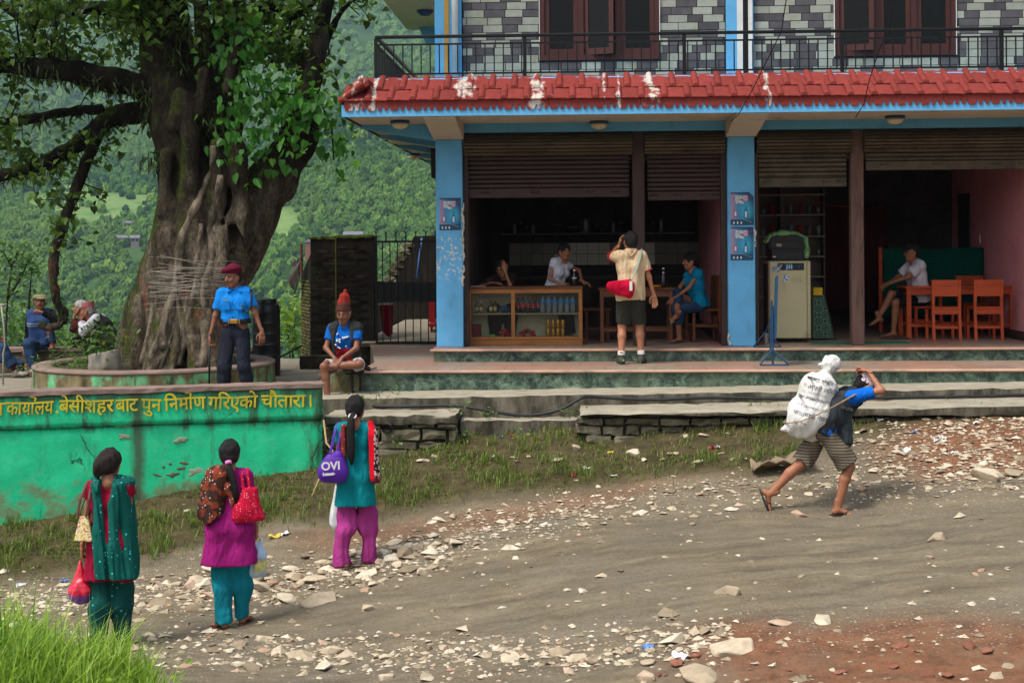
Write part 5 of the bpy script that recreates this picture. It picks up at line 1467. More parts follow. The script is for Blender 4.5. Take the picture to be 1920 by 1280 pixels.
class Person:
 def __init__(s, label, loc, rz, H=1.65, fem=False, sk=None, j=None, name='person', group=None):
  s.k = H / 1.65; s.fem = fem; s.sl = 1.0; s.sk = sk or SK1
  s.o = empty(name, tuple(loc), rz, label, 'person', group, s.k)
  w = .142 if fem else .158
  s.j = dict(pelvis=vec(0, 0, .90), waist=vec(0, 0, 1.04), chest=vec(0, .005, 1.23), neck=vec(0, -.012, 1.41), head=vec(0, .025, 1.54),
                   shR=vec(w, -.01, 1.355), shL=vec(-w, -.01, 1.355), hipR=vec(.088, 0, .88), hipL=vec(-.088, 0, .88),
                   wrR=vec(w + .06, .03, .84), wrL=vec(-w - .06, .03, .84), anR=vec(.1, -.02, .078), anL=vec(-.1, -.02, .078))
  s.pole = dict(elR=vec(.3, -1, 0), elL=vec(-.3, -1, 0), knR=vec(.1, 1, 0), knL=vec(-.1, 1, 0))
  s.hand = dict(R=(None, vec(-1, .2, 0), .5), L=(None, vec(1, .2, 0), .5))      # direction, palm normal, curl
  s.foot = dict(R=vec(.12, 1, 0), L=vec(-.12, 1, 0))
  s.foot_up = dict(R=vec(0, 0, 1), L=vec(0, 0, 1))
  s.hz = (0, 0, 0); s.bare_foot = True; s.show_hands = 'LR'
  if j: s.j.update({a: vec(*b) for a, b in j.items()})
 def lean(s, fwd=0., side=0., at='pelvis'):
  """tip everything above the pelvis"""
  Rm = np.array(Euler((-fwd, side, 0)).to_matrix()); c = s.j[at]
  for a in ('waist', 'chest', 'neck', 'head', 'shR', 'shL'):
   s.j[a] = c + Rm @ (s.j[a] - c)
  return s
 def sit(s, z, knee=.44, dx=.1, foot=.0):
  dz = z + .10 - .90
  for a in ('pelvis', 'waist', 'chest', 'neck', 'head', 'shR', 'shL', 'hipR', 'hipL'): s.j[a] = s.j[a] + vec(0, 0, dz)
  for a in 'LR':
   q = 1 if a == 'R' else -1
   s.j['an' + a] = vec(q * dx, knee - .03 + foot, .078); s.pole['kn' + a] = vec(q * .15, 1, .9)
   s.j['wr' + a] = s.j['hip' + a] + vec(q * .03, .28, .1)
  return s
 def solve(s):
  j = s.j
  for a in 'LR':
   j['el' + a], j['wr' + a] = ik(j['sh' + a], j['wr' + a], .272, .24, s.pole['el' + a])
   j['kn' + a], j['an' + a] = ik(j['hip' + a], j['an' + a], .405, .405, s.pole['kn' + a])
  s.lat = unit(j['shR'] - j['shL']); s.hlat = unit(j['hipR'] - j['hipL'])
  return s
 def torso(s, f, g=0., k=.05, top=True, bot=True, flare=0.):
  j = s.j; hw = (1.05 if s.fem else 1.0) * s.sl; cw = (.94 if s.fem else 1.0) * s.sl
  for q in (-1, 1):
   P0 = j['pelvis'] + s.hlat * q * .075 * hw; P1 = j['waist'] + s.hlat * q * (.052 if s.fem else .06); P2 = j['chest'] + s.lat * q * .075 * cw; P3 = (j['shR'] if q > 0 else j['shL']) * .72 + j['neck'] * .28 - vec(0, 0, .04)
   if bot: f.cone(P0, P1, .098 * hw + g + flare, .082 + g, k)
   f.cone(P1, P2, .082 * (.93 * s.sl if s.fem else 1) + g, .094 * cw + g, k); f.cone(P2, P3, .094 * cw + g, (.05 if s.fem else .06) + g, k)
  if top:
   for a in 'LR': f.cone(j['neck'] - vec(0, 0, .02), j['sh' + a] - vec(0, 0, .01), .045 + g * .6, (.034 if s.fem else .040) + g, k)
  if s.fem:
   fw = unit(np.cross(j['chest'] - j['waist'], s.lat))
   for q in (-1, 1): f.ell(j['chest'] + s.lat * q * .07 + fw * .07, (.055 + g, .05 + g, .055 + g), .04)
 def arm(s, f, a, t0, t1, g=0., k=.03, cut=True):
  """t from 0 shoulder to 1 elbow to 2 wrist"""
  j = s.j; sh, el, wr = j['sh' + a], j['el' + a], j['wr' + a]
  aw = .87 if s.fem else 1.0; f.cone(sh, el, .046 * aw + g, .04 * aw + g, k, c0=None, c1=min(t1, 1) if (cut and t1 < 1) else None)
  if t1 > 1: f.cone(el, wr, .04 * aw + g, .027 * aw + g, k, c1=(t1 - 1) if (cut and t1 < 2) else None)
 def leg(s, f, a, t1, g0=0., g1=0., k=.03, cut=True, t0=None):
  j = s.j; hp, kn, an = j['hip' + a], j['kn' + a], j['an' + a]
  m_ = min(t1, 1)
  f.cone(hp, kn, .082 * s.sl + min(g0, .014), .055 + (g0 + g1) / 2, k, c1=m_ if (cut and t1 < 1) else None)
  if t1 > 1:
   mid = kn + (an - kn) * .32 + unit(np.cross(kn - an, s.hlat)) * -.012
   f.cone(kn, mid, .054 + (g0 + g1) / 2, .053 + (g0 + g1) / 2 * .5 + g1 * .5, k)
   f.cone(mid, an, .053 + (g0 + g1) / 2 * .5 + g1 * .5, .034 + g1, k, c1=((t1 - 1) - .32) / .68 if (cut and t1 < 2) else None)
 def bounds(s, m_=.22):
  P = np.array([v_ for v_ in s.j.values()]); return P.min(0) - m_, P.max(0) + m_
 def body(s, h=.011, legs=True):
  for a in ('hipR', 'hipL'): s.j[a] = s.j['pelvis'] + (s.j[a] - s.j['pelvis']) * vec(s.sl, 1, 1)
  s.solve(); j = s.j
  f = Field(*s.bounds(), h)
  s.torso(f, -.006)
  for a in 'LR': s.arm(f, a, 0, 2, -.006, .025, cut=False); s.leg(f, a, 2, -.006, 0, .025, cut=False)
  hR = np.array(Euler(s.hz).to_matrix()); hc = j['head']
  s.hR = hR
  f.cone(hc + hR @ vec(0, -.025, -.09), j['neck'] - vec(0, 0, .02), .05, .058, .03)
  V, Q = f.mesh(); Vs, Qs, Ms = [V], [Q], [np.zeros(len(Q), int)]; n_ = len(V)
  HV, HQ, Hm = head_canon(); Vs.append(HV @ hR.T * 1.05 + hc); Qs.append(HQ + n_); Ms.append(Hm); n_ += len(HV)
  for a in s.show_hands:
   d, pn, cu = s.hand[a]; hv, hq = hand_canon(cu); q = hv.copy()
   if a == 'R': q[:, 0] *= -1; hq2 = hq[:, ::-1]
   else: hq2 = hq
   if d is None: d = j['wr' + a] - j['el' + a]
   B = frame3(d, -vec(*pn)); Vs.append(q @ B.T + j['wr' + a]); Qs.append(hq2 + n_); Ms.append(np.zeros(len(hq), int)); n_ += len(q)
  fv, fq = foot_canon(s.bare_foot)
  for a in 'LR':
   q = fv.copy(); fq2 = fq
   if a == 'L': q[:, 0] *= -1; fq2 = fq[:, ::-1]
   B = frame3(s.foot[a], s.foot_up[a]); s.__dict__.setdefault('fB', {})[a] = B
   Vs.append(q @ B.T + j['an' + a]); Qs.append(fq2 + n_); Ms.append(np.zeros(len(fq), int)); n_ += len(q)
  me = np_mesh('body', np.concatenate(Vs), np.concatenate(Qs), np.concatenate(Ms))
  s.b = link('body', me, [s.sk, EYEW, EYED, HAIRB, LIP], s.o, True)
  return s
 def field(s, h=.011, m_=.26): lo, hi = s.bounds(m_); return Field(lo, hi, h)
 def shirt(s, m, sleeve=.6, hem=.0, g=.016, name='shirt', folds=.005, seed=1, k=.05, flare=.0, neck=.03, v=0, nr=.075, vd=.1):
  """hem: distance below the pelvis joint along the trunk (negative: above)"""
  j = s.j; f = s.field(); up = unit(j['waist'] - j['pelvis'])
  s.torso(f, g, k, flare=flare)
  if hem > 0:
   for q in (-1, 1): f.cone(j['pelvis'] + s.hlat * q * .08 * s.sl, j['pelvis'] - up * hem + s.hlat * q * (.085 * s.sl + flare), .1 * s.sl + g + flare * .5, .1 * s.sl + g + flare, k)
  if hem > -1: f.plane(j['pelvis'] - up * hem, -up)
  for a in 'LR':
   sl = sleeve[a] if isinstance(sleeve, dict) else sleeve
   if sl > 0: s.arm(f, a, 0, sl, g + .006, .03)
  f.ripple(folds, 30, seed, (1, 1, .45)); f.ripple(folds * .7, 14, seed + 50, (1, 1, .8))
  nu = unit(j['head'] - j['neck']); hc = j['neck'] + nu * neck
  f.cone(hc, hc + nu * .16, nr, nr + .05, 0, sub=True, c0=0.0)
  if v:
   fw = unit(np.cross(j['chest'] - j['waist'], s.lat)); dn = unit(j['chest'] - j['neck'])
   f.cone(j['neck'] + fw * v * .07 + nu * .05, j['neck'] + fw * v * .12 + dn * vd, nr + .005, .02, 0, sub=True)
  return f.build(name, m, s.o)
 def trousers(s, m, length=1.95, g0=.02, g1=.02, name='trousers', folds=.006, seed=2, waist=.05, k=.04, blouse=0., drop=0.):
  j = s.j; f = s.field(); up = unit(j['waist'] - j['pelvis'])
  for q in (-1, 1):
   gw = min(g0, .010); f.cone(j['pelvis'] + s.hlat * q * .07 * s.sl, j['waist'] + s.hlat * q * .055 * s.sl, .096 * s.sl + gw, .082 * s.sl + gw, k)
  for a in 'LR':
   s.leg(f, a, length, g0, g1, k)
   if blouse: f.ell(j['an' + a] + (j['kn' + a] - j['an' + a]) * blouse, (.075, .075, .05), .02)
   if drop: f.cone(j['an' + a] + vec(0, 0, .04), j['an' + a] - vec(0, 0, drop), .036 + g1, .05 + g1, .03, c1=1)
  f.ripple(folds, 26, seed, (1, 1, .3)); f.ripple(folds, 12, seed + 9, (1, 1, .7))
  f.cone(j['pelvis'] + up * waist, j['pelvis'] + up * (waist + .3), .24, .24, 0, sub=True, c0=0.0)
  return f.build(name, m, s.o)
 def hair(s, m=None, kind='short', h=.007, name='hair', ext=None, hat=False):
  f = Field((-.16, -.2, -.2), (.16, .16, .17), h)
  g = {'short': .008, 'buzz': .004, 'thick': .018, 'bob': .014}.get(kind, .015)
  f.ell((0, -.014, .038), (.075 + g, .095 + g, .085 + g), .0)
  f.ell((0, -.045, -.01), (.066 + g, .06 + g, .07), .02)
  if kind == 'bob':
   for q in (-1, 1): f.cone((q * .07, -.01, .02), (q * .068, .0, -.07), .022, .018, .02)
  f.ripple(.004 if kind != 'thick' else .008, 60, 7, (1, 1, .6))
  f.ell((0, .115, -.04), (.075, .088, .1), sub=True)
  for q in (-1, 1): f.ell((q * .08, .02, -.03), (.02, .045, .055), sub=True)
  if kind in ('short', 'buzz', 'thick'): f.cone((-.1, -.05, -.125), (.1, -.05, -.125), .06, .06, 0, sub=True)
  if ext: ext(f)
  if hat: f.plane((0, .015, 0), (0, 1, 0))
  V, Q = f.mesh(); V = V @ s.hR.T * 1.05 + s.j['head']
  return link(name, np_mesh(name, V, Q), m or HAIR, s.o, True)
 def on_head(s, fn, name, m, lo=(-.17, -.17, -.1), hi=(.17, .19, .32), h=.007):
  f = Field(lo, hi, h); fn(f); V, Q = f.mesh(); V = V @ s.hR.T * 1.05 + s.j['head']
  return link(name, np_mesh(name, V, Q), m, s.o, True)
 def free(s, fn, name, m, lo, hi, h=.011):
  f = Field(lo, hi, h); fn(f); return f.build(name, m, s.o)
 def sandal(s, a, m, strap=True, sole=None):
  B = s.fB[a]; j = s.j['an' + a]; q = -1 if a == 'L' else 1
  mb = MB(); pts_ = []
  for t in range(24):
   an = 2 * math.pi * t / 24; x = .046 * math.cos(an) * (1.0 + .12 * math.sin(an)); y = .05 + .135 * math.sin(an); pts_.append((x, y))
  mb.prism(pts_, -.096, -.0785, axis='z')
  V = np.array(mb.v) @ B.T + j; mb.v = [tuple(v_) for v_ in V]
  o = mb.build('sandal', m, s.o)
  if strap:
   t = MB()
   for e in (-1, 1):
    P = [vec(e * .042, .05, -.07), vec(e * .03, .085, -.038), vec(-.004 * q, .135, -.056), vec(-.006 * q, .15, -.078)]
    t.tube([tuple(B @ p_ + j) for p_ in P], .006, 6)
   t.build('strap', m, o)
  return o
 def shoe(s, a, m, sole=None, high=0.):
  B = s.fB[a]; j = s.j['an' + a]
  f = Field((-.08, -.12, -.1), (.08, .24, .12 + high), .0075)
  f.cone((0, -.005, .03 + high), (0, -.01, -.02), .05, .05, .02); f.ell((0, -.035, -.045), (.043, .05, .045), .02)
  f.cone((0, .0, -.03), (.002, .12, -.055), .045, .035, .02); f.ell((0, .12, -.06), (.05, .06, .03), .015)
  f.plane((0, 0, -.085), (0, 0, -1)); f.plane((0, 0, .035 + high), (0, 0, 1))
  V, Q = f.mesh(); o = link('shoe', np_mesh('shoe', V @ B.T + j, Q), m, s.o, True)
  if sole:
   mb = MB(); pts_ = [(.055 * math.cos(t / 24 * 6.283), .045 + .142 * math.sin(t / 24 * 6.283)) for t in range(24)]
   mb.prism(pts_, -.102, -.084, axis='z'); mb.v = [tuple(v_) for v_ in np.array(mb.v) @ B.T + j]; mb.build('sole', sole, o)
  return o
def thing_field(name, fn, m, lo, hi, h, label, cat, person=None, group=None):
 """a separate thing carried by a person, built in that person's frame"""
 f = Field(lo, hi, h); fn(f); o = f.build(name, m)
 if person is not None: o.matrix_world = person_matrix(person)
 return tag(o, label, cat, group)
def person_matrix(p): return Matrix.Translation(p.o.location) @ p.o.rotation_euler.to_matrix().to_4x4() @ Matrix.Scale(p.k, 4)
def place(o, p): o.matrix_world = person_matrix(p); return o
def dotted(name, base, dot, scale=26., size=.22, dens=.5, base2=None):
 m, nt, p = newmat(name); v = coords(nt, 'Object')
 vo_ = nd(nt, 'TexVoronoi', i_Vector=v, i_Scale=scale, i_Randomness=.75)
 rnd = nd(nt, 'SeparateColor', i_0=vo_.outputs['Color']).outputs[0]
 mk = mth(nt, 'MULTIPLY', ramp(nt, vo_.outputs['Distance'], [(size, 1), (size + .06, 0)]), mth(nt, 'GREATER_THAN', rnd, 1 - dens))
 c = mixc(nt, 1.0, base, ramp(nt, noise(nt, v, 5, 4), [(.3, .8), (.7, 1.15)]), 'MULTIPLY')
 if base2: c = mixc(nt, ramp(nt, noise(nt, v, 16, 3, .5), [(.48, 0), (.52, 1)]), c, base2)
 c = mixc(nt, mk, c, dot); setp(nt, p, c, .8, noise(nt, coords(nt, 'Object', (1, 1, .3), (R(10), R(6), 0)), 14, 4, .55, .5), .05, .7, .15); return m
RUB = M('dark_rubber', S(44, 44, 42), .7); BRL = M('brown_leather', S(96, 62, 50), .6)
# ---------------------------------------------------------------- woman in green shawl
g = on_ground(207, 1216)
w1 = Person('woman seen from behind in dark green dotted shawl and maroon tunic, nearest the tall grass', g, R(8), 1.6, True, SK1)
w1.j.update(anR=vec(.09, .06, .078), anL=vec(-.08, -.08, .085), wrL=vec(-.235, .03, .82), wrR=vec(.14, .26, 1.02))
w1.sl = .86; w1.hz = (0, .05, R(-14)); w1.hand['L'] = (vec(-.05, .15, -1), vec(1, .1, 0), 1.3); w1.hairmat = HAIRB; w1.show_hands = 'L'
w1.body()
DG = dotted('dark_green_dotted_cloth', S(8, 84, 76), S(70, 196, 196), 30, .2, .30)
w1.trousers(dotted('dark_green_dotted_trousers', S(6, 66, 62), S(60, 180, 170), 26, .16, .35), 2, .03, .03, 'trousers', .010, 3, drop=.05)
w1.shirt(cloth('maroon_tunic', S(140, 16, 48)), .32, .32, .018, 'tunic', .005, 4, flare=.02, v=-1, vd=.12)
def sh1(f):
 f.cone((.05, -.09, 1.36), (.07, -.13, .60), .042, .06, .03); f.cone((.13, -.05, 1.37), (.16, -.08, .60), .05, .075, .04); f.cone((.165, .03, 1.34), (.19, .03, .62), .04, .06, .04)
 f.cone((-.13, .0, 1.40), (-.04, -.10, 1.36), .035, .045, .03); f.cone((-.1, -.07, 1.37), (-.02, -.145, .55), .038, .05, .03); f.cone((.02, .0, 1.40), (.17, -.01, 1.39), .05, .06, .04)
 f.ripple(.012, 46, 8, (1, 1, .08)); f.ripple(.006, 15, 9, (1, 1, .4))
 f.plane((0, 0, .615), (-.06, 0, -1)); f.ell((-.01, -.12, 1.39), (.055, .09, .16), sub=True)
w1.free(sh1, 'shawl', DG, (-.3, -.35, .45), (.45, .2, 1.55), .0095)
def bun(f):
 f.ell((-.045, -.095, .0), (.05, .05, .06), .02); f.ell((-.055, -.1, -.05), (.035, .035, .045), .02); f.cone((-.06, -.1, -.05), (-.05, -.08, -.12), .022, .008, .01); f.ripple(.004, 90, 3)
w1.hair(HAIRB, 'tied', ext=bun)
m, nt, p = newmat('gold_floral_bag'); v = coords(nt, 'Object')
c = ramp(nt, noise(nt, v, 22, 4, .6), [(.35, S(96, 70, 30)), (.45, S(198, 170, 80)), (.52, S(226, 214, 180)), (.6, S(160, 70, 60)), (.68, S(214, 190, 60))]); setp(nt, p, c, .35, noise(nt, v, 60), .004, .4, .5)
def hb(f): f.cone((-.25, -.10, 1.0), (-.13, -.10, 1.0), .1, .1, .02, s=(1, 1.6, .7)); f.plane((-.27, 0, .93), (-1, 0, .22)); f.plane((-.11, 0, .93), (1, 0, .22)); f.plane((0, 0, .93), (0, 0, -1)); f.plane((0, -.145, .93), (0, -1, .15)); f.plane((0, 0, 1.135), (0, 0, 1)); f.ripple(.002, 40, 2)
o = thing_field('handbag', hb, m, (-.36, -.24, .84), (-.02, .04, 1.26), .009, 'gold floral handbag under the arm of the woman in the green shawl', 'handbag', w1)
q = MB()
for dx in (-.05, .02): q.tube([(-.19 + dx, -.12, 1.13), (-.165 + dx, -.11, 1.28), (-.145 + dx * .4, -.045, 1.415), (-.15 + dx, .05, 1.28), (-.19 + dx, -.04, 1.13)], .010, 6, flat=.5)
st = q.build('strap', BRL, o)
m, nt, p = newmat('red_polythene_bag'); v = coords(nt, 'Object'); sx = nd(nt, 'SeparateXYZ', i_0=v)
c = mixc(nt, ramp(nt, mth(nt, 'ADD', sx.outputs[2], mth(nt, 'MULTIPLY', noise(nt, v, 14), .1)), [(.50, 1), (.53, 0)]), ramp(nt, noise(nt, v, 30, 5, .7), [(.3, S(150, 16, 40)), (.6, S(220, 36, 66)), (.75, S(238, 120, 130))]), S(120, 66, 150)); setp(nt, p, c, .25, noise(nt, v, 40, 5), .01, .6, .5)
def rb(f): f.ell((-.245, .04, .47), (.105, .085, .10), .0); f.cone((-.245, .04, .5), (-.25, .05, .72), .085, .012, .05); f.ripple(.006, 45, 5, (1, 1, .3))
thing_field('carrier_bag', rb, m, (-.42, -.12, .3), (-.08, .2, .84), .008, 'red plastic carrier bag hanging from the hand of the green shawled woman', 'bag', w1)
# ---------------------------------------------------------------- woman in magenta
g = on_ground(432, 1176)
w2 = Person('woman from behind in magenta tunic and teal trousers with brown sequinned shawl', g, R(10), 1.57, True, SK1)
w2.j.update(anR=vec(.11, .12, .085), anL=vec(-.06, -.03, .085), wrR=vec(.235, .10, .83)); w2.j['wrL'] = vec(-.14, .2, 1.0)
w2.sl = .93; w2.hz = (.03, 0, R(4)); w2.hand['R'] = (vec(.03, .05, -1), vec(-1, .1, 0), 1.2); w2.foot = dict(R=vec(.45, 1, 0), L=vec(-.9, 1, 0)); w2.show_hands = 'R'
w2.body()
w2.trousers(cloth('teal_trousers', S(16, 116, 130)), 2, .035, .02, 'trousers', .010, 5, drop=.02)
MAG = cloth('magenta_cotton', S(146, 28, 108))
w2.shirt(MAG, .5, .33, .018, 'tunic', .005, 6, flare=.03, v=-1, vd=.05)
m = dotted('brown_sequinned_cloth', S(118, 52, 30), S(196, 190, 184), 46, .26, .25, S(54, 34, 30))
def sh2(f):
 f.cone((-.03, -.05, 1.42), (-.15, -.01, 1.375), .05, .062, .04); f.cone((-.09, -.06, 1.36), (-.14, -.07, 1.1), .09, .1, .04); f.cone((-.16, -.02, 1.36), (-.21, -.03, 1.04), .055, .07, .04); f.cone((-.05, -.10, 1.37), (-.13, -.12, .98), .045, .062, .04); f.cone((-.0, -.12, 1.28), (.04, -.14, 1.12), .035, .03, .04); f.cone((-.2, .06, 1.28), (-.22, .06, 1.02), .05, .06, .04); f.cone((-.16, -.09, 1.02), (-.15, -.1, .93), .06, .035, .04)
 f.ripple(.007, 34, 18, (1, 1, .5)); f.plane((-.2, -.1, .92), (-.5, 0, -1)); f.plane((0, 0, 1.08), (.75, 0, -1))
w2.free(sh2, 'shawl', m, (-.42, -.3, .82), (.16, .2, 1.54), .0095)
w2.free(lambda f: (f.cone((-.17, .02, .98), (-.19, -.02, .60), .05, .035, .02), f.ripple(.006, 40, 3, (1, 1, .2)), f.plane((0, 0, .61), (0, 0, -1))), 'shawl_end', MAG, (-.32, -.14, .54), (-.06, .16, 1.1))
def pony2(f): f.ell((0, -.1, -.02), (.03, .03, .03), .02)
hr = w2.hair(HAIR, 'tied', ext=pony2)
q = MB().tube([(0, -.095, 1.50), (.01, -.13, 1.44), (.035, -.135, 1.36), (.06, -.15, 1.24), (.075, -.155, 1.1)], [.024, .03, .034, .032, .012], 10)
q.build('ponytail', HAIR, w2.o, True)
MB().tube([(0, -.105, 1.495), (.003, -.122, 1.475)], [.03, .03], 10).build('hair_tie', M('pink_elastic', S(206, 120, 176), .6), w2.o, True)
for a in 'LR': w2.sandal(a, BRL)
m = dotted('red_dotted_bag', S(178, 14, 52), S(230, 150, 150), 60, .22, .5)
def rb2(f): f.cone((.11, -.14, 1.02), (.25, -.13, 1.0), .08, .075, .03, s=(1, 1.35, 1)); f.cone((.13, -.13, 1.1), (.2, -.13, 1.24), .085, .055, .05, s=(1, 1.35, 1)); f.cone((.2, -.13, 1.1), (.2, -.13, 1.22), .07, .05, .04, s=(1, 1.35, 1)); f.ripple(.006, 30, 12, (1, 1, .5)); f.plane((0, 0, 1.265), (0, 0, 1)); f.plane((0, 0, .945), (.1, 0, -1))
o = thing_field('shoulder_bag', rb2, m, (-.02, -.3, .9), (.42, .04, 1.36), .009, 'red dotted shoulder bag on the back of the magenta clad woman', 'bag', w2)
q = MB()
for dx in (-.03, .03): q.tube([(.16 + dx, -.13, 1.24), (.14 + dx * .8, -.09, 1.38), (.15 + dx * .6, -.02, 1.42), (.17 + dx, .06, 1.33)], .013, 6, flat=.5)
q.build('strap', m, o)
JUG = M('milky_blue_plastic', S(176, 200, 226), .3, .05, 5, .05, spec=.5)
jg = empty('plastic_jug', tuple(person_matrix(w2) @ Vector((.235, .12, .42))), R(40), 'milky blue plastic jug with label in the hand of the magenta clad woman', 'jug')
f = Field((-.12, -.08, -.03), (.12, .08, .36), .007); f.cone((-.03, 0, .05), (.03, 0, .05), .06, .06, .02, s=(1, 1.1, 1)); f.cone((-.03, 0, .18), (.03, 0, .18), .06, .06, .08, s=(1, 1.1, 1)); f.cone((.0, 0, .2), (.035, 0, .29), .045, .02, .03); f.ell((-.04, 0, .225), (.025, .1, .03), sub=True); f.cone((-.07, 0, .2), (-.03, 0, .27), .014, .014, .01); f.cone((-.03, 0, .27), (.03, 0, .28), .014, .014, .01)
f.build('bottle', JUG, jg)
MB().box((-.06, -.064, .04), (.06, -.0595, .15)).build('label', M('jug_label', S(196, 190, 120), .5, .5, 18, .1, c2=S(90, 120, 190), c2s=9), jg)
MB().lathe([(.018, 0), (.018, .03), (.0, .032)], (.038, 0, .295), 12).build('cap', M('white_plastic', S(220, 222, 226), .4), jg)
# ---------------------------------------------------------------- woman in teal
g = on_ground(668, 1062)
w3 = Person('woman from behind in teal tunic and mauve baggy trousers with red scarf', g, R(2), 1.6, True, SK1)
w3.j.update(anR=vec(.12, .08, .085), anL=vec(-.12, -.06, .085), wrL=vec(-.2, .14, .86)); w3.j['wrR'] = vec(.1, .24, 1.0)
w3.sl = .84; w3.hz = (.05, 0, R(-10)); w3.hand['L'] = (vec(0, .1, -1), vec(1, .1, 0), 1.2); w3.foot = dict(R=vec(.5, .8, 0), L=vec(-.7, .8, 0)); w3.show_hands = 'L'
w3.body()
w3.trousers(cloth('mauve_cotton', S(150, 52, 118)), 2, .035, .026, 'trousers', .012, 15, drop=.045)
TEAL = cloth('teal_cotton', S(4, 118, 126))
w3.shirt(TEAL, .45, .30, .014, 'tunic', .004, 16, flare=.018, v=-1, vd=.13)
hr = w3.hair(HAIR, 'tied', ext=lambda f: f.ell((-.01, -.1, .0), (.035, .03, .035), .02))
MB().tube([(0, -.095, 1.515), (-.025, -.13, 1.45), (-.03, -.135, 1.36), (-.025, -.145, 1.22), (-.02, -.15, 1.1), (-.02, -.14, 1.02)], [.026, .036, .04, .04, .034, .012], 10).build('ponytail', HAIR, w3.o, True)
q = MB()
for t in range(14):
 an = t / 14 * 6.283; q.lathe([(.001, -.009), (.008, -.004), (.009, .003), (.001, .009)], (-.012 + .034 * math.cos(an), -.118 + .02 * math.sin(an), 1.49 + .02 * math.sin(an)), 6)
o = q.build('beaded_hair_tie', M('white_beads', S(216, 210, 214), .4), w3.o, True)
m, nt, p = newmat('red_scarf_cloth'); v = coords(nt, 'Object'); sx = nd(nt, 'SeparateXYZ', i_0=v)
c = mixc(nt, ramp(nt, mth(nt, 'ADD', sx.outputs[0], mth(nt, 'MULTIPLY', noise(nt, v, 12), .05)), [(.215, 0), (.225, 1)], 'CONSTANT'), S(190, 14, 34), ramp(nt, noise(nt, v, 26, 3), [(.42, S(40, 24, 28)), (.5, S(196, 184, 178)), (.58, S(170, 20, 36))], 'CONSTANT'))
c = mixc(nt, ramp(nt, sx.outputs[2], [(.86, 1), (.9, 0)]), c, S(86, 26, 34)); setp(nt, p, c, .85, noise(nt, v, 100), .002, .3, .1)
def scf(f): f.cone((.155, -.03, 1.40), (.19, -.09, 1.3), .035, .042, .03); f.cone((.19, -.09, 1.3), (.205, -.1, .86), .045, .05, .02, s=(1, 1, 1)); f.cone((.155, -.03, 1.4), (.15, .08, 1.3), .03, .04, .02); f.ripple(.007, 60, 4, (1, 1, .1)); f.plane((0, 0, .84), (0, 0, -1))
w3.free(scf, 'scarf', m, (.06, -.22, .76), (.34, .16, 1.5), .008)
w3.free(lambda f: (f.cone((-.1, -.09, 1.38), (-.11, -.14, 1.0), .028, .03, .02), f.ripple(.005, 60, 4, (1, 1, .1))), 'scarf_end', dotted('scarf_end_cloth', S(110, 40, 34), S(196, 120, 60), 40, .25, .5), (-.2, -.24, .92), (.0, .0, 1.46), .008)
for a in 'LR': w3.sandal(a, RUB)
PUR = M('violet_bag_cloth', S(74, 26, 140), .55, .12, 5, .25, 60)
def pb(f): f.cone((-.28, -.13, .94), (-.13, -.15, .94), .075, .085, .02, s=(1, 1.3, .8)); f.cone((-.23, -.13, 1.05), (-.15, -.14, 1.08), .06, .06, .06, s=(1, 1.4, .7)); f.ripple(.004, 22, 6); f.plane((0, 0, .865), (.12, 0, -1))
o = thing_field('shoulder_bag', pb, PUR, (-.44, -.3, .78), (.02, .04, 1.3), .009, 'violet shoulder bag with white lettering on the teal clad woman', 'bag', w3)
q = MB()
for dx in (-.035, .03): q.tube([(-.19 + dx, -.16, 1.14), (-.165 + dx, -.12, 1.28), (-.15 + dx * .4, -.03, 1.415), (-.17 + dx, .06, 1.28), (-.2 + dx, -.06, 1.12)], .012, 6, flat=.5)
q.build('strap', PUR, o)
for s_, sz, x, z in (("OVI", .11, -.30, .985), ("Lummia", .036, -.285, .935)):
 me = text_mesh(s_, sz, .001, 1.0, .003); t_ = link('lettering', me, WHITE, o)
 t_.matrix_local = Matrix.Translation((x, -.248 if s_ == "OVI" else -.25, z)) @ Matrix.Rotation(R(-3), 4, 'Y') @ Matrix.Rotation(R(90), 4, 'X')
m, nt, p = newmat('white_polythene'); v = coords(nt, 'Object'); setp(nt, p, mixc(nt, noise(nt, v, 9), S(190, 194, 196), S(226, 228, 228)), .3, noise(nt, v, 26, 5), .01, .6, .5, Transmission_Weight=.15)
def wb(f): f.cone((-.21, .15, .78), (-.22, .14, .4), .02, .075, .04, s=(1, 1.6, 1)); f.ripple(.008, 34, 7, (1, 1, .25)); f.plane((0, 0, .34), (.2, 0, -1))
thing_field('carrier_bag', wb, m, (-.36, -.02, .26), (-.06, .3, .86), .008, 'limp white plastic bag hanging beside the mauve trousers', 'bag', w3)
# ---------------------------------------------------------------- porter with sack
g = on_ground(1545, 962)
pt = Person('porter bent forward in dark vest and striped shorts walking uphill with a tumpline', g, R(-90), 1.62, False, SK1)
pt.j.update(pelvis=vec(0, 0, .82), waist=vec(0, .075, .93), chest=vec(0, .17, 1.06), neck=vec(0, .30, 1.18), head=vec(0, .405, 1.215), shR=vec(.17, .255, 1.15), shL=vec(-.17, .255, 1.15), hipR=vec(.085, 0, .80), hipL=vec(-.085, 0, .80),
   anR=vec(.1, .12, .078), anL=vec(-.09, -.50, .17), wrR=vec(.09, .42, 1.385), wrL=vec(-.12, .45, 1.36))
pt.pole.update(elR=vec(.5, 1.0, -.2), elL=vec(-.5, 1.0, -.2), knR=vec(.05, 1, .2), knL=vec(-.05, .6, -.6))
pt.foot = dict(R=vec(.1, 1, -.02), L=vec(0, .35, -.93)); pt.foot_up['L'] = vec(0, .93, .35)
pt.hz = (R(-38), 0, 0); pt.hand['R'] = (vec(-.5, -.35, .2), vec(0, -.3, -1), 1.2); pt.hand['L'] = (vec(.5, -.35, .2), vec(0, -.3, -1), 1.2)
pt.body()
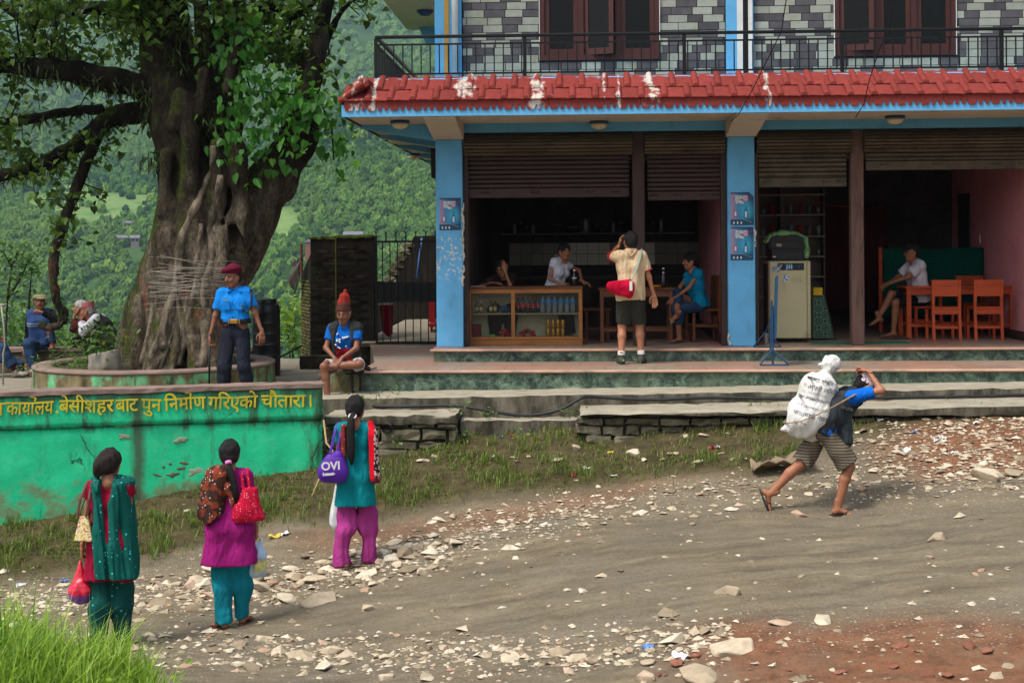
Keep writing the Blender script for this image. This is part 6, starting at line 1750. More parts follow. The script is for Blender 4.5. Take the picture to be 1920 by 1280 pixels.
m, nt, p = newmat('striped_shorts'); v = coords(nt, 'Object')
wv = nd(nt, 'TexWave', wave_type='BANDS', bands_direction='Z', i_Vector=v, i_Scale=11.0, i_Distortion=.6)
c = mixc(nt, wv.outputs[0], S(62, 56, 48), S(118, 108, 92)); setp(nt, p, c, .9, noise(nt, v, 90), .002, .3, .1)
pt.trousers(m, {True: .95}[True], .05, .065, 'shorts', .008, 25)
pt.shirt(cloth('blue_tshirt', S(10, 92, 190)), .75, .03, .012, 'tshirt', .004, 26)
m = cloth('charcoal_vest', S(52, 60, 62), c2=S(40, 40, 46), c2t=(.5, .56))
def vest(f):
 pt.torso(f, .03, .05); f.cone((.09, .14, 1.05), (.1, .2, .72), .1, .07, .04); f.cone((-.09, .14, 1.05), (-.1, .2, .75), .1, .06, .04); f.cone((.08, .05, .95), (.09, .0, .82), .1, .1, .03)
 f.ripple(.008, 24, 27, (1, 1, .5)); f.plane((0, .1, .72), (0, -.45, -1)); f.plane((0, .335, 1.2), (0, 1, .35))
 for a in 'LR': f.ell(pt.j['sh' + a] + vec(.04 if a == 'R' else -.04, .02, 0), (.07, .075, .09), sub=True)
pt.free(vest, 'vest', m, (-.4, -.25, .55), (.4, .5, 1.4))
pt.hair(HAIR, 'short', hat=True)
m = dotted('printed_topi_cloth', S(196, 176, 178), S(120, 60, 80), 70, .25, .5)
pt.on_head(lambda f: (f.cone((0, -.015, .05), (0, -.03, .115), .093, .07, 0, s=(1.08, .92, 1)), f.plane((0, 0, .045), (0, .18, -1)), f.plane((0, 0, .135), (0, 0, 1))), 'cap', m)
for a in 'LR': pt.sandal(a, RUB)
# the sack rides on his back, held by the forehead strap
sk_ = empty('grain_sack', tuple(person_matrix(pt) @ Vector((0, -.15, .76))), 0, 'full white woven sack with black print on the back of the porter', 'sack', None, pt.k)
sk_.rotation_euler = (0, R(14), 0)
m, nt, p = newmat('white_woven_sack'); v = coords(nt, 'Object')
bk = nd(nt, 'TexBrick', i_Vector=coords(nt, 'Object', (1, 1, 1), (R(90), 0, 0)), i_Scale=60., i_Color1=(1, 1, 1), i_Color2=(.9, .9, .9), i_Mortar=(.75, .75, .75))
c = mixc(nt, 1.0, mixc(nt, ramp(nt, noise(nt, v, 3.5, 5, .6), [(.45, 0), (.75, .5)]), S(214, 214, 210), S(176, 166, 146)), bk.outputs[0], 'MULTIPLY')
setp(nt, p, c, .6, noise(nt, v, 30, 5, .6), .006, .5, .3)
SACK = m
f = Field((-.36, -.32, -.08), (.36, .3, .84), .0105)
f.cone((-.02, 0, .17), (.0, 0, .44), .19, .165, 0, s=(1, .95, 1)); f.cone((-.17, 0, .03), (.13, 0, .0), .06, .06, .09); f.ell((-.01, 0, .2), (.235, .2, .21), .05); f.ell((0, 0, .45), (.19, .17, .16), .05)
f.cone((-.2, .0, .02), (-.26, 0, -.01), .03, .012, .03); f.cone((.14, 0, -.02), (.16, 0, -.06), .03, .01, .02)
f.cone((.0, 0, .56), (.03, 0, .64), .09, .045, .05); f.cone((.03, 0, .64), (.05, 0, .72), .045, .09, .02);
for q in range(9):
 an = q * .7; f.ell((.04 + .055 * math.cos(an), .05 * math.sin(an), .70 + .018 * (q % 3)), (.055, .016, .065), .006, rot=(0, .5 * math.cos(an), an + 1.3))
f.cone((-.05, 0, .69), (.09, 0, .76), .03, .035, .02)
f.ripple(.007, 26, 31, (1, 1, .8)); f.ripple(.005, 60, 32, (1, 1, .2))
f.build('cloth', SACK, sk_)
INK = M('faded_black_ink', S(88, 88, 92), .8, .3, 20, 0)
def wrap_text(s_, sz, x0, z0, par, m_, F_, ymax=-.1, spacing=1.0, bold=0.0):
 """print laid on a curved front: each vertex pushed on to the cloth's surface"""
 me = text_mesh(s_, sz, 0, spacing, bold); co = np.zeros(len(me.vertices) * 3, np.float32); me.vertices.foreach_get('co', co); co = co.reshape(-1, 3)
 X = co[:, 0] + x0; Z = co[:, 1] + z0; ys = F_.lo[1] + np.arange(F_.n[1]) * F_.h; Y = np.zeros(len(X))
 for i in range(len(X)):
  a = int(np.clip((X[i] - F_.lo[0]) / F_.h, 0, F_.n[0] - 1)); b = int(np.clip((Z[i] - F_.lo[2]) / F_.h, 0, F_.n[2] - 1))
  col = F_.F[a, :, b]; k_ = np.argmax(col < 0); t = col[k_ - 1] / (col[k_ - 1] - col[k_]) if k_ > 0 else 0; Y[i] = ys[max(k_ - 1, 0)] + t * F_.h
 me.vertices.foreach_set('co', np.stack([X, Y - .007, Z], 1).astype(np.float32).ravel()); me.update()
 return link('print', me, m_, par)
wrap_text("साल्ट ट्रेडिङ", .052, -.15, .53, sk_, INK, f); wrap_text("कम्पनी लिमिटेड", .06, -.17, .45, sk_, INK, f)
wrap_text("CORPORATION COMPANY LTD.", .034, -.2, .35, sk_, INK, f, bold=.001); wrap_text("of Government of Nepal", .034, -.2, .27, sk_, INK, f); wrap_text("काठमाडौं, नेपाल", .058, -.21, .18, sk_, INK, f); wrap_text("Mg.  Net", .036, -.2, .10, sk_, INK, f)
for zz in (.425, .415): wrap_text("___________", .04, -.17, zz, sk_, INK, f)
q = MB(); hd = pt.j['head']
P = [(.07, .52, 1.25), (.1, .44, 1.25), (.14, .36, 1.22), (.245, .25, 1.17), (.25, .05, 1.06), (.25, -.1, .985), (.225, -.25, .92), (.12, -.35, .89), (0, -.385, .88), (-.12, -.35, .89), (-.225, -.25, .92), (-.25, -.1, .985), (-.25, .05, 1.06), (-.245, .25, 1.17), (-.14, .36, 1.22), (-.1, .44, 1.25), (-.07, .52, 1.25), (0, .535, 1.25)]
rr = [.026, .026, .022, .014, .011, .010, .009, .009, .009, .009, .009, .010, .011, .014, .022, .026, .026, .027]
q.tube(P, rr, 8, closed=True, flat=.55)
o = q.build('tumpline', M('jute_strap', S(130, 106, 84), .9, .25, 20, .5, 90), None, True); tag(o, 'jute tumpline running from the forehead of the porter round the sack', 'strap'); place(o, pt)
# ---------------------------------------------------------------- officer
q0 = atZ(443, 764, PZ)
of = Person('policeman in bright blue shirt and maroon beret standing in front of the planter', (q0[0], q0[1], PZ), R(183), 1.66, False, SK2)
of.j.update(anR=vec(.17, .0, .085), anL=vec(-.15, .02, .085), wrR=vec(.29, .06, .86), wrL=vec(-.33, .08, .88)); of.pole.update(elR=vec(.6, -1, 0), elL=vec(-.6, -1, 0))
of.sl = .88; of.j['shR'][0] = .143; of.j['shL'][0] = -.143; of.hz = (R(-3), 0, R(-38)); of.hand['R'] = (vec(-.0, .1, -1), vec(-1, .2, 0), 1.1); of.hand['L'] = (vec(-.05, .2, -1), vec(.5, -1, 0), .6); of.bare_foot = False
of.lean(0, R(2)); of.body()
of.trousers(cloth('navy_trousers', S(34, 37, 48)), 1.72, .014, .022, 'trousers', .009, 33, waist=.135, blouse=.32)
PB = cloth('police_blue_shirt', S(20, 122, 206))
sh_ = of.shirt(PB, .72, -.125, .02, 'shirt', .004, 34, neck=.045, v=1, nr=.062, vd=.04)
of.free(lambda f: (f.cone((-.02, .05, 1.41), (-.075, .07, 1.375), .018, .014, .01), f.cone((.02, .05, 1.41), (.075, .07, 1.375), .018, .014, .01), f.cone((-.06, -.03, 1.42), (.06, -.03, 1.42), .02, .02, .01), f.cone((-.065, -.03, 1.42), (-.03, .05, 1.41), .018, .018, .01), f.cone((.065, -.03, 1.42), (.03, .05, 1.41), .018, .018, .01)), 'collar', PB, (-.16, -.12, 1.3), (.16, .16, 1.5), .007)
BLK = M('black_leather', S(16, 16, 18), .4, .1, 5, .1); BRASS = M('brass', S(176, 140, 64), .35, .2, 9, .2, Metallic=.8)
def belt(f):
 for q in (-1, 1): f.cone(of.j['pelvis'] + vec(q * .07, 0, .10), of.j['pelvis'] + vec(q * .07, 0, .16), .116, .112, .03)
 f.plane(of.j['pelvis'] + vec(0, 0, .155), (0, 0, 1)); f.plane(of.j['pelvis'] + vec(0, 0, .098), (0, 0, -1))
bl = of.free(belt, 'belt', BLK, (-.3, -.2, .9), (.3, .25, 1.15), .008)
pv_ = of.j['pelvis']
MB().box((pv_[0] - .045, .108, pv_[2] + .102), (pv_[0] + .045, .13, pv_[2] + .152), bev=.004).build('buckle', BRASS, bl)
for dx in (-.065, .06): MB().box((pv_[0] + dx - .006, .11, pv_[2] + .10), (pv_[0] + dx + .006, .128, pv_[2] + .154)).build('keeper', BRASS, bl)
q = MB()
for zz in (1.32, 1.24, 1.16, 1.08): q.lathe([(.007, -.002), (.007, .003), (.001, .004)], (0, 0, 0), 8, M=Matrix.Translation((.012, .128 - abs(zz - 1.2) * .06, zz)) @ Matrix.Rotation(R(-90), 4, 'X'))
q.build('buttons', BLK, sh_)
for (x, n_) in ((-.085, 'pocket'), (.085, 'pocket')):
 MB().box((x - .045, .118, 1.16), (x + .045, .13, 1.262), bev=.006).build(n_, PB, sh_)
MB().box((.055, .131, 1.272), (.125, .137, 1.29)).build('name_plate', M('name_plate_grey', S(120, 116, 104), .5), sh_)
for sgn in (-1, 1):
 MB().tube([(sgn * .08, -.005, 1.435), (sgn * .15, -.005, 1.412), (sgn * .2, -.003, 1.385)], .026, 8, flat=.35).build('epaulette', M('epaulette_navy', S(18, 60, 110), .7), sh_, True)
MB().tube([(-.19, .05, 1.39), (-.205, .09, 1.3), (-.2, .1, 1.2), (-.16, .13, 1.13), (-.12, .135, 1.14), (-.1, .135, 1.22)], .011, 8).build('lanyard', BLK, sh_, True)
of.hair(HAIR, 'buzz', hat=True)
MAR = cloth('maroon_beret_wool', S(86, 18, 40))
br = of.on_head(lambda f: (f.ell((.012, .005, .088), (.108, .118, .042), 0, rot=(0, R(10), 0)), f.ell((.05, .05, .075), (.06, .06, .03), .03), f.cone((0, -.01, .05), (0, -.01, .075), .088, .09, .02, s=(1.08, .92, 1)), f.plane((0, 0, .045), (0, .1, -1))), 'beret', MAR)
Bh = of.hR; hd = of.j['head']
q = MB(); q.lathe([(.014, -.002), (.017, .002), (.012, .005), (.001, .006)], n=12, M=Matrix.Translation(Vector(hd + Bh @ vec(.045, .098, .075) * 1.05)) @ Matrix(Bh.tolist()).to_4x4() @ Matrix.Rotation(R(-90), 4, 'X')); q.build('badge', M('silver_badge', S(150, 146, 130), .35, Metallic=.7), br)
for a in 'LR': of.shoe(a, BLK, RUB, .12)
wr = of.j['wrR'] + vec(-.0, .03, -.09)
st = MB(); st.tube([tuple(wr + vec(0, 0, .1)), tuple(wr + vec(.01, .02, -.7))], .012, 8); o = st.build('swagger_stick', BLK, None, True); tag(o, 'thin black stick with gold bands held by the policeman', 'stick'); place(o, of)
q = MB()
for t in (.0, .5): p_ = wr + vec(.003 + .005 * t, .006 * t, -.15 - .3 * t); q.tube([tuple(p_), tuple(p_ - vec(0, 0, .03))], .0145, 8)
q.build('band', BRASS, o)
# ---------------------------------------------------------------- seated man in knitted hat
q0 = atZ(645, 690, 0.0)
hx, hy = atD(648, 700, 17.35)[0], atD(648, 700, 17.35)[1]
sh0 = -.40
hm = Person('seated man in tall red and brown knitted hat, one leg folded', (hx, hy + .12, sh0), R(172), 1.6, False, SK2)
hm.sit(.415, .4); hm.lean(R(10)); hm.hz = (R(-8), 0, 0); hm.hairmat = HAIRG
hm.j['anR'] = vec(.13, .40, .1); hm.j['anL'] = vec(.13, .36, .50); hm.pole['knL'] = vec(-1, .55, .12); hm.pole['knR'] = vec(.3, 1, .8)
hm.j['wrR'] = vec(.07, .30, .60); hm.j['wrL'] = vec(-.03, .33, .60); hm.pole.update(elR=vec(1, -.35, -.3), elL=vec(-1, -.35, -.3))
hm.hand['R'] = (vec(-.5, .5, -.5), vec(0, -.2, -1), .6); hm.hand['L'] = (vec(.4, .5, -.6), vec(0, -.2, -1), .6); hm.foot['L'] = vec(.9, .1, -.35); hm.foot_up['L'] = vec(.3, .3, 1)
hm.body()
def hatm():
 m, nt, p = newmat('red_knit'); v = coords(nt, 'Object')
 wv = nd(nt, 'TexWave', wave_type='BANDS', bands_direction='X', i_Vector=v, i_Scale=22.0, i_Distortion=1.0)
 setp(nt, p, mixc(nt, wv.outputs[0], S(78, 22, 20), S(168, 58, 46)), .95, wv.outputs[0], .004, .6, .1); return m
hm.trousers(cloth('white_shorts', S(176, 168, 166)), .8, .03, .045, 'shorts', .008, 41)
ts = hm.shirt(cloth('cobalt_tshirt', S(10, 88, 170)), .62, .0, .016, 'tshirt', .005, 42, v=1, nr=.07, vd=.05)
PRN = M('white_tshirt_print', S(196, 198, 200), .8)
def prn(f):
 r5 = np.random.default_rng(3)
 for q in range(16):
  c_ = hm.j['chest'] + vec(r5.uniform(-.09, .09), .135 + r5.uniform(-.004, .004), r5.uniform(-.12, .06)); f.ell(c_, (r5.uniform(.008, .022), .02, r5.uniform(.005, .014)), .003, rot=(0, r5.uniform(-1, 1), 0))
f = Field(hm.j['chest'] - vec(.16, .1, .2), hm.j['chest'] + vec(.16, .2, .14), .006); prn(f); f.build('print', PRN, ts)
def sash(f):
 for q in (-1, 1): f.cone(hm.j['pelvis'] + vec(q * .068, .02, .05), hm.j['waist'] + vec(q * .06, .025, .04), .122, .112, .03)
 f.ripple(.005, 40, 3, (.4, .4, 1)); f.plane(hm.j['waist'] + vec(0, 0, .05), (0, -.1, 1)); f.plane(hm.j['pelvis'] + vec(0, 0, .03), (0, .1, -1))
hm.free(sash, 'sash', cloth('dark_red_sash', S(112, 18, 28), st=(.4, .4, 1)), (-.3, -.25, .4), (.3, .3, 1.0))
def ves(f):
 hm.torso(f, .036, .05); f.ripple(.007, 26, 5, (1, 1, .5)); f.cone(hm.j['waist'] + vec(0, .16, -.3), hm.j['neck'] + vec(0, .16, .1), .125, .10, 0, sub=True); f.plane(hm.j['pelvis'] + vec(0, 0, .04), (0, 0, -1)); nk = hm.j['neck']; f.cone(nk, nk + vec(0, .02, .2), .085, .12, 0, sub=True)
hm.free(ves, 'vest', cloth('charcoal_padded_vest', S(44, 46, 46)), (-.35, -.3, .4), (.35, .35, 1.25))
hm.hair(HAIRG, 'short', hat=True)
hm.on_head(lambda f: (f.cone((0, -.01, .05), (-.005, -.02, .13), .094, .085, .01, s=(1.06, .94, 1)), f.plane((0, 0, .03), (0, .2, -1)), f.plane((0, 0, .145), (0, 0, 1)), f.ripple(.002, 70, 3)), 'hat_brim', cloth('brown_knit', S(84, 50, 42)))
hm.on_head(lambda f: (f.cone((0, -.018, .12), (-.015, -.025, .20), .084, .062, .01), f.ell((-.024, -.034, .275), (.024, .024, .02), .01), f.plane((0, 0, .14), (0, 0, -1)), f.ripple(.003, 80, 5, (1, 1, .05))), 'hat', hatm())
hm.sandal('L', M('grey_slipper', S(66, 72, 76), .7))
o = MB(); bx_ = person_matrix(hm)
def bun_(f):
 r5 = np.random.default_rng(6)
 for q in range(9): f.ell((r5.uniform(-.3, -.02), r5.uniform(.1, .22), .44 + r5.uniform(0, .03)), (r5.uniform(.05, .1), r5.uniform(.04, .07), r5.uniform(.02, .045)), .03, rot=(0, r5.uniform(-.5, .5), r5.uniform(-1, 1)))
 f.ripple(.006, 40, 7)
thing_field('bundle', bun_, cloth('black_bundle', S(30, 32, 34)), (-.46, -.02, .34), (.12, .34, .58), .01, 'crumpled black cloth bundle beside the man in the knitted hat', 'bundle', hm)
q = MB().tube([(-.42, .1, .47), (-.2, .2, .43), (.02, .3, .425)], [.01, .012, .009], 6); o = q.build('walking_stick', POSTW, None, True); tag(o, 'thin wooden stick lying by the black bundle on the terrace', 'stick'); place(o, hm)
# ---------------------------------------------------------------- man on the phone
q0 = atZ(1184, 682, 0.0)
pm = Person('man from behind in beige polo shirt and dark shorts holding a phone to his ear', (q0[0], q0[1], 0), R(4), 1.68, False, SK3)
pm.j.update(anR=vec(.13, .05, .085), anL=vec(-.13, -.04, .085), wrR=vec(.29, .02, .86), wrL=vec(-.135, .085, 1.50)); pm.pole.update(elL=vec(-.42, .3, -1), elR=vec(.5, -1, 0))
pm.sl = .9; pm.j['shR'][0] = .145; pm.j['shL'][0] = -.145; pm.hand['L'] = (vec(.25, .1, .9), vec(.9, -.3, -.3), 1.0); pm.hand['R'] = (vec(.15, .1, -1), vec(-.2, -1, 0), .5); pm.hz = (R(4), 0, R(14)); pm.foot = dict(R=vec(.35, 1, 0), L=vec(-.05, 1, 0)); pm.bare_foot = False
pm.body()
pm.trousers(cloth('dark_olive_shorts', S(46, 46, 40)), .93, .035, .05, 'shorts', .006, 51)
BEI = cloth('beige_polo', S(196, 172, 138)); REDC = cloth('red_trim', S(170, 30, 40))
sh_ = pm.shirt(BEI, .68, .10, .018, 'polo_shirt', .006, 52, neck=.05, nr=.062)
for a in 'LR':
 s0, e0_ = pm.j['sh' + a], pm.j['el' + a]; c0_ = s0 + (e0_ - s0) * .66; c1_ = s0 + (e0_ - s0) * .72
 f = pm.field(.009); f.cone(c0_, c1_, .078, .077, 0, c0=0, c1=1); f.build('cuff', REDC, sh_)
pm.free(lambda f: (f.cone((-.055, -.045, 1.43), (.055, -.045, 1.43), .022, .022, .01), f.cone((-.06, -.04, 1.43), (-.05, .04, 1.42), .02, .018, .01), f.cone((.06, -.04, 1.43), (.05, .04, 1.42), .02, .018, .01), f.cone((-.05, -.07, 1.41), (0, -.085, 1.36), .014, .008, .01), f.cone((.05, -.07, 1.41), (0, -.085, 1.36), .014, .008, .01)), 'collar', BEI, (-.14, -.14, 1.3), (.14, .1, 1.5), .007)
pm.hair(HAIR, 'short')
SOCK = cloth('white_sock', S(206, 206, 204)); SHOE = M('grey_trainer', S(58, 60, 54), .7, .3, 20, .3, 60, c2=S(150, 190, 60), c2t=(.62, .66), c2s=14)
for a in 'LR':
 pm.shoe(a, SHOE, M('trainer_sole', S(120, 122, 112), .7))
 f = pm.field(.008); an, kn = pm.j['an' + a], pm.j['kn' + a]; f.cone(an, an + (kn - an) * .2, .047, .048, 0, c1=1); f.build('sock', SOCK, pm.o)
o = MB().box((-.012, -.03, -.055), (.0, .03, .055), bev=.004).build('mobile_phone', M('phone_black', S(14, 14, 16), .25)); tag(o, 'small dark mobile phone at the ear of the man in beige', 'phone'); o.matrix_world = person_matrix(pm) @ Matrix.Translation((-.098, .035, 1.545)) @ Matrix.Rotation(R(-20), 4, 'X')
CRI = cloth('crimson_nylon', S(178, 10, 48))
def rb3(f): f.cone((-.24, -.14, 1.0), (-.06, -.17, .99), .075, .085, 0, s=(1, 1.2, 1)); f.cone((-.22, -.13, .94), (-.05, -.16, .93), .06, .085, .04, s=(1, 1.2, 1)); f.ripple(.007, 26, 6, (1, 1, .6)); f.plane((0, 0, 1.075), (-.12, 0, 1))
o = thing_field('shoulder_bag', rb3, CRI, (-.42, -.34, .78), (.12, .02, 1.16), .009, 'crimson sling bag on the hip of the man in beige', 'bag', pm)
q = MB().tube([(-.02, -.2, 1.04), (.03, -.165, 1.14), (.075, -.15, 1.27), (.115, -.1, 1.39), (.13, -.02, 1.435), (.1, .09, 1.36)], [.01, .022, .024, .024, .024, .02], 8, flat=.3); q.build('strap', M('grey_green_webbing', S(130, 142, 132), .8), o)
q = MB().box((-.045, -.262, .93), (-.01, -.255, 1.05)); q.build('trim', WHITE, o)
# ---------------------------------------------------------------- at the counter
CT = atY(1000, 537, 19.55)[2]      # counter top height
q0 = atY(946, 530, 20.12)
ca_ = Person('woman in dark blouse and glasses, forehead on her hand, behind the counter', (q0[0], 20.14, FZ + .02), R(178), 1.5, True, SK1)
ca_.sit(.47); ca_.lean(R(24)); ca_.j['head'] = ca_.j['head'] + vec(.02, .03, -.03); ca_.hz = (R(-12), R(10), R(-14)); kz = (CT - FZ) / ca_.k
ca_.j['wrL'] = ca_.j['head'] + vec(-.06, .09, -.02); ca_.j['wrR'] = vec(.16, .44, kz + .03); ca_.pole.update(elL=vec(-.3, .25, -1), elR=vec(1, -.1, -.5)); ca_.hand['L'] = (vec(.25, -.1, .9), vec(.3, -1, 0), .4); ca_.hand['R'] = (vec(-.9, .3, 0), vec(0, 0, -1), .3)
ca_.body(); ca_.trousers(cloth('dark_skirt', S(40, 30, 30)), 1.9, .05, .05, 'trousers')
ca_.shirt(dotted('dark_print_blouse', S(40, 26, 24), S(90, 60, 50), 40, .3, .4), .8, .1, .016, 'blouse', .005, 61, v=1)
ca_.hair(HAIR, 'tied')
GLS = M('spectacle_black', S(14, 14, 14), .3)
def specs(p, o_=None):
 q = MB(); B = p.hR; hd = p.j['head']
 for sg in (-1, 1):
  q.tube([tuple(hd + B @ vec(sg * .031 + .021 * math.cos(t), .105, .006 + .016 * math.sin(t)) * 1.05) for t in np.linspace(0, 6.283, 17)[:-1]], .0028, 5, closed=True)
  q.tube([tuple(hd + B @ vec(sg * .052, .1, .01) * 1.05), tuple(hd + B @ vec(sg * .08, -.0, .01) * 1.05)], .0025, 5)
 q.tube([tuple(hd + B @ vec(-.01, .108, .008) * 1.05), tuple(hd + B @ vec(.01, .108, .008) * 1.05)], .0025, 5)
 return q.build('spectacles', GLS, p.o)
specs(ca_)
w_ = ca_.j['wrL']; MB().tube([tuple(w_ + unit(ca_.j['elL'] - w_) * .03 + vec(.03 * math.cos(t), .02 * math.sin(t) * 0 + .03 * math.sin(t), 0)) for t in np.linspace(0, 6.283, 13)[:-1]], .007, 6, closed=True).build('bangle', M('green_bangle', S(60, 150, 50), .4), ca_.o)
q0 = atY(1040, 520, 20.05)
cb = Person('woman in white blouse leaning sideways on the counter beside a bottle', (q0[0] - .02, 20.08, FZ + .02), R(232), 1.52, True, SK1)
cb.sit(.64); cb.lean(R(12), R(-8)); cb.hz = (R(-4), 0, R(-30)); kz = (CT - FZ) / cb.k
cb.j['wrL'] = vec(-.33, .30, kz + .04); cb.pole['elL'] = vec(-.6, -.3, .3); cb.hand['L'] = (vec(-.3, .9, -.3), vec(0, 0, -1), .5); cb.j['wrR'] = vec(.16, .3, .85)
cb.body(); cb.trousers(cloth('dark_skirt', S(40, 30, 30)), 1.9, .05, .05, 'trousers')
cb.shirt(cloth('white_blouse', S(196, 196, 206)), .36, .1, .016, 'blouse', .005, 63, v=1); cb.hair(HAIR, 'tied')
# ---------------------------------------------------------------- girl seated at the table
q0 = atZ(1300, 640, FZ)
ta = Person('young person in turquoise top and rolled jeans seated at the cafe table', (q0[0] + .07, 19.98, FZ), R(115), 1.56, True, SK1)
ta.sit(.46, .38); ta.lean(R(10)); ta.hz = (R(-2), 0, R(-8)); ta.j['anL'] = vec(-.06, .36, .085); ta.j['anR'] = vec(-.12, .42, .43); ta.pole['knR'] = vec(1, .5, .5); ta.pole['knL'] = vec(0, 1, .9)
ta.foot['R'] = vec(-.35, .8, -.35); ta.foot_up['R'] = vec(-.8, .1, .6)
ta.j['anR'] = vec(-.20, .46, .42); ta.pole['knR'] = vec(.5, .4, 1); ta.j['wrR'] = vec(.0, .42, .66); ta.j['wrL'] = vec(-.06, .42, .66); ta.pole.update(elR=vec(1, -.3, -.5), elL=vec(-1, -.3, -.5))
ta.hand['R'] = (vec(-.5, .6, -.3), vec(0, 0, -1), .6); ta.hand['L'] = (vec(.5, .6, -.3), vec(0, 0, -1), .6)
ta.body(); JEAN = cloth('blue_denim', S(44, 66, 96)); ta.trousers(JEAN, 1.55, .02, .025, 'jeans', .006, 65)
ta.shirt(cloth('turquoise_top', S(8, 122, 160)), .36, .04, .018, 'top', .005, 66, v=1); ta.hair(HAIR, 'thick')
for a in 'LR': ta.sandal(a, RUB)
ta.free(lambda f: (f.cone(ta.j['shR'] + vec(-.02, .05, .06), ta.j['waist'] + vec(-.12, .09, .0), .012, .012, 0),), 'bag_strap', BLK, (-.3, -.2, .5), (.3, .4, 1.2), .008)
# ---------------------------------------------------------------- man in white at the orange table
q0 = atZ(1722, 640, FZ)
tm_ = Person('barefoot man in white shirt and cap sitting at the orange table', (q0[0] + .28, 20.95, FZ), R(98), 1.68, False, SK1)
tm_.sit(.46, .42); tm_.lean(R(8)); tm_.hz = (R(0), 0, R(6)); tm_.j['anL'] = vec(-.08, .42, .085); tm_.j['anR'] = vec(-.02, .62, .28); tm_.pole['knR'] = vec(.1, .5, 1)
tm_.foot['R'] = vec(-.1, .95, -.25); tm_.j['wrR'] = vec(.08, .42, .77); tm_.j['wrL'] = vec(-.1, .46, .77); tm_.pole.update(elR=vec(1, -.4, -.2), elL=vec(-1, -.3, -.2)); tm_.hand['L'] = (vec(.3, .8, -.4), vec(0, 0, -1), .6); tm_.hand['R'] = (vec(-.3, .8, -.2), vec(0, 0, -1), .5)
tm_.body(); tm_.trousers(cloth('dark_shorts', S(30, 30, 34)), .9, .03, .04, 'shorts'); tm_.shirt(cloth('white_shirt', S(204, 200, 208)), .7, .06, .026, 'shirt', .006, 71, v=1); tm_.hair(HAIR, 'buzz', hat=True); specs(tm_)
def cap_(f): f.ell((0, -.01, .055), (.088, .1, .075), 0); f.plane((0, 0, .045), (0, .12, -1)); f.cone((-.04, .09, .05), (.04, .09, .05), .045, .045, .01, s=(1, 1, 4.5))
tm_.on_head(cap_, 'cap', cloth('dark_cap', S(40, 46, 44)))
# ---------------------------------------------------------------- men on the low wall
q0 = atZ(168, 714, PZ)
lm = Person('man in flat cap and blue vest with one foot up on the low wall', (atD(58, 690, 21.35)[0], 21.42, PZ), R(186), 1.62, False, SK2)
lm.sit(.385, .36); lm.lean(R(6)); lm.hz = (R(-2), 0, R(44)); lm.j['anR'] = vec(.02, .40, .085); lm.j['anL'] = vec(-.2, .14, .47); lm.pole['knL'] = vec(-.3, .6, 1); lm.j['wrR'] = vec(.2, .06, .43); lm.j['wrL'] = vec(-.09, .33, .97); lm.pole.update(elL=vec(-1, .3, -.6), elR=vec(.6, -1, 0))
lm.hand['L'] = (vec(.9, -.1, .3), vec(0, -.4, -1), 1.0); lm.hand['R'] = (vec(.2, .5, -.6), vec(0, 0, -1), .2)
lm.body(); lm.trousers(JEAN, 1.93, .02, .03, 'jeans', .007, 81); lm.shirt(cloth('black_sleeves', S(24, 24, 26)), 1.93, .02, .014, 'pullover', .005, 82)
m, nt, p = newmat('blue_striped_vest'); v = coords(nt, 'Object'); sx = nd(nt, 'SeparateXYZ', i_0=v)
zc = float(lm.j['chest'][2]); bands = mth(nt, 'MAXIMUM', mth(nt, 'COMPARE', sx.outputs[2], zc - .03, .007), mth(nt, 'COMPARE', sx.outputs[2], zc - .065, .007)); setp(nt, p, mixc(nt, bands, S(44, 66, 110), S(150, 156, 170)), .8, noise(nt, v, 14, 4), .03, .5, .15)
lm.shirt(m, 0, .02, .03, 'vest', .006, 83, v=1, nr=.068, vd=.05); lm.hair(HAIR, 'buzz', hat=True)
lm.on_head(lambda f: (f.ell((0, .0, .07), (.1, .115, .05), 0), f.plane((0, 0, .04), (0, .15, -1)), f.cone((-.03, .09, .055), (.03, .09, .055), .05, .05, .02, s=(1, 1, 3.5))), 'flat_cap', cloth('khaki_cap', S(128, 124, 88)))
for a in 'LR': lm.sandal(a, RUB)
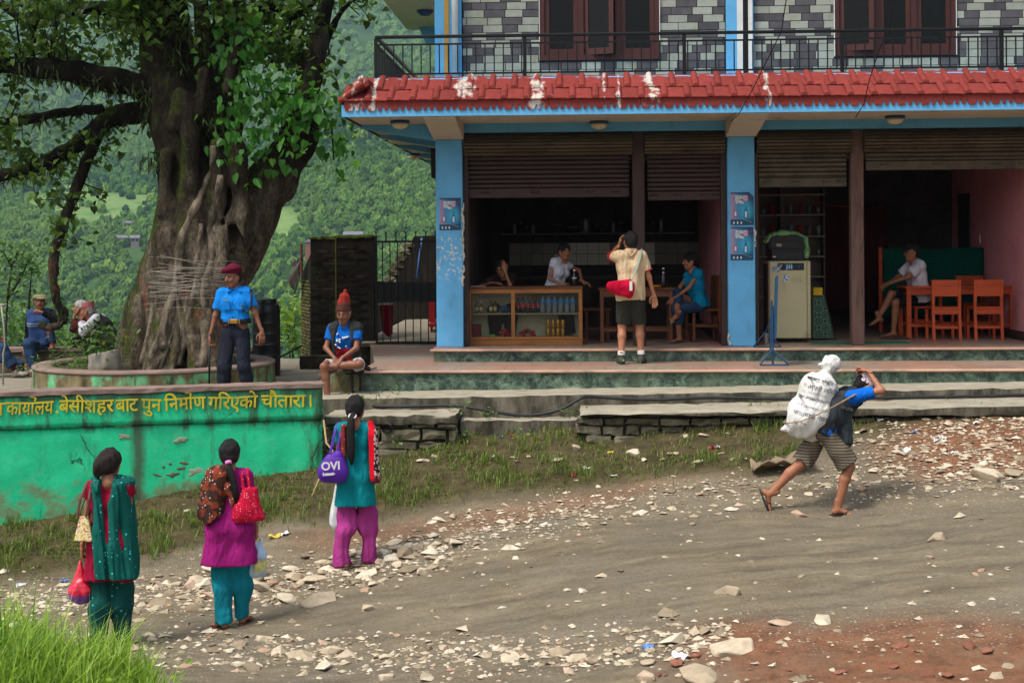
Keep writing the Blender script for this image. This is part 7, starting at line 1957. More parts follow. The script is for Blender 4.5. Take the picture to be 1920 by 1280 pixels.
for i, (pxx, lab, hm_, yy) in enumerate(((178, 'white haired bareheaded man seated behind the man in the topi', HAIRG, 21.75), (198, 'old man in patterned topi and grey waistcoat, chin in hand', HAIRG, 21.35))):
 b_ = atD(pxx, 690, yy - .1)
 e_ = Person(lab, (b_[0], yy, PZ), R(96), 1.6, False, SK3 if i == 0 else SK1)
 e_.sit(.385, .34); e_.lean(R(34 if i else 30)); e_.j['head'] = e_.j['head'] + vec(0, .03, -.01); e_.hz = (R(-6 if i else 4), 0, R(-4)); e_.hairmat = HAIRG
 e_.j['wrL'] = e_.j['head'] + vec(-.03, .09, -.15); e_.pole['elL'] = vec(-.5, .5, -1); e_.hand['L'] = (vec(.1, -.1, 1), vec(.2, -1, 0), 1.0); e_.pole['elR'] = vec(.8, 0, -.6); e_.j['wrR'] = vec(.06, .36, .6)
 e_.body(); e_.trousers(cloth('dark_trousers', S(30, 28, 28)), 1.9, .03, .03, 'trousers')
 e_.shirt(cloth('white_shirt', S(204, 200, 208)) if i else cloth('dark_red_shirt', S(70, 30, 30)), 1.8, .04, .016, 'shirt', .006, 91 + i); e_.shirt(cloth('grey_waistcoat', S(52, 50, 50)), 0, .03, .03, 'waistcoat', .006, 93 + i, v=1)
 e_.hair(HAIRG, 'short', hat=bool(i))
 if i: e_.on_head(lambda f: (f.cone((0, -.01, .05), (0, -.02, .125), .096, .08, 0, s=(1.06, .92, 1)), f.plane((0, 0, .045), (0, .1, -1)), f.plane((0, 0, .125), (0, .18, 1))), 'topi', dotted('pink_topi_cloth', S(170, 96, 96), S(90, 40, 50), 60, .3, .5))
 for a in 'LR': e_.sandal(a, RUB)
q0 = atZ(30, 712, PZ)
lg = Person('person in trainers whose legs reach in beside the white crutch', (atD(-75, 700, 20.6)[0], 20.75, PZ), R(-84), 1.65, False, SK2)
lg.sit(.385, .6); lg.j['anL'] = vec(-.1, .72, .095); lg.j['anR'] = vec(.1, .62, .095); lg.bare_foot = False; lg.foot = dict(L=vec(-.1, 1, .25), R=vec(.15, 1, .15)); lg.body()
lg.trousers(JEAN, 1.75, .025, .035, 'jeans'); lg.shirt(cloth('black_sleeves', S(24, 24, 26)), 1.9, .03, .02, 'jacket'); lg.hair(HAIR, 'short')
TRN = M('cream_trainer', S(150, 142, 124), .7, .25, 16, .3, 60, c2=S(90, 84, 74), c2t=(.5, .6), c2s=12)
for a in 'LR':
 lg.shoe(a, TRN, M('trainer_sole_dark', S(40, 40, 40), .8)); f = lg.field(.009); an, kn = lg.j['an' + a], lg.j['kn' + a]; f.cone(an, an + (kn - an) * .32, .048, .05, 0, c1=1); f.build('sock', cloth('maroon_sock', S(56, 24, 30)), lg.o)
cr0 = atD(6, 724, 20.0); cr = MB(); zt_ = PZ + 1.12
cr.tube([(cr0[0], cr0[1], PZ), (cr0[0] + .005, cr0[1], PZ + .45), (cr0[0] + .03, cr0[1], PZ + .55), (cr0[0] + .02, cr0[1], PZ + .8), (cr0[0] - .02, cr0[1], zt_)], .013, 8); cr.tube([(cr0[0] - .08, cr0[1], zt_), (cr0[0] + .06, cr0[1], zt_ + .01)], .016, 8)
o = cr.build('crutch', M('worn_white_metal', S(150, 146, 130), .5, .2, 12, .2), None, True); tag(o, 'thin worn white crutch standing at the left edge beside the trainers', 'crutch')
# ================================================================== gate, shed, tank, shrubs behind
YG = 22.0
gx0, gx1 = px_x(704, 600, YG), px_x(818, 600, YG) + .25
gt = empty('iron_gate', (gx0, YG, 0), 0, 'black barred iron gate with spear tops beside the blue column', 'gate')
W_ = gx1 - gx0; zb_, zt2 = .02, atY(760, 451, YG)[2]
fr = MB(); fr.box((0, -.02, zb_), (.035, .02, zt2)); fr.box((W_ - .035, -.02, zb_), (W_, .02, zt2)); fr.box((.035, -.019, zb_), (W_ - .035, .019, zb_ + .03)); fr.box((.035, -.019, zt2 - .03), (W_ - .035, .019, zt2))
fr.build('frame', IRON, gt)
zp0, zp1 = atY(760, 566, YG)[2], atY(760, 529, YG)[2]
MB().box((.036, -.006, zp0), (W_ - .036, .012, zp1)).build('plate', IRON, gt)
k = 0; x = .12
while x < W_ - .05:
 b = MB().box((x - .008, -.03, zb_ + .031), (x + .008, -.018, zt2 - .001)); b.build('bar', IRON, gt); x += .118
x = .018
while x < W_:
 sp_ = MB(); sp_.tube([(x, 0, zt2), (x, 0, zt2 + .13)], [.012, .008], 6)
 for s_ in (-1, 0, 1): sp_.tube([(x, 0, zt2 + .11), (x + s_ * .03, 0, zt2 + .15), (x + s_ * .045, 0, zt2 + .17 + (s_ == 0) * .02)], [.006, .005, .001], 5)
 sp_.build('spear_top', IRON, gt); x += .155
# sloping path and dark walls behind the gate
pth = MB(); a, b, c_, d_ = atY(711, 647, YG + .1), atY(830, 647, YG + .1), atD(840, 580, 26.5), atD(800, 598, 26.5)
pth.add([(a[0] - .3, YG + .05, -.005), (b[0] + .8, YG + .05, -.005), (b[0] + 1.0, 27.5, .42), (a[0] + .35, 27.5, .38)], [(0, 1, 2, 3)])
o = pth.build('footpath', FLOORC, None, solid=.06); tag(o, 'pale concrete path climbing behind the gate', None, None, 'structure')
MOSSB = concrete('dark_mossy_masonry', S(62, 57, 48), S(28, 26, 21), S(44, 50, 24))
m, nt, p = newmat('sooty_brick'); v = coords(nt, 'World'); oi = nt.nodes.new('ShaderNodeObjectInfo')
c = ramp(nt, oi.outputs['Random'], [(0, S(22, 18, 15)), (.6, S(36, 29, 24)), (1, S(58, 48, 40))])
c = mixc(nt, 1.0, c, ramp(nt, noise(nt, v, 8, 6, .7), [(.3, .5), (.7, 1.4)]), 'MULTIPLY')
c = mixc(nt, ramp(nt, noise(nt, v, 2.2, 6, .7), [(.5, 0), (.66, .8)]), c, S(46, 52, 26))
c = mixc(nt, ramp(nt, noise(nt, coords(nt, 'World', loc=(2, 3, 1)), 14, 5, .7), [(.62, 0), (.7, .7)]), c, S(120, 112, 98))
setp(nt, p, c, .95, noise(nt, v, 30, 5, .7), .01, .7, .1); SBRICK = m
def brick_face(par, origin, u, w, z0, z1, m_, mort, seed, bw=.2, bh=.066):
 """brick courses on a vertical face; u is the direction along it in the ground plane"""
 r5 = np.random.default_rng(seed); u = unit(vec(*u, 0)); n_ = vec(u[1], -u[0], 0); ang = math.atan2(u[1], u[0]); zc_ = z0; row = 0
 mes = []
 for q in range(5):
  V, F = rough_box((0, 0, 0), (bw - .026, .03, bh - .02), .004, (2, 1, 1), seed * 10 + q); me = np_mesh('brick', V, F); me.materials.append(m_); mes.append(me)
 while zc_ < z1 - bh:
  x = -.1 * (row % 2)
  while x < w:
   if x >= -.02 and x + bw <= w + .03:
    o_ = bpy.data.objects.new('brick', mes[r5.integers(5)]); COL.objects.link(o_); o_.parent = par
    P_ = vec(*origin) + u * x + n_ * (.01 + r5.uniform(-.004, .004)); o_.location = (P_[0], P_[1], zc_); o_.rotation_euler = (0, 0, ang)
   x += bw
  zc_ += bh; row += 1
YB = 22.3
bx0, bx1, bx2 = px_x(583, 600, YB), px_x(633, 600, YB), px_x(702, 600, YB)
zsh = [atY(600, 449, YB)[2], atY(665, 446, YB)[2]]
sd = empty('brick_shed', (bx0, YB, PZ), 0, 'dark mossy brick wall pair beside the iron gate', 'brick wall')
def Ls(x, y, z): return (x - bx0, y - YB, z - PZ)
MB().box(Ls(bx0, YB, PZ), Ls(bx1 - .02, YB + .3, zsh[0])).build('wall_block', MOSSB, sd)
MB().box(Ls(bx1 + .0, YB - .06, PZ), Ls(bx2, YB + .35, zsh[1])).build('wall_block', MOSSB, sd)
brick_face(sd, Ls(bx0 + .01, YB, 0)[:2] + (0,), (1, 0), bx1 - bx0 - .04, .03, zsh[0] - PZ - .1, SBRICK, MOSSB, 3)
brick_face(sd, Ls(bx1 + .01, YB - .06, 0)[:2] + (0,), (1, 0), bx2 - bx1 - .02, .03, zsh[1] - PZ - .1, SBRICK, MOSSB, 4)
MOSS = M('moss', S(74, 84, 30), .95, .4, 16, .9, 60, bd=.02)
V, F = rough_box(Ls(bx0 - .03, YB - .03, zsh[0]), Ls(bx1 - .03, YB + .33, zsh[0] + .05), .014, (10, 3, 1), 9); link('mossy_top', np_mesh('mossy_top', V, F), MOSS, sd)
V, F = rough_box(Ls(bx1 - .03, YB - .09, zsh[1]), Ls(bx2 + .02, YB + .38, zsh[1] + .045), .014, (10, 3, 1), 10); link('mossy_top', np_mesh('mossy_top', V, F), MOSS, sd)
MB().box(Ls(bx1 - .022, YB - .075, PZ), Ls(bx1 - .001, YB + .02, zsh[1])).build('mossy_joint', MOSS, sd)
V, F = rough_box(Ls(px_x(568, 690, YB), YB - .3, PZ), Ls(px_x(628, 690, YB), YB - .005, atY(600, 667, YB - .3)[2]), .012, (5, 2, 2), 11); link('plinth_stone', np_mesh('plinth_stone', V, F), MOSSB, sd)
# the lit side wall runs back from the corner
m, nt, p = newmat('mossy_light_brick'); v = coords(nt, 'World'); oi = nt.nodes.new('ShaderNodeObjectInfo')
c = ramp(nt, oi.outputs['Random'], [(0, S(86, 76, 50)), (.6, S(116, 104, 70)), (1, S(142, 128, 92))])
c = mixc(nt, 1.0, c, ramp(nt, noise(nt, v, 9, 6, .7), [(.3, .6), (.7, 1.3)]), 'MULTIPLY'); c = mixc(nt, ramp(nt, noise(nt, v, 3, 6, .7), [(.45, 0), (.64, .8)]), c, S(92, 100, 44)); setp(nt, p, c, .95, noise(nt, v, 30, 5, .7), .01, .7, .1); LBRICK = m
sl_ = empty('brick_shed', (px_x(557, 600, 22.9), 22.9, PZ), 0, 'sunlit mossy brick side wall with torn tarpaulin left of the dark wall', 'brick wall')
sx0 = px_x(557, 600, 22.9)
q = MB(); zl = atY(570, 478, 22.9)[2] - PZ
q.add([(0, .35, 0), (bx0 - sx0 - .01, -.55, 0), (bx0 - sx0 - .01, -.25, 0), (.1, .6, 0), (0, .35, zl - .35), (bx0 - sx0 - .01, -.55, zl + .02), (bx0 - sx0 - .01, -.25, zl + .02), (.1, .6, zl - .35)], [(0, 1, 5, 4), (1, 2, 6, 5), (2, 3, 7, 6), (3, 0, 4, 7), (4, 5, 6, 7), (3, 2, 1, 0)])
q.build('wall_block', MOSSB, sl_)
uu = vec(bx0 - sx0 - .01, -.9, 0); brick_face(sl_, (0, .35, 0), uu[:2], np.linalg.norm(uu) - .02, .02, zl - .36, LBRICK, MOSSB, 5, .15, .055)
TARP = M('torn_grey_tarpaulin', S(92, 82, 74), .8, .3, 6, .5, 30, bd=.01)
q = MB(); q.grid(lambda u, w: (-.12 + .28 * u + .05 * math.sin(w * 9) * (1 - u), .1 - .5 * u + .1 * w, zl - .02 - .55 * w * (1 - u * .75) - .1 * (1 - u) + .03 * math.sin(u * 20 + w * 7)), 12, 10); q.build('tarpaulin', TARP, sl_, True, .012)
MB().tube([(.14, -.3, zl - .3), (.14, -.32, zl + .18)], .022, 8).build('pipe', M('rusty_pipe', S(120, 70, 50), .8), sl_)
# stair flank behind the gate
fk = empty('stair_wall', (px_x(735, 525, 25), 25, 0), 0, 'dark ragged masonry flank seen through the top of the gate', 'wall')
p0, p1, p2, p3 = atY(728, 535, 25), atY(742, 500, 25), atY(772, 452, 25), atY(776, 443, 25)
o = fk.location
fkp = [(p0[0] - o.x, -.1), (p0[0] - o.x, p0[2]), (p1[0] - o.x, p1[2]), (p2[0] - o.x, p2[2]), (p3[0] - o.x, p3[2]), (p3[0] - o.x + 1.5, p3[2] + .04), (p3[0] - o.x + 1.5, -.1)]
MB().prism(fkp, 0, .5).build('masonry', MOSSB, fk)
for q in range(7):
 t = q / 7; st_ = stone_piece('stone', .22, .3, .1, STONE, fk, (fkp[1][0] + (fkp[4][0] - fkp[1][0]) * t - .03, -.02, fkp[1][1] + (fkp[4][1] - fkp[1][1]) * t - .06), .1, 70 + q)
dk = MB().box((px_x(690, 600, 25.8), 25.8, -.2), (px_x(860, 600, 25.8), 26.2, atY(760, 527, 25.8)[2])); o = dk.build('back_wall', MOSSB); tag(o, 'low dark masonry wall behind the lower half of the gate', 'wall')
a, b = atY(791, 446, 24.6), atY(781, 522, 24.6); o = MB().tube([tuple(a), tuple(b)], .016, 8).build('blue_pole', M('blue_pole_paint', S(70, 120, 190), .5), None, True); tag(o, 'thin bright blue pole slanting behind the gate', 'pole')
def cloth_hang(name, px0, px1, py0, py1, Y, m_, label, taper=.3):
 a, b = atY(px0, py0, Y), atY(px1, py1, Y); w = b[0] - a[0]; h = a[2] - b[2]
 q = MB(); q.grid(lambda u, v_: (a[0] + w * (.5 + (u - .5) * (1 - taper * v_)) + w * .25 * taper * v_, Y + .035 * math.sin(u * 14) * (.4 + v_), a[2] - h * v_ * (1 - .25 * abs(u - .6))), 14, 12)
 o_ = q.build(name, m_, None, True, .01); tag(o_, label, 'cloth'); return o_
DRED = cloth('dark_red_cotton', S(118, 16, 30))
cloth_hang('hanging_shawl', 712, 737, 572, 632, 22.45, DRED, 'dark red shawl hanging behind the left of the gate')
o = MB().tube([tuple(atY(700, 573, 22.5)), tuple(atY(736, 571, 22.5))], .03, 8).build('pipe_rail', M('dirty_white_pipe', S(170, 160, 150), .6), None, True); tag(o, 'short dirty white pipe carrying the red shawl', 'pipe')
q0, q1 = atY(804, 562, 23.2), atY(822, 604, 23.2); q = empty('red_chair', (q0[0], 23.2, q1[2] - .5), 0, 'red plastic chair back glimpsed between gate and column', 'chair')
RPL = M('red_plastic', S(150, 26, 28), .4)
MB().box((0, 0, .5), (.1, .03, .5 + q0[2] - q1[2]), bev=.008).build('backrest', RPL, q); MB().box((.14, .0, .5), (.36, .03, .5 + q0[2] - q1[2]), bev=.008).build('backrest', RPL, q); MB().box((0, -.02, .42), (.4, .4, .49), bev=.01).build('seat', RPL, q)
for dx in (.02, .34): MB().box((dx, .02, .0), (dx + .04, .06, .42)).build('leg', RPL, q)
# water tank
tk0 = atD(494, 665, 21.0); R_t = (522 - 472) / 2 / 127
tk = empty('water_tank', (tk0[0], tk0[1] + .2, PZ), 0, 'black ribbed plastic water tank behind the policeman', 'tank')
prof = [(.001, 0)]; Ht = (1.53 - PZ) - (556 - 460) / 127 - .05
prof = []
for i in range(6):
 z = i / 6 * (Ht - .14); prof += [(R_t * 1.04, z + .01), (R_t * 1.04, z + (Ht - .14) / 6 - .04), (R_t * 1.065, z + (Ht - .14) / 6 - .022), (R_t * 1.04, z + (Ht - .14) / 6 - .005)]
prof += [(R_t * 1.05, Ht - .14), (R_t * .95, Ht - .05), (R_t * .7, Ht - .03)]
TNK = M('black_polythene', S(20, 20, 21), .38, .1, 4, .1, spec=.45)
autosmooth(MB().lathe(prof, n=40).build('drum', TNK, tk), 30); autosmooth(MB().lathe([(R_t * .78, Ht - .04), (R_t * .8, Ht), (R_t * .76, Ht + .035), (.01, Ht + .05)], n=32).build('lid', TNK, tk), 40)
# green end block where the hatted man sits
eb = empty('end_block', (-2.98, YT, PZ), 0, 'small block flaking green paint at the end of the terrace', 'block')
V, F = rough_box((-.14, -.02, -.3), (.262, .5, .375), .008, (5, 4, 5), 31); link('body', np_mesh('body', V, F), MATS.get('fp') or bpy.data.materials['flaking_planter_paint'], eb)
# shrubs
def shrub(name, label, base, top_z, rx, ry, n, sz, m_, seed, shape=oval, faces=oF, stem=True, cat='shrub', group=None):
 r5 = np.random.default_rng(seed); t = empty(name, tuple(base), 0, label, cat, group); h = top_z - base[2]
 nb = max(5, n // 40); C_ = []; q = MB()
 for i in range(nb):
  e = r5.normal(size=3) * np.array([rx * .55, ry * .55, .2 * h]) + vec(0, 0, h * .68); e[2] = min(max(e[2], .15 * h), h)
  if stem: q.tube([(e[0] * .1, e[1] * .1, 0), tuple(e * vec(.45, .45, .55) + r5.normal(size=3) * .03), tuple(e)], [.014, .01, .004], 5, cap=False)
  k = n // nb; C_.append(e + r5.normal(size=(k, 3)) * np.array([rx * .33, ry * .33, .15 * h]))
 V, F = leaf_cloud(np.concatenate(C_), sz, shape, faces, .25, seed); link('foliage', np_mesh('foliage', V, F), m_, t)
 if stem: q.build('stems', BARK, t)
 return t
LB1 = leafmat('bright_shrub_leaf', S(92, 132, 34), S(160, 190, 60), .5); LB2 = leafmat('mid_shrub_leaf', S(50, 92, 26), S(104, 142, 48), .4)
for (x_, yb, yt, D, rx, n, sz, m_, lab) in ((548, 668, 560, 26, .35, 260, .12, LB1, 'bright leafy shrub between the water tank and the brick wall'), (100, 660, 610, 24, .9, 700, .09, LB2, 'dense low shrub behind the seat wall between seated men'), (20, 665, 575, 24.5, .8, 700, .09, LB2, 'taller shrub behind the seat wall at the crutch'), (742, 530, 495, 27, .55, 300, .12, LB1, 'bright shrub seen through the bars of the gate'), (570, 690, 610, 24.5, .4, 240, .1, LB2, 'shady shrub at the foot of the brick side wall'), (230, 665, 620, 25.5, .7, 360, .09, LB2, 'shrub behind the planter left of the fig trunk')):
 b_ = atD(x_, yb, D); t_ = atD(x_, yt, D); shrub('shrub', lab, (b_[0], b_[1], b_[2] - .35), t_[2], rx, .5, n, sz, m_, int(x_))
sp_ = empty('sapling', tuple(atD(22, 690, 22.5)), 0, 'slim young tree with glossy leaves at the left edge', 'tree'); so_ = np.array(sp_.location)
q = MB(); C_ = []
for P in ([(14, 690), (10, 640), (14, 560), (22, 500), (34, 470)], [(14, 560), (40, 520), (56, 480)], [(52, 640), (55, 560), (60, 500)], [(22, 500), (5, 470)]):
 PP = [atD(a, b, 22.5) - so_ for a, b in P]; q.tube(PP, [.025] + [.016] * (len(PP) - 2) + [.006], 6);
 for k_ in PP[1:]: C_.append(k_ + np.random.default_rng(len(C_)).normal(size=(60, 3)) * np.array([.16, .16, .14]))
q.build('trunk', BARK, sp_); V, F = leaf_cloud(np.concatenate(C_), .085, oval, oF, .3, 5); link('crown', np_mesh('crown', V, F), LB2, sp_)
# weeds and a planting sack in the round planter
wz = tuple(atD(150, 690, 18.7)); wd = empty('planter_weeds', (wz[0], wz[1], PZ + .3), 0, 'feathery weeds growing in the left of the planter', 'plant')
r5 = np.random.default_rng(8); C_ = []
for i in range(42):
 e = r5.normal(size=3) * np.array([.28, .2, 0]); h = r5.uniform(.1, .62) * (1 if abs(e[0]) < .35 else .5)
 for t in np.linspace(.1, 1, 16): C_.append(e + vec(r5.normal() * .045, r5.normal() * .045, h * t))
V, F = leaf_cloud(np.array(C_), .075, np.array([(0, 0, 0), (.1, .4, .02), (0, 1, 0), (-.1, .4, .02)]), np.array([(0, 1, 2, 3)]), .1, 6); link('foliage', np_mesh('foliage', V, F), leafmat('weed_green', S(50, 84, 28), S(110, 146, 54), .4), wd)
wz = atD(196, 690, 18.35)
def psk(f): f.cone((0, 0, .1), (0, 0, .2), .21, .2, 0, s=(1, 1.2, 1)); f.ripple(.012, 22, 3, (1, 1, .7)); f.cone((0, 0, .24), (0, 0, .5), .16, .18, 0, sub=True, s=(1, 1.2, 1)); f.plane((0, 0, .28), (-.2, 0, 1)); f.plane((0, 0, -.02), (0, 0, -1))
o = thing_field('planting_sack', psk, M('dirty_white_sack', S(136, 130, 118), .7, .25, 6, .5, 30, bd=.01, c2=S(104, 92, 74), c2t=(.5, .7)), (-.32, -.32, -.05), (.32, .32, .42), .012, 'dirty white sack of soil standing in the planter', 'sack'); o.location = (wz[0], wz[1], PZ + .3)
V, F = leaf_cloud(np.random.default_rng(2).normal(size=(260, 3)) * np.array([.14, .12, .14]) + vec(0, 0, .42), .07, oval, oF, .1, 9); o2 = link('sack_plant', np_mesh('sack_plant', V, F), LB2, o)
for i in range(8):
 dxx = np.random.default_rng(i).normal() * .06;
MB().tube([(0, 0, .2), (.02, 0, .4)], .01, 5).build('stem', BARK, o)
o = MB().tube([tuple(atD(520, 672, 20.6)), tuple(atD(566, 648, 20.6))], .015, 6).build('leaning_rod', IRON, None, True); tag(o, 'thin dark rod leaning between planter and shed', 'rod')
# ================================================================== posters on the columns
def poster(px0, px1, py0, py1, Y, label, rot=0.0, torn=False):
 a, b = atY(px0, py1, Y), atY(px1, py0, Y); w, h = b[0] - a[0], b[2] - a[2]
 o_ = empty('poster', (a[0], Y, a[2]), 0, label, 'poster', 'drink posters on the columns'); o_.rotation_euler = (0, rot, 0)
 m, nt, p = newmat('poster_print'); v = coords(nt, 'Object', (1 / w, 1, 1 / h)); sx = nd(nt, 'SeparateXYZ', i_0=v)
 c = ramp(nt, mth(nt, 'ADD', sx.outputs[0], mth(nt, 'MULTIPLY', noise(nt, v, 3), .25)), [(.15, S(170, 130, 160)), (.4, S(70, 130, 170)), (.65, S(16, 110, 160)), (1, S(8, 60, 96))])
 c = mixc(nt, ramp(nt, nd(nt, 'VectorMath', operation='DISTANCE', i_0=nd(nt, 'CombineXYZ', i_0=sx.outputs[0], i_1=0.0, i_2=sx.outputs[2]).outputs[0], i_1=(.68, 0, .45)).outputs['Value'], [(.05, .8), (.4, 0)]), c, S(70, 180, 210))
 c = mixc(nt, ramp(nt, sx.outputs[2], [(.17, 1), (.2, 0)]), c, S(10, 66, 96)); c = mixc(nt, ramp(nt, sx.outputs[2], [(.94, 0), (.95, .8)]), c, S(40, 40, 60))
 c = mixc(nt, ramp(nt, noise(nt, v, 5, 6, .7), [(.68, 0), (.74, .7)]), c, S(180, 190, 196)); setp(nt, p, c, .45, noise(nt, v, 6), .003, .4, .4)
 pts_ = [(0, .02 * h), (w * .2, 0), (w, .01 * h), (w, h * (.86 if torn else 1)), (w * .8, h), (0, h * .99)] if torn else [(0, 0), (w, .004), (w * .995, h), (.004, h)]
 MB().prism(pts_, -.003, 0).build('sheet', m, o_)
 PW = M('poster_white', S(206, 206, 204), .6, .1); PR_ = M('poster_red', S(150, 30, 50), .6); PBt = M('poster_bottle', S(20, 120, 170), .3); PP_ = M('poster_pink', S(200, 140, 170), .6)
 for s_, z_, sz in (("ठण्डा", .78, .17), ("रमेट", .66, .17)):
  me = text_mesh(s_, h * sz, .0004, 1, .004); t_ = link('lettering', me, PW, o_); t_.matrix_local = Matrix.Translation((w * .2, -.005, h * z_)) @ Matrix.Rotation(R(90), 4, 'X')
 bt = MB(); bp = [(-.06, 0), (.06, 0), (.062, .16), (.045, .24), (.02, .32), (.02, .38), (-.02, .38), (-.02, .32), (-.045, .24), (-.062, .16)]
 bt.prism([(w * (.66 + 1.4 * q[0]), h * (.22 + q[1])) for q in bp], -.007, -.0035).build('bottle_picture', PBt, o_)
 MB().prism([(w * .62, h * .25), (w * .7, h * .25), (w * .7, h * .42), (w * .62, h * .42)], -.0085, -.0072).build('bottle_label', PW, o_)
 MB().prism([(w * (.66 + .1 * math.cos(t)), h * (.8 + .08 * math.sin(t))) for t in np.linspace(0, 6.28, 13)[:-1]], -.006, -.0035).build('ice_picture', PP_, o_)
 MB().tube([(w * .74, -.005, h * .8), (w * .86, -.005, h * .86), (w * .97, -.005, h * .88)], [.012, .014, .016], 6, flat=.2).build('arm_picture', PP_, o_)
 MB().prism([(w * .15, h * .26), (w * .27, h * .26), (w * .27, h * .44), (w * .15, h * .44)], -.006, -.0035).build('red_label', PR_, o_)
 MB().prism([(w * .17, h * .28), (w * .25, h * .28), (w * .25, h * .42), (w * .17, h * .42)], -.0072, -.0062).build('label_ground', PW, o_)
 q = MB(); q.tube([(w * .05, -.004, h * .2), (w * .5, -.004, h * .19), (w * .8, -.004, h * .13), (w * .9, -.004, h * .1)], [.004, .008, .008, .012], 6, flat=.3).build('swoosh', PW, o_)
 for k_ in range(3): MB().prism([(w * (.14 + .16 * k_ + .035 * math.cos(t)), h * (.08 + .045 * math.sin(t))) for t in np.linspace(0, 6.28, 9)[:-1]], -.0055, -.0035).build('icon', PW, o_)
 return o_
poster(824, 864, 371, 432, YC - .003, 'blue and pink drink poster on the left blue column')
poster(1370, 1413, 360, 423, YC - .003, 'upper blue drink poster with torn corner on the middle blue column', 0, True)
poster(1370, 1412, 425, 488, YC - .004, 'lower blue drink poster on the middle blue column', R(.6))
# ================================================================== cables, hose
o = MB().tube([tuple(atY(*q)) for q in ((1480, -40, 15), (1465, 60, 16), (1440, 110, 16.8), (1410, 170, 17.4), (1385, 215, 17.65), (1370, 228, 17.69))], .006, 5).build('overhead_cable', IRON, None, True); tag(o, 'thin black cable dropping to the eave by the middle column', 'cable')
o = MB().tube([tuple(atY(*q)) for q in ((1682, -40, 15), (1672, 25, 15.8), (1668, 55, 16.2), (1650, 90, 16.8), (1630, 150, 17.3), (1620, 195, 17.6), (1604, 221, 17.69))], .006, 5).build('overhead_cable', IRON, None, True); tag(o, 'thin black cable dropping to the eave right of the lamp', 'cable')
hp = [(661, 690, 17.38), (660, 712, 17.36), (662, 735, 17.3), (668, 752, 17.0), (690, 760, 16.66), (760, 763, 16.55), (850, 761, 16.55), (905, 768, 16.5), (960, 777, 16.5), (1000, 778, 16.5), (1050, 768, 16.5), (1088, 747, 16.5), (1110, 743.5, 16.56), (1180, 748, 16.56), (1240, 749, 16.56), (1330, 745, 16.56), (1480, 747.5, 16.56), (1700, 745, 16.55), (1930, 741, 16.55)]
P = [atY(*q) for q in hp]; P = [vec(a[0], a[1], max(a[2], (zs2(a[0]) + .022) if a[0] > xr0 or a[0] < xl1 else -9)) for a in P]
PP = []
for i in range(len(P) - 1):
 for t in (0, .33, .66):
  a0, a1, a2, a3 = P[max(i - 1, 0)], P[i], P[i + 1], P[min(i + 2, len(P) - 1)]
  PP.append(.5 * (2 * a1 + (a2 - a0) * t + (2 * a0 - 5 * a1 + 4 * a2 - a3) * t * t + (3 * a1 - a0 - 3 * a2 + a3) * t ** 3))
o = MB().tube(PP + [P[-1]], .019, 8).build('water_hose', M('black_hose', S(34, 36, 38), .5), None, True); tag(o, 'black water hose running along the concrete steps', 'hose')
o = MB().tube([tuple(atD(607, 788, 15.6)), tuple(atD(612, 830, 15.4)), tuple(atD(624, 845, 15.3)), tuple(atD(606, 880, 14.9)), tuple(atD(585, 930, 14.7))], .011, 6).build('straw_cane', M('dry_cane', S(150, 136, 92), .8), None, True); tag(o, 'bent dry cane at the end of the green wall', 'cane')
# ================================================================== things in the shop
YQ = 19.42
qx0, qx1 = px_x(877, 590, YQ), px_x(1092, 590, YQ); QW = qx1 - qx0; cz1 = atY(1000, 537, YQ)[2]; QH = cz1 - FZ; QD = .42
ct = empty('display_counter', (qx0, YQ, FZ), 0, 'wooden glass fronted display counter with drinks inside', 'counter')
WD = wood('honey_varnished_wood', S(150, 98, 48), S(100, 60, 28)); WD2 = wood('dark_varnished_wood', S(96, 60, 34), S(60, 36, 22))
t = .05; zb0, zb1 = .10, QH - .09; zm = atY(1000, 588, YQ)[2] - FZ; xm_ = px_x(962, 590, YQ) - qx0
MB().box((-.01, -.02, QH - .03), (QW + .01, QD + .02, QH), bev=.006).build('top', WD2, ct)
MB().box((0, 0, QH - .09), (QW, .04, QH - .032)).build('top_rail', WD, ct)
MB().box((0, 0, .0), (QW, .04, zb0), bev=.004).build('plinth', WD, ct); MB().box((-.004, -.012, zb0 - .02), (QW + .004, .042, zb0 + .012), bev=.004).build('sill', WD, ct)
for x in (0, xm_ - t / 2, QW - t): MB().box((x, .001, zb0 + .012), (x + t, .039, QH - .091)).build('stile', WD, ct)
MB().box((.0, QD - .02, 0), (QW, QD, QH - .031)).build('back_panel', M('counter_back', S(196, 188, 158), .8, .2, 4, .2), ct)
for x in (0, QW - .02): MB().box((x, .041, 0), (x + .02, QD - .021, QH - .031)).build('end_panel', WD, ct)
MB().box((.021, .045, zm - .012), (QW - .021, QD - .022, zm + .004)).build('shelf', M('pale_shelf', S(176, 164, 132), .7), ct); MB().box((.021, .045, zb0 - .01), (QW - .021, QD - .022, zb0 + .004)).build('shelf', M('pale_shelf', S(176, 164, 132), .7), ct)
m = bpy.data.materials.new('clear_glass'); m.use_nodes = True; nt = m.node_tree; nt.nodes.clear()
out = nt.nodes.new('ShaderNodeOutputMaterial'); tr_ = nd(nt, 'BsdfTransparent', i_Color=(.93, .95, .94)); gl = nd(nt, 'BsdfGlossy', i_Color=(.9, .9, .9), i_Roughness=.05); fz_ = nd(nt, 'Fresnel', i_IOR=1.45); mx = nd(nt, 'MixShader', i_0=fz_.outputs[0]); nt.links.new(tr_.outputs[0], mx.inputs[1]); nt.links.new(gl.outputs[0], mx.inputs[2]); nt.links.new(mx.outputs[0], out.inputs[0]); CLEAR = m
for a, b in ((t, xm_ - t / 2), (xm_ + t / 2, QW - t)): MB().box((a, .016, zb0 + .013), (b, .02, QH - .092)).build('glass_pane', CLEAR, ct)
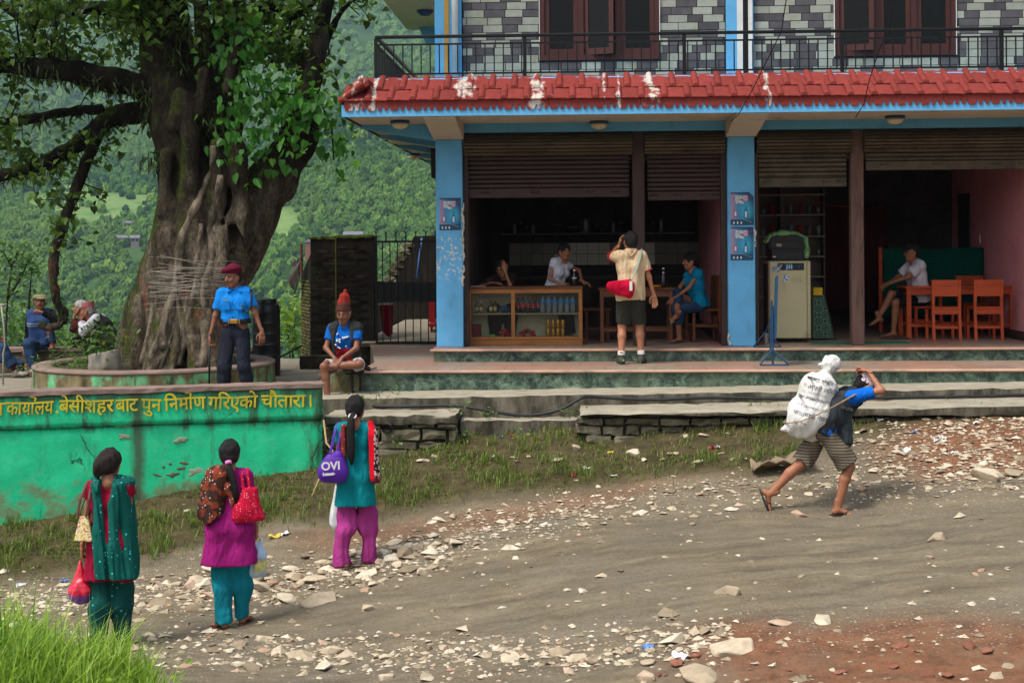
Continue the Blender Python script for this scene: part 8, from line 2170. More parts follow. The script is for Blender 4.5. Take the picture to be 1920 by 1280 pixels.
def bottle(name, x, y, z, prof, m_, capm, lab_m, lab, cat, group, lz=None, n=14):
 b_ = empty(name, (x, y, z), 0, lab, cat, group)
 MB().lathe(prof, n=n).build('body', m_, b_, True)
 r_, h_ = prof[-1]; MB().lathe([(r_ + .004, h_ - .012), (r_ + .004, h_ + .008), (.001, h_ + .009)], n=10).build('cap', capm, b_)
 if lz: MB().lathe([(lz[2] + .0015, lz[0]), (lz[2] + .0015, lz[1])], n=n).build('label', lab_m, b_, True)
 return b_
COLA = M('dark_cola_glass', S(24, 12, 10), .12, .05, 3, 0, spec=.6); REDL = M('red_label', S(186, 30, 40), .5, .25, 30, 0, c2=S(230, 220, 220), c2t=(.55, .6), c2s=40); REDC_ = M('red_cap', S(170, 24, 32), .4)
PET = M('clear_water_pet', S(176, 190, 198), .08, .05, 4, .1, 30, spec=.6, Transmission_Weight=.5); BLC = M('blue_cap', S(60, 120, 190), .4); BLL = M('blue_label', S(50, 130, 200), .5, .2, 30, 0, c2=S(220, 230, 236), c2t=(.56, .62), c2s=40)
def sx_(px_, py_): return px_x(px_, py_, YQ + .15)
ys_ = YQ + .14; zS = FZ + zm + .004; zB = FZ + zb0 + .004
for i, x in enumerate((971, 980, 989.5, 999, 1008.5)):
 bottle('cola_bottle', sx_(x, 580), ys_, zS, [(.001, 0), (.028, .003), (.03, .01), (.03, .06), (.027, .08), (.03, .11), (.029, .14), (.014, .185), (.012, .215)], COLA, REDC_, REDL, 'red labelled cola bottle on the upper shelf of the display counter', 'bottle', 'cola bottles in the display counter', (.075, .135, .0295))
for i, x in enumerate((1017.5, 1029, 1040, 1051.5, 1063, 1074)):
 bottle('water_bottle', sx_(x, 580), ys_, zS, [(.001, 0), (.036, .004), (.038, .02), (.035, .04), (.038, .06), (.038, .15), (.034, .175), (.014, .205), (.013, .225)], PET, BLC, BLL, 'blue labelled clear water bottle on the upper shelf of the display counter', 'bottle', 'water bottles in the display counter', (.125, .175, .0385))
WHK = M('amber_liquor', S(116, 76, 24), .12, .05, 3, 0, spec=.6); YLB = M('cream_label', S(206, 196, 140), .6, .25, 30, 0, c2=S(60, 50, 40), c2t=(.6, .64), c2s=40); BKC = M('black_cap', S(20, 18, 16), .4)
for i, x in enumerate((894, 902, 920.5, 928.5)):
 bottle('liquor_bottle', sx_(x, 580), ys_, zS, [(.001, 0), (.022, .003), (.023, .02), (.023, .10), (.018, .118), (.009, .13), (.009, .16)], WHK, BKC if i != 1 else WHITE, YLB, 'small amber liquor bottle with cream label on the left of the counter shelf', 'bottle', 'liquor bottles in the display counter', (.03, .085, .023))
CAN = M('gold_can', S(196, 140, 50), .3, .12, 5, 0, spec=.5, Metallic=.6)
for i, x in enumerate((1028, 1037.5, 1046.5, 1055.5)):
 for k in range(2):
  c_ = empty('drink_can', (sx_(x, 640), ys_, zB + k * .118), 0, ('bottom' if not k else 'top') + ' row gold drink can in the display counter', 'can', 'gold cans in the display counter')
  MB().lathe([(.02, 0), (.028, .006), (.03, .012), (.03, .104), (.027, .112), (.024, .116)], n=14).build('body', CAN, c_, True)
RPK = dotted('red_packet', S(176, 30, 44), S(226, 210, 200), 60, .3, .4)
r5 = np.random.default_rng(4)
for (a, b, n, zt, lab, m_, w, h) in ((936, 957, 7, .09, 'crinkled red snack packet heaped in the left of the display counter', RPK, .05, .03), (975, 1004, 8, .05, 'crinkled red snack packet heaped below the cola bottles', RPK, .05, .03)):
 for i in range(n):
  f = Field((-.06, -.05, -.04), (.06, .05, .04), .008); f.ell((0, 0, 0), (w * .8, .035, h * .7)); f.ripple(.004, 60, i); o = f.build('snack_packet', m_); o.location = (sx_(r5.uniform(a, b), 640), YQ + r5.uniform(.1, .24), zB + .02 + (i // 3) * .03 + r5.uniform(0, .01)); o.rotation_euler = tuple(r5.uniform(-.5, .5, 3)); tag(o, lab, 'packet', 'red snack packets')
for i in range(5):
 o = MB().box((0, 0, 0), (.18, .12, .034), bev=.004).build('red_carton', M('dull_red_carton', S(120, 34, 34), .7)); o.location = (sx_(878, 640), YQ + .08 + r5.uniform(-.01, .01), zB + i * .0355); tag(o, 'flat dull red carton in the stack at the left of the display counter', 'carton', 'stack of red cartons')
o = MB().box((0, 0, 0), (.07, .06, .035), bev=.006).build('green_box', M('lime_plastic', S(96, 190, 40), .4)); o.location = (sx_(919, 640), YQ + .12, zB); tag(o, 'small lime green box in the bottom left of the display counter', 'box')
def blu(f): f.ell((0, 0, 0), (.075, .07, .055)); f.ripple(.006, 50, 3); f.plane((0, 0, -.04), (0, 0, -1))
o = thing_field('blue_bag', blu, M('blue_polythene', S(44, 84, 120), .35, .2, 10, .4), (-.1, -.1, -.07), (.1, .1, .08), .009, 'blue plastic bag bundle on the counter shelf', 'bag'); o.location = (sx_(945, 580), YQ + .2, zS + .041)
o = MB().box((0, 0, 0), (.045, .04, .02), bev=.004).build('orange_box', M('orange_card', S(190, 110, 50), .6)); o.location = (sx_(934, 590), YQ + .1, zS); tag(o, 'tiny orange box on the counter shelf', 'box')
o = bottle('cola_bottle', px_x(1077, 530, YQ + .2), YQ + .2, FZ + QH, [(.001, 0), (.032, .003), (.033, .01), (.033, .09), (.029, .12), (.013, .17), (.012, .215)], COLA, WHITE, WHITE, 'lone dark bottle standing on the counter top', 'bottle', None, (.1, .115, .0315))
o = MB().prism([(0, 0), (.2, .02), (.17, .1), (.03, .09)], 0, .006, axis='z').build('paper_sheet', WHITE); o.location = (px_x(884, 535, YQ + .2), YQ + .1, FZ + QH + .001); tag(o, 'loose white paper on the left of the counter top', 'paper')
# back wall: patterned tiles, shelf, pots
m, nt, p = newmat('floral_tile'); v = coords(nt, 'Object'); wv = nd(nt, 'TexWave', wave_type='RINGS', i_Vector=v, i_Scale=14., i_Distortion=6., i_Detail=2.0); oi = nt.nodes.new('ShaderNodeObjectInfo')
setp(nt, p, mixc(nt, wv.outputs[0], S(160, 154, 132), S(232, 226, 206)), .3, None); FLT = m
PLT = M('plain_wall_tile', S(120, 112, 98), .3, .15, 6, .1, rand=.2)
tl = empty('tiled_splashback', (0, 23.79, 0), 0, 'tiled strip on the kitchen wall, some tiles floral', 'tiles')
tw_ = .187; tme = [np_mesh('tile', *rough_box((0, 0, 0), (tw_ - .006, .012, tw_ - .006), .0005, (1, 1, 1), q)) for q in (1, 2)]; tme[0].materials.append(PLT); tme[1].materials.append(FLT)
x0_ = px_x(955, 460, 23.78); z0_ = atY(1040, 497, 23.78)[2]
for i in range(17):
 for k in range(2):
  pat = (5 <= i <= 8) or (i == 4 and k == 0) or i in (11, 12)
  o = bpy.data.objects.new('tile', tme[1] if pat else tme[0]); COL.objects.link(o); o.parent = tl; o.location = (x0_ + i * tw_, -.013, z0_ + k * tw_)
zsf = atY(1040, 437, 23.6)[2]
kt = MB().box((-1.3, 23.45, zsf - .03), (1.9, 23.79, zsf)).build('kitchen_shelf', M('dull_shelf', S(120, 112, 98), .8)); tag(kt, 'long kitchen shelf above the tiled strip', 'shelf')
STEEL = M('dull_steel', S(150, 146, 138), .35, .1, 6, .1, Metallic=.7); DKP = M('dark_pot', S(36, 32, 30), .5)
for i, (x, r_, h_) in enumerate(((965, .035, .14), (977, .03, .16), (988, .03, .09), (1000, .035, .11), (1045, .1, .12), (1075, .12, .08), (1098, .09, .22), (1117, .04, .1), (1135, .04, .13), (1150, .035, .15), (1165, .09, .15), (1225, .04, .14), (1240, .05, .2))):
 o = empty('kitchen_pot', (px_x(x, 430, 23.6), 23.6, zsf), 0, ['dim metal container', 'dim cooking vessel', 'small dark tin'][i % 3] + ' standing on the kitchen shelf', 'pot', 'vessels on the kitchen shelf')
 MB().lathe([(r_ * .8, 0), (r_, h_ * .1), (r_, h_ * .9), (r_ * .9, h_), (r_ * .85, h_)], n=14).build('body', STEEL if i % 3 == 0 else DKP, o, True); MB().lathe([(r_ * .9, h_), (r_ * .5, h_ + .02), (.008, h_ + .03)], n=12).build('lid', STEEL, o, True)
kc = empty('kitchen_worktop', (-1.2, 23.0, FZ), 0, 'dark kitchen worktop below the tiled strip', 'worktop'); MB().box((0, 0, .8), (3.0, .75, .86)).build('top', DKP, kc); MB().box((.02, .1, 0), (2.95, .74, .8)).build('base', SOOT, kc)
# table, chairs, stool in the left shop
def table(name, label, x0, x1, y0, y1, h, m_, leg=.05):
 t = empty(name, (x0, y0, FZ), 0, label, 'table'); w, d = x1 - x0, y1 - y0
 MB().box((-.02, -.02, h - .03), (w + .02, d + .02, h), bev=.005).build('table_top', m_, t); ap = MB();
 MB().box((leg, .01, h - .12), (w - leg, .03, h - .032)).build('apron', m_, t); MB().box((leg, d - .03, h - .12), (w - leg, d - .01, h - .032)).build('apron', m_, t)
 for x in (0, w - leg):
  for y in (0, d - leg): MB().box((x, y, 0), (x + leg, y + leg, h - .031), bev=.004).build('leg', m_, t)
 MB().box((leg, .012, .16), (w - leg, .036, .2)).build('stretcher', m_, t); MB().box((leg, d - .036, .16), (w - leg, d - .012, .2)).build('stretcher', m_, t)
 return t
def chair(label, x, y, rz, m_, h=.46, bh=.86, w=.4, group=None, slats=False):
 c = empty('wooden_chair', (x, y, FZ), rz, label, 'chair', group); d = .4; k = .038
 MB().box((-w / 2, -d / 2, h - .03), (w / 2, d / 2, h), bev=.006).build('seat', m_, c)
 for sx in (-1, 1):
  q = MB(); q.prism([(-d / 2 - .04, 0), (-d / 2 + k - .04, 0), (-d / 2 + k, h - .031), (-d / 2 + k - .015, bh), (-d / 2 - .018, bh), (-d / 2, h - .031)], sx * w / 2 - (k if sx > 0 else 0), sx * w / 2 + (k if sx < 0 else 0), axis='x'); q.build('rear_leg', m_, c)
  MB().box((sx * w / 2 - (k if sx > 0 else 0), d / 2 - k, 0), (sx * w / 2 + (k if sx < 0 else 0), d / 2, h - .031), bev=.003).build('leg', m_, c)
 for z in (.16,):
  MB().box((-w / 2 + k, -d / 2 + .0, z), (w / 2 - k, -d / 2 + .022, z + .035)).build('stretcher', m_, c); MB().box((-w / 2 + k, d / 2 - .03, z), (w / 2 - k, d / 2 - .008, z + .035)).build('stretcher', m_, c)
  for sx in (-1, 1): MB().box((sx * (w / 2 - .02) - .01, -d / 2 + k, z + .05), (sx * (w / 2 - .02) + .01, d / 2 - k, z + .08)).build('stretcher', m_, c)
 MB().box((-w / 2 + k, -d / 2 + .003, h - .1), (w / 2 - k, -d / 2 + .025, h - .032)).build('apron', m_, c)
 if slats:
  for q in range(4): MB().box((-w / 2 + k + .02 + q * .08, -d / 2 - .005, h + .02), (-w / 2 + k + .07 + q * .08, -d / 2 + .015, bh - .06)).build('slat', m_, c)
  MB().box((-w / 2 + k, -d / 2 - .01, bh - .06), (w / 2 - k, -d / 2 + .018, bh)).build('top_rail', m_, c)
 else: MB().box((-w / 2 + k, -d / 2 - .012, bh - .23), (w / 2 - k, -d / 2 + .012, bh), bev=.004).build('back_panel', m_, c)
 return c
MAH = wood('brown_table_wood', S(110, 66, 40), S(70, 40, 26))
tx1 = px_x(1262, 640, 19.72); t1 = table('cafe_table', 'dark brown cafe table behind the man in beige', tx1 - 1.0, tx1, 19.75, 20.35, .76, MAH)
bottle('beer_bottle', px_x(1244, 530, 19.95), 19.95, FZ + .761, [(.001, 0), (.034, .003), (.035, .01), (.035, .15), (.015, .21), (.013, .265)], COLA, WHITE, WHITE, 'dark beer bottle on the brown cafe table', 'bottle', None, (.20, .215, .0165))
o = MB().lathe([(.03, 0), (.065, .012), (.07, .034), (.062, .034), (.03, .012)], n=18).build('ash_tray', M('yellow_dish', S(200, 130, 30), .4), None, True); o.location = (px_x(1234, 530, 19.9) - .02, 19.92, FZ + .761); tag(o, 'yellow ash tray on the brown cafe table', 'ash tray')
chair('brown slatted chair under the young person in turquoise', px_x(1315, 640, 20.0) + .03, 20.08, R(100), MAH, .46, .92, .42, None, True)
st_ = empty('wooden_stool', (px_x(1120, 640, 20.4), 20.5, FZ), 0, 'dark wooden stool with folded cloth behind the counter end', 'stool')
MB().box((-.2, -.16, .42), (.2, .16, .46), bev=.006).build('seat', MAH, st_)
for x in (-.17, .13):
 for y in (-.14, .1): MB().box((x, y, 0), (x + .04, y + .04, .42)).build('leg', MAH, st_)
MB().box((-.13, -.13, .15), (.13, -.105, .18)).build('stretcher', MAH, st_); MB().box((-.18, -.14, .461), (.16, .14, .48), bev=.008).build('cloth', cloth('stool_cloth', S(70, 40, 48)), st_)
for kk, (xx, yy, zz, l_) in enumerate(((ca_.o.location.x, ca_.o.location.y, .43, 'low'), (cb.o.location.x, cb.o.location.y, .585, 'high'))):
 s_ = empty('counter_stool', (xx, yy, FZ), 0, l_ + ' plain stool hidden behind the display counter', 'stool')
 MB().box((-.15, -.15, zz - .04), (.15, .15, zz), bev=.006).build('seat', MAH, s_)
 for x in (-.13, .09):
  for y in (-.13, .09): MB().box((x, y, 0), (x + .04, y + .04, zz - .041)).build('leg', MAH, s_)
# right shop: orange table and chairs
ORG = wood('orange_varnished_wood', S(186, 76, 34), S(140, 50, 24))
ox0, ox1 = px_x(1701, 640, 20.55), px_x(1903, 640, 20.55)
table('dining_table', 'orange varnished dining table where the man in white leans', ox0, ox1, 20.55, 21.15, .74, ORG, .065)
chair('orange varnished chair standing nearest the man in white', px_x(1778, 645, 20.0), 20.28, R(0), ORG, .46, .84, .4)
chair('orange varnished chair at the far right of the dining table', px_x(1857, 645, 20.0), 20.28, R(0), ORG, .46, .84, .4)
chair('orange chair on the far side of the dining table showing only its back', px_x(1826, 600, 21.4) + .02, 21.5, R(180), ORG, .46, .86, .4)
chair('orange chair on which the man in white sits', tm_.o.location.x + .05, tm_.o.location.y, R(98), ORG, .445, .8, .4)
gp = empty('cloth_screen', (px_x(1650, 600, 21.9), 21.95, FZ), 0, 'standing orange framed screen draped with dark green cloth', 'screen')
gw = px_x(1846, 600, 21.9) - px_x(1650, 600, 21.9); gh = atY(1750, 463, 21.9)[2] - FZ
for x in (0, gw - .05): MB().box((x, 0, 0), (x + .05, .05, gh)).build('post', ORG, gp)
q = MB(); q.grid(lambda u, w: (.06 + (gw - .06) * u, -.02 + .018 * math.sin(u * 26) * w, gh - .02 + .012 * math.sin(u * 9) - (gh - .25) * w), 30, 8); q.build('drape', cloth('dark_green_drape', S(4, 72, 58)), gp, True, .008)
# fridge with set on top
fx0, fx1 = px_x(1441, 600, 19.75), px_x(1522, 600, 19.75); fz1 = atY(1480, 489, 19.75)[2]
fg = empty('refrigerator', (fx0, 19.75, FZ), 0, 'cream refrigerator with stickers between column and timber post', 'refrigerator')
CRM = M('cream_enamel', S(186, 178, 140), .4, .08, 2, .05, 40, c2=S(150, 138, 104), c2t=(.56, .75), c2s=3); FW = fx1 - fx0; FH = fz1 - FZ
MB().box((.01, .06, .05), (FW, .58, FH), bev=.015).build('cabinet', CRM, fg); MB().box((0.015, 0, .055), (FW - .06, .058, FH - .005), bev=.012).build('door', CRM, fg); MB().box((FW - .056, .004, .06), (FW - .01, .058, FH - .01), bev=.008).build('door_edge', CRM, fg)
for x in (.04, FW - .08):
 for y in (.1, .5): MB().box((x, y, 0), (x + .04, y + .04, .05)).build('foot', DKP, fg)
MB().box((.0, .12, .05), (.009, .5, FH - .04)).build('side_grille', DKP, fg)
o = MB().box((.13, -.003, FH - .13), (FW - .1, -.0005, FH - .03)).build('sticker', M('sticker_dark', S(24, 40, 52), .4, .6, 25, 0, c2=S(150, 190, 210), c2t=(.6, .63), c2s=22), fg)
MB().lathe([(.048, 0), (.048, .002)], n=20, M=Matrix.Translation((.24, -.0005, FH - .24)) @ Matrix.Rotation(R(90), 4, 'X')).build('sticker', M('sticker_round', S(70, 110, 160), .4, .5, 25, 0, c2=S(214, 220, 226), c2t=(.48, .52), c2s=30), fg)
q = MB(); q.prism([(.03, FH - .15), (.15, FH - .16), (.16, FH - .1), (.2, FH - .05), (.1, FH - .06), (.05, FH - .1)], -.0045, -.0032).build('sticker', M('sticker_white', S(176, 190, 190), .4, .5, 25, 0, c2=S(30, 50, 60), c2t=(.5, .53), c2s=40), fg)
for k in range(3): MB().prism([(.25 + k * .03, FH - .11), (.27 + k * .03, FH - .11), (.27 + k * .03, FH - .07), (.263 + k * .03, FH - .045), (.257 + k * .03, FH - .045), (.25 + k * .03, FH - .07)], -.0045, -.0032).build('sticker', M('sticker_bottle', S(150, 196, 220), .4), fg)
tv = empty('television_set', (fx0 + .02, 19.8, FZ + FH), 0, 'black television set on the refrigerator under green plastic', 'television')
MB().prism([(.03, 0), (.5, 0), (.47, .13), (.5, .16), (.48, .32), (.38, .36), (.1, .36), (.0, .3), (.0, .18), (.04, .14)], 0, .42).build('cabinet', M('black_set_plastic', S(26, 26, 26), .5), tv)
MB().box((.04, -.012, .02), (.45, -.001, .13), bev=.004).build('front_panel', M('black_panel', S(30, 30, 31), .35), tv); MB().box((.02, -.016, .17), (.42, -.001, .27), bev=.006).build('upper_panel', M('black_panel', S(30, 30, 31), .35), tv)
MB().box((.1, -.019, .2), (.17, -.0165, .235)).build('paper_label', M('tan_label', S(160, 140, 110), .7), tv); MB().box((.05, -.015, .05), (.09, -.0125, .065)).build('maker_plate', WHITE, tv)
def gpl(f):
 P = [(-.03, .1, .27), (.05, .1, .355), (.2, .1, .38), (.38, .1, .375), (.5, .1, .3), (.53, .1, .15), (.52, .1, .05)]
 for a, b in zip(P[:-1], P[1:]): f.cone(a, b, .035, .035, .02, s=(1, .35, 1))
 f.ripple(.008, 40, 4)
o = thing_field('plastic_sheet', gpl, M('crumpled_green_plastic', S(110, 160, 100), .3, .3, 12, .6, 40, bd=.01, c2=S(190, 214, 180), c2t=(.55, .7), c2s=10), (-.1, -.1, 0), (.6, .3, .46), .011, 'crumpled pale green plastic sheet over the television set', 'sheet'); o.location = (fx0 + .02, 19.8, FZ + FH)
# things beside it
m, nt, p = newmat('green_octagon_lino'); v = coords(nt, 'Object'); vo_ = nd(nt, 'TexVoronoi', i_Vector=coords(nt, 'Object', (1, 0, 1), (0, R(45), 0)), i_Scale=8., i_Randomness=0.0)
c = ramp(nt, vo_.outputs['Distance'], [(.0, S(30, 66, 50)), (.2, S(60, 104, 74)), (.3, S(16, 30, 26)), (.42, S(70, 112, 84)), (.55, S(20, 36, 30)), (.7, S(84, 124, 92))], 'CONSTANT'); setp(nt, p, c, .4, None);
lx0 = px_x(1524, 640, 20.2); lo = empty('leaning_board', (lx0, 20.2, FZ), 0, 'tapered board covered in green octagon lino beside the refrigerator', 'board')
lh = atY(1530, 552, 20.2)[2] - FZ; q = MB().prism([(0, .03), (.30, .03), (.16, lh), (0, lh)], 0, .02); q.build('panel', m, lo); MB().tube([(.31, .01, 0), (.165, .01, lh)], .014, 6).build('edge', DKP, lo); MB().tube([(0, .01, .02), (.31, .01, .02)], .014, 6).build('edge', DKP, lo)
o = MB().box((0, 0, 0), (.13, .1, .11), bev=.005).build('yellow_carton', M('yellow_carton_print', S(206, 170, 20), .5, .2, 20, 0, c2=S(180, 40, 30), c2t=(.6, .62), c2s=12)); o.location = (lx0, 20.12, FZ + lh - .01); tag(o, 'yellow carton perched on the lino board', 'carton')
sh_u = empty('shelf_unit', (px_x(1426, 600, 22.6), 22.7, FZ), 0, 'tall shelf unit with dim crockery behind the refrigerator', 'shelf'); sw = px_x(1550, 600, 22.6) - px_x(1426, 600, 22.6)
MB().box((0, .3, 0), (sw, .33, 2.45)).build('back', M('shelf_back', S(110, 104, 92), .8), sh_u)
for z in (.5, .82, 1.14, 1.46, 1.80, 2.12, 2.42): MB().box((0, 0, z), (sw, .3, z + .025)).build('shelf_board', M('shelf_board', S(150, 144, 130), .7), sh_u)
for x in (0, sw * .33, sw - .02): MB().box((x, .01, 0), (x + .02, .299, 2.44)).build('upright', M('shelf_back', S(110, 104, 92), .8), sh_u)
r5 = np.random.default_rng(12)
for z in (1.165, 1.485, 1.825):
 for i in range(7):
  r_ = r5.uniform(.03, .055); h_ = r5.uniform(.08, .18); xx_ = .08 + i * (sw - .16) / 6
  o = empty('crockery', (sh_u.location.x + xx_, 22.82, FZ + z), 0, ['dim glass', 'dim red bowl', 'dim steel tumbler'][i % 3] + ' on the tall shelf unit', 'crockery', 'crockery on the shelf unit')
  MB().lathe([(r_ * .6, 0), (r_, h_), (r_ * .9, h_)], n=12).build('vessel', [PET, RPL, STEEL][i % 3], o, True)
cu = MB(); cu.grid(lambda u, w: (4.0 + 1.0 * u, 23.3 + .03 * math.sin(u * 40), FZ + 2.0 - 1.75 * w), 60, 6); o = cu.build('door_curtain', cloth('dark_red_curtain', S(70, 26, 26)), None, True, .006); tag(o, 'dark red patterned curtain at the back of the right shop', 'curtain')
o = MB().box((0, 0, 0), (.03, .02, .14), bev=.003).build('wall_switch', WHITE); sw_p = atD(1840, 450, 21.6); o.location = (6.12, 22.0, sw_p[2] - .05); o.rotation_euler = (0, 0, R(90)); tag(o, 'white electric socket on the pink wall', 'socket')
o = MB().box((6.12, 22.7, FZ + .02), (6.148, 23.3, 2.3)).build('dark_doorway', DKP); tag(o, 'narrow dark door in the pink wall', 'door')
sgn = empty('folding_sign', (px_x(1452, 686, 17.95), 18.05, 0), 0, 'narrow dark blue sign stand seen edge on at the terrace edge', 'sign stand'); SGB = M('sign_blue_steel', S(28, 66, 100), .5)
zt_ = atY(1456, 516, 17.95)[2]
q = MB(); q.prism([(-.25, .35), (.25, .38), (.25, zt_ - .05), (-.25, zt_)], -.012, .012, axis='x'); pn_ = q.build('panel', SGB, sgn); pn_.rotation_euler = (0, R(2), R(-6)); pn_.location = (.01, 0, 0)
MB().tube([(-.01, -.02, 0), (-.005, -.02, .75)], .014, 8).build('upright', SGB, sgn); MB().tube([(.005, .3, FZ), (.02, .26, .8)], .012, 8).build('upright', SGB, sgn)
q = MB()
for a, b in (((-.18, -.1, .012), (.18, -.1, .012)), ((-.18, -.1, .012), (-.01, -.02, .2)), ((.18, -.1, .012), (-.01, -.02, .2))): q.tube([a, b], .011, 6)
q.build('foot_frame', SGB, sgn)
q = MB()
zf = FZ + .012
for a, b in (((-.16, .75, zf), (.2, .75, zf)), ((-.16, .75, zf), (.0, .7, zf + .2)), ((.2, .75, zf), (.03, .7, zf + .2)), ((.0, .7, zf + .2), (.02, .3, .6))): q.tube([a, b], .009, 6)
q.build('rear_foot_frame', SGB, sgn)
mt = atZ(1480, 642, FZ); o = MB().box((0, 0, 0), (1.3, .25, .008)).build('floor_mat', M('green_mat', S(14, 110, 80), .9)); o.location = (px_x(1525, 643, 19.5), 19.45, FZ + .001); tag(o, 'thin green mat on the floor by the timber post', 'mat')
for k in range(2):
 o = MB().prism([(.045 * math.cos(t), .12 * math.sin(t)) for t in np.linspace(0, 6.283, 20)[:-1]], 0, .02, axis='z').build('slipper', RUB); o.location = (px_x(1668 + k * 22, 637, 20.3), 20.3 + .05 * k, FZ); o.rotation_euler = (0, 0, R(70 + k * 15)); tag(o, 'dark rubber slipper on the floor beside the bare feet', 'slipper', 'slippers by the orange table')
for P, lab in (([(1446, 410, 21.5), (1470, 390, 21), (1497, 362, 20.5)], 'thin red wire hanging from the shutter to the shelf unit'), ([(1510, 365, 20.5), (1550, 385, 20.8), (1600, 388, 21)], 'thin red wire looping behind the timber post')):
 o = MB().tube([tuple(atY(*q)) for q in P], .006, 5).build('hanging_wire', M('red_wire', S(120, 40, 40), .6), None, True); tag(o, lab, 'wire')
o = MB().tube([(0, 0, 0), (0, 0, .14)], .04, 10).build('tin', STEEL); o.location = tuple(vec(px_x(1436, 620, 19.6), 19.6, FZ + .001)); tag(o, 'small tin on the floor beside the refrigerator', 'tin')
# ================================================================== stones, gravel, grass, litter
m, nt, p = newmat('pale_broken_stone'); v = coords(nt, 'World'); oi = nt.nodes.new('ShaderNodeObjectInfo'); g_ = nd(nt, 'NewGeometry')
rn = nd(nt, 'TexWhiteNoise', noise_dimensions='1D', i_W=mth(nt, 'MULTIPLY', mth(nt, 'ADD', oi.outputs['Random'], g_.outputs['Random Per Island']), 91.0)).outputs[0]
c = ramp(nt, rn, [(0, S(124, 110, 90)), (.3, S(160, 144, 120)), (.6, S(188, 172, 148)), (.85, S(208, 196, 174)), (1, S(164, 130, 106))])
c = mixc(nt, 1.0, c, ramp(nt, noise(nt, v, 18, 5, .7), [(.3, .72), (.7, 1.12)]), 'MULTIPLY')
setp(nt, p, c, .9, noise(nt, v, 60, 4, .7), .006, .6, .2); RK = m
RKR = M('brick_fragment', S(124, 80, 62), .92, .25, 12, .5, 60, rand=.25)
rr_ = np.random.default_rng(44)
def rock_mesh(seed, flat):
 r = np.random.default_rng(seed); P = r.normal(size=(16, 3)); P /= np.linalg.norm(P, axis=1)[:, None]; P *= r.uniform(.75, 1.0, (16, 1)); P *= np.array([.5, .36, flat])
 bm = bmesh.new(); [bm.verts.new(tuple(q)) for q in P]
 bmesh.ops.convex_hull(bm, input=bm.verts); [bm.verts.remove(q) for q in list(bm.verts) if not q.link_faces]
 bmesh.ops.bevel(bm, geom=bm.edges[:], offset=.014, segments=1, affect='EDGES')
 me = bpy.data.meshes.new('stone'); bm.to_mesh(me); bm.free(); return me
rocks = [rock_mesh(i, [.12, .16, .2, .26][i % 4]) for i in range(12)]
for q in rocks: q.materials.append(RK)
def put_rock(px, py, size, label, group, me=None, sink=.3, rz=None, name='stone'):
 q = on_ground(px, py); o = bpy.data.objects.new(name, me or rocks[rr_.integers(12)]); COL.objects.link(o)
 h = .18 * size; o.location = (q[0], q[1], q[2] + h * (.5 - sink)); o.scale = (size, size, size * rr_.uniform(.8, 1.2)); o.rotation_euler = (rr_.normal() * .15, rr_.normal() * .15, rr_.uniform(0, 6.28) if rz is None else rz)
 tag(o, label, 'stone', group); return o
def band(xs, ys, hw, n, s0, s1, label, group):
 for i in range(n):
  x = rr_.uniform(xs[0], xs[-1]); y = np.interp(x, xs, ys) + rr_.normal() * hw * .55
  put_rock(x, y, s0 + (s1 - s0) * rr_.beta(1.2, 3.2), label, group)
band([255, 400, 560, 700, 860], [1125, 1105, 1100, 1060, 1005], 42, 118, .1, .44, 'pale broken stone in the rubble strip where the women walk', 'stones of the rubble strip')
band([350, 600, 900, 1300], [1205, 1228, 1235, 1240], 32, 52, .06, .26, 'pale broken stone in the strip along the near edge of the road', 'stones along the near road edge')
band([1560, 1700, 1920], [880, 850, 840], 40, 44, .05, .18, 'broken stone in the red rubble at the upper right', 'stones of the red rubble')
band([760, 1200, 1920], [1050, 1060, 1080], 85, 36, .05, .16, 'small flat pale stone lying alone on the dirt roadway', 'stones on the roadway')
band([900, 1250, 1480, 1920], [985, 930, 905, 915], 18, 30, .06, .22, 'pale stone in the gravel along the far edge of the road', 'stones along the far road edge')
band([700, 950, 1200, 1450], [880, 850, 858, 850], 16, 18, .08, .3, 'grey stone half sunk in the grassy verge', 'stones in the grassy verge')
for px, py, s_, lab in ((1380, 1218, .42, 'long pale slab of stone lying at the bottom of the road'), (1365, 1112, .30, 'flat pale slab in the middle of the roadway'), (1758, 1010, .36, 'long flat slab on the right of the roadway'), (1540, 1166, .27, 'chunky pale stone, the right of two by the red earth'), (1468, 1170, .26, 'chunky pale stone, the left of two by the red earth'), (1850, 897, .5, 'big pale boulder half buried at the right edge of the road'), (1905, 890, .35, 'rounded boulder touching the right picture edge'), (1285, 819, .16, 'rounded white stone, the left of a pair in the verge grass'), (1318, 817, .17, 'rounded tan stone, the right of a pair in the verge grass'), (795, 1074, .24, 'pale flat stone beside the mauve trousers'), (690, 1142, .22, 'blocky pale stone in front of the rubble strip'), (468, 1254, .26, 'tilted pale stone at the bottom left of the road'), (1510, 966, .3, 'pale flat rock under the stride of the porter'), (1312, 1270, .36, 'white flat stone cut by the bottom edge'), (595, 1130, .5, 'broad flat slab in the rubble between two women'), (1600, 895, .32, 'pale slab behind the front foot of the porter'), (620, 1222, .3, 'low pale stone in the near strip left of centre'), (1503, 1082, .1, 'small white pebble in the middle of the roadway')):
 put_rock(px, py, s_, lab, None, None, .42)
for i in range(14):
 o = put_rock(rr_.uniform(1200, 1900), rr_.uniform(1195, 1275), rr_.uniform(.06, .2), 'broken red brick fragment in the red earth at the bottom right', 'brick fragments', rocks[i % 12].copy(), .3); o.data.materials.clear(); o.data.materials.append(RKR); o.name = 'brick_fragment'; o['category'] = 'brick'
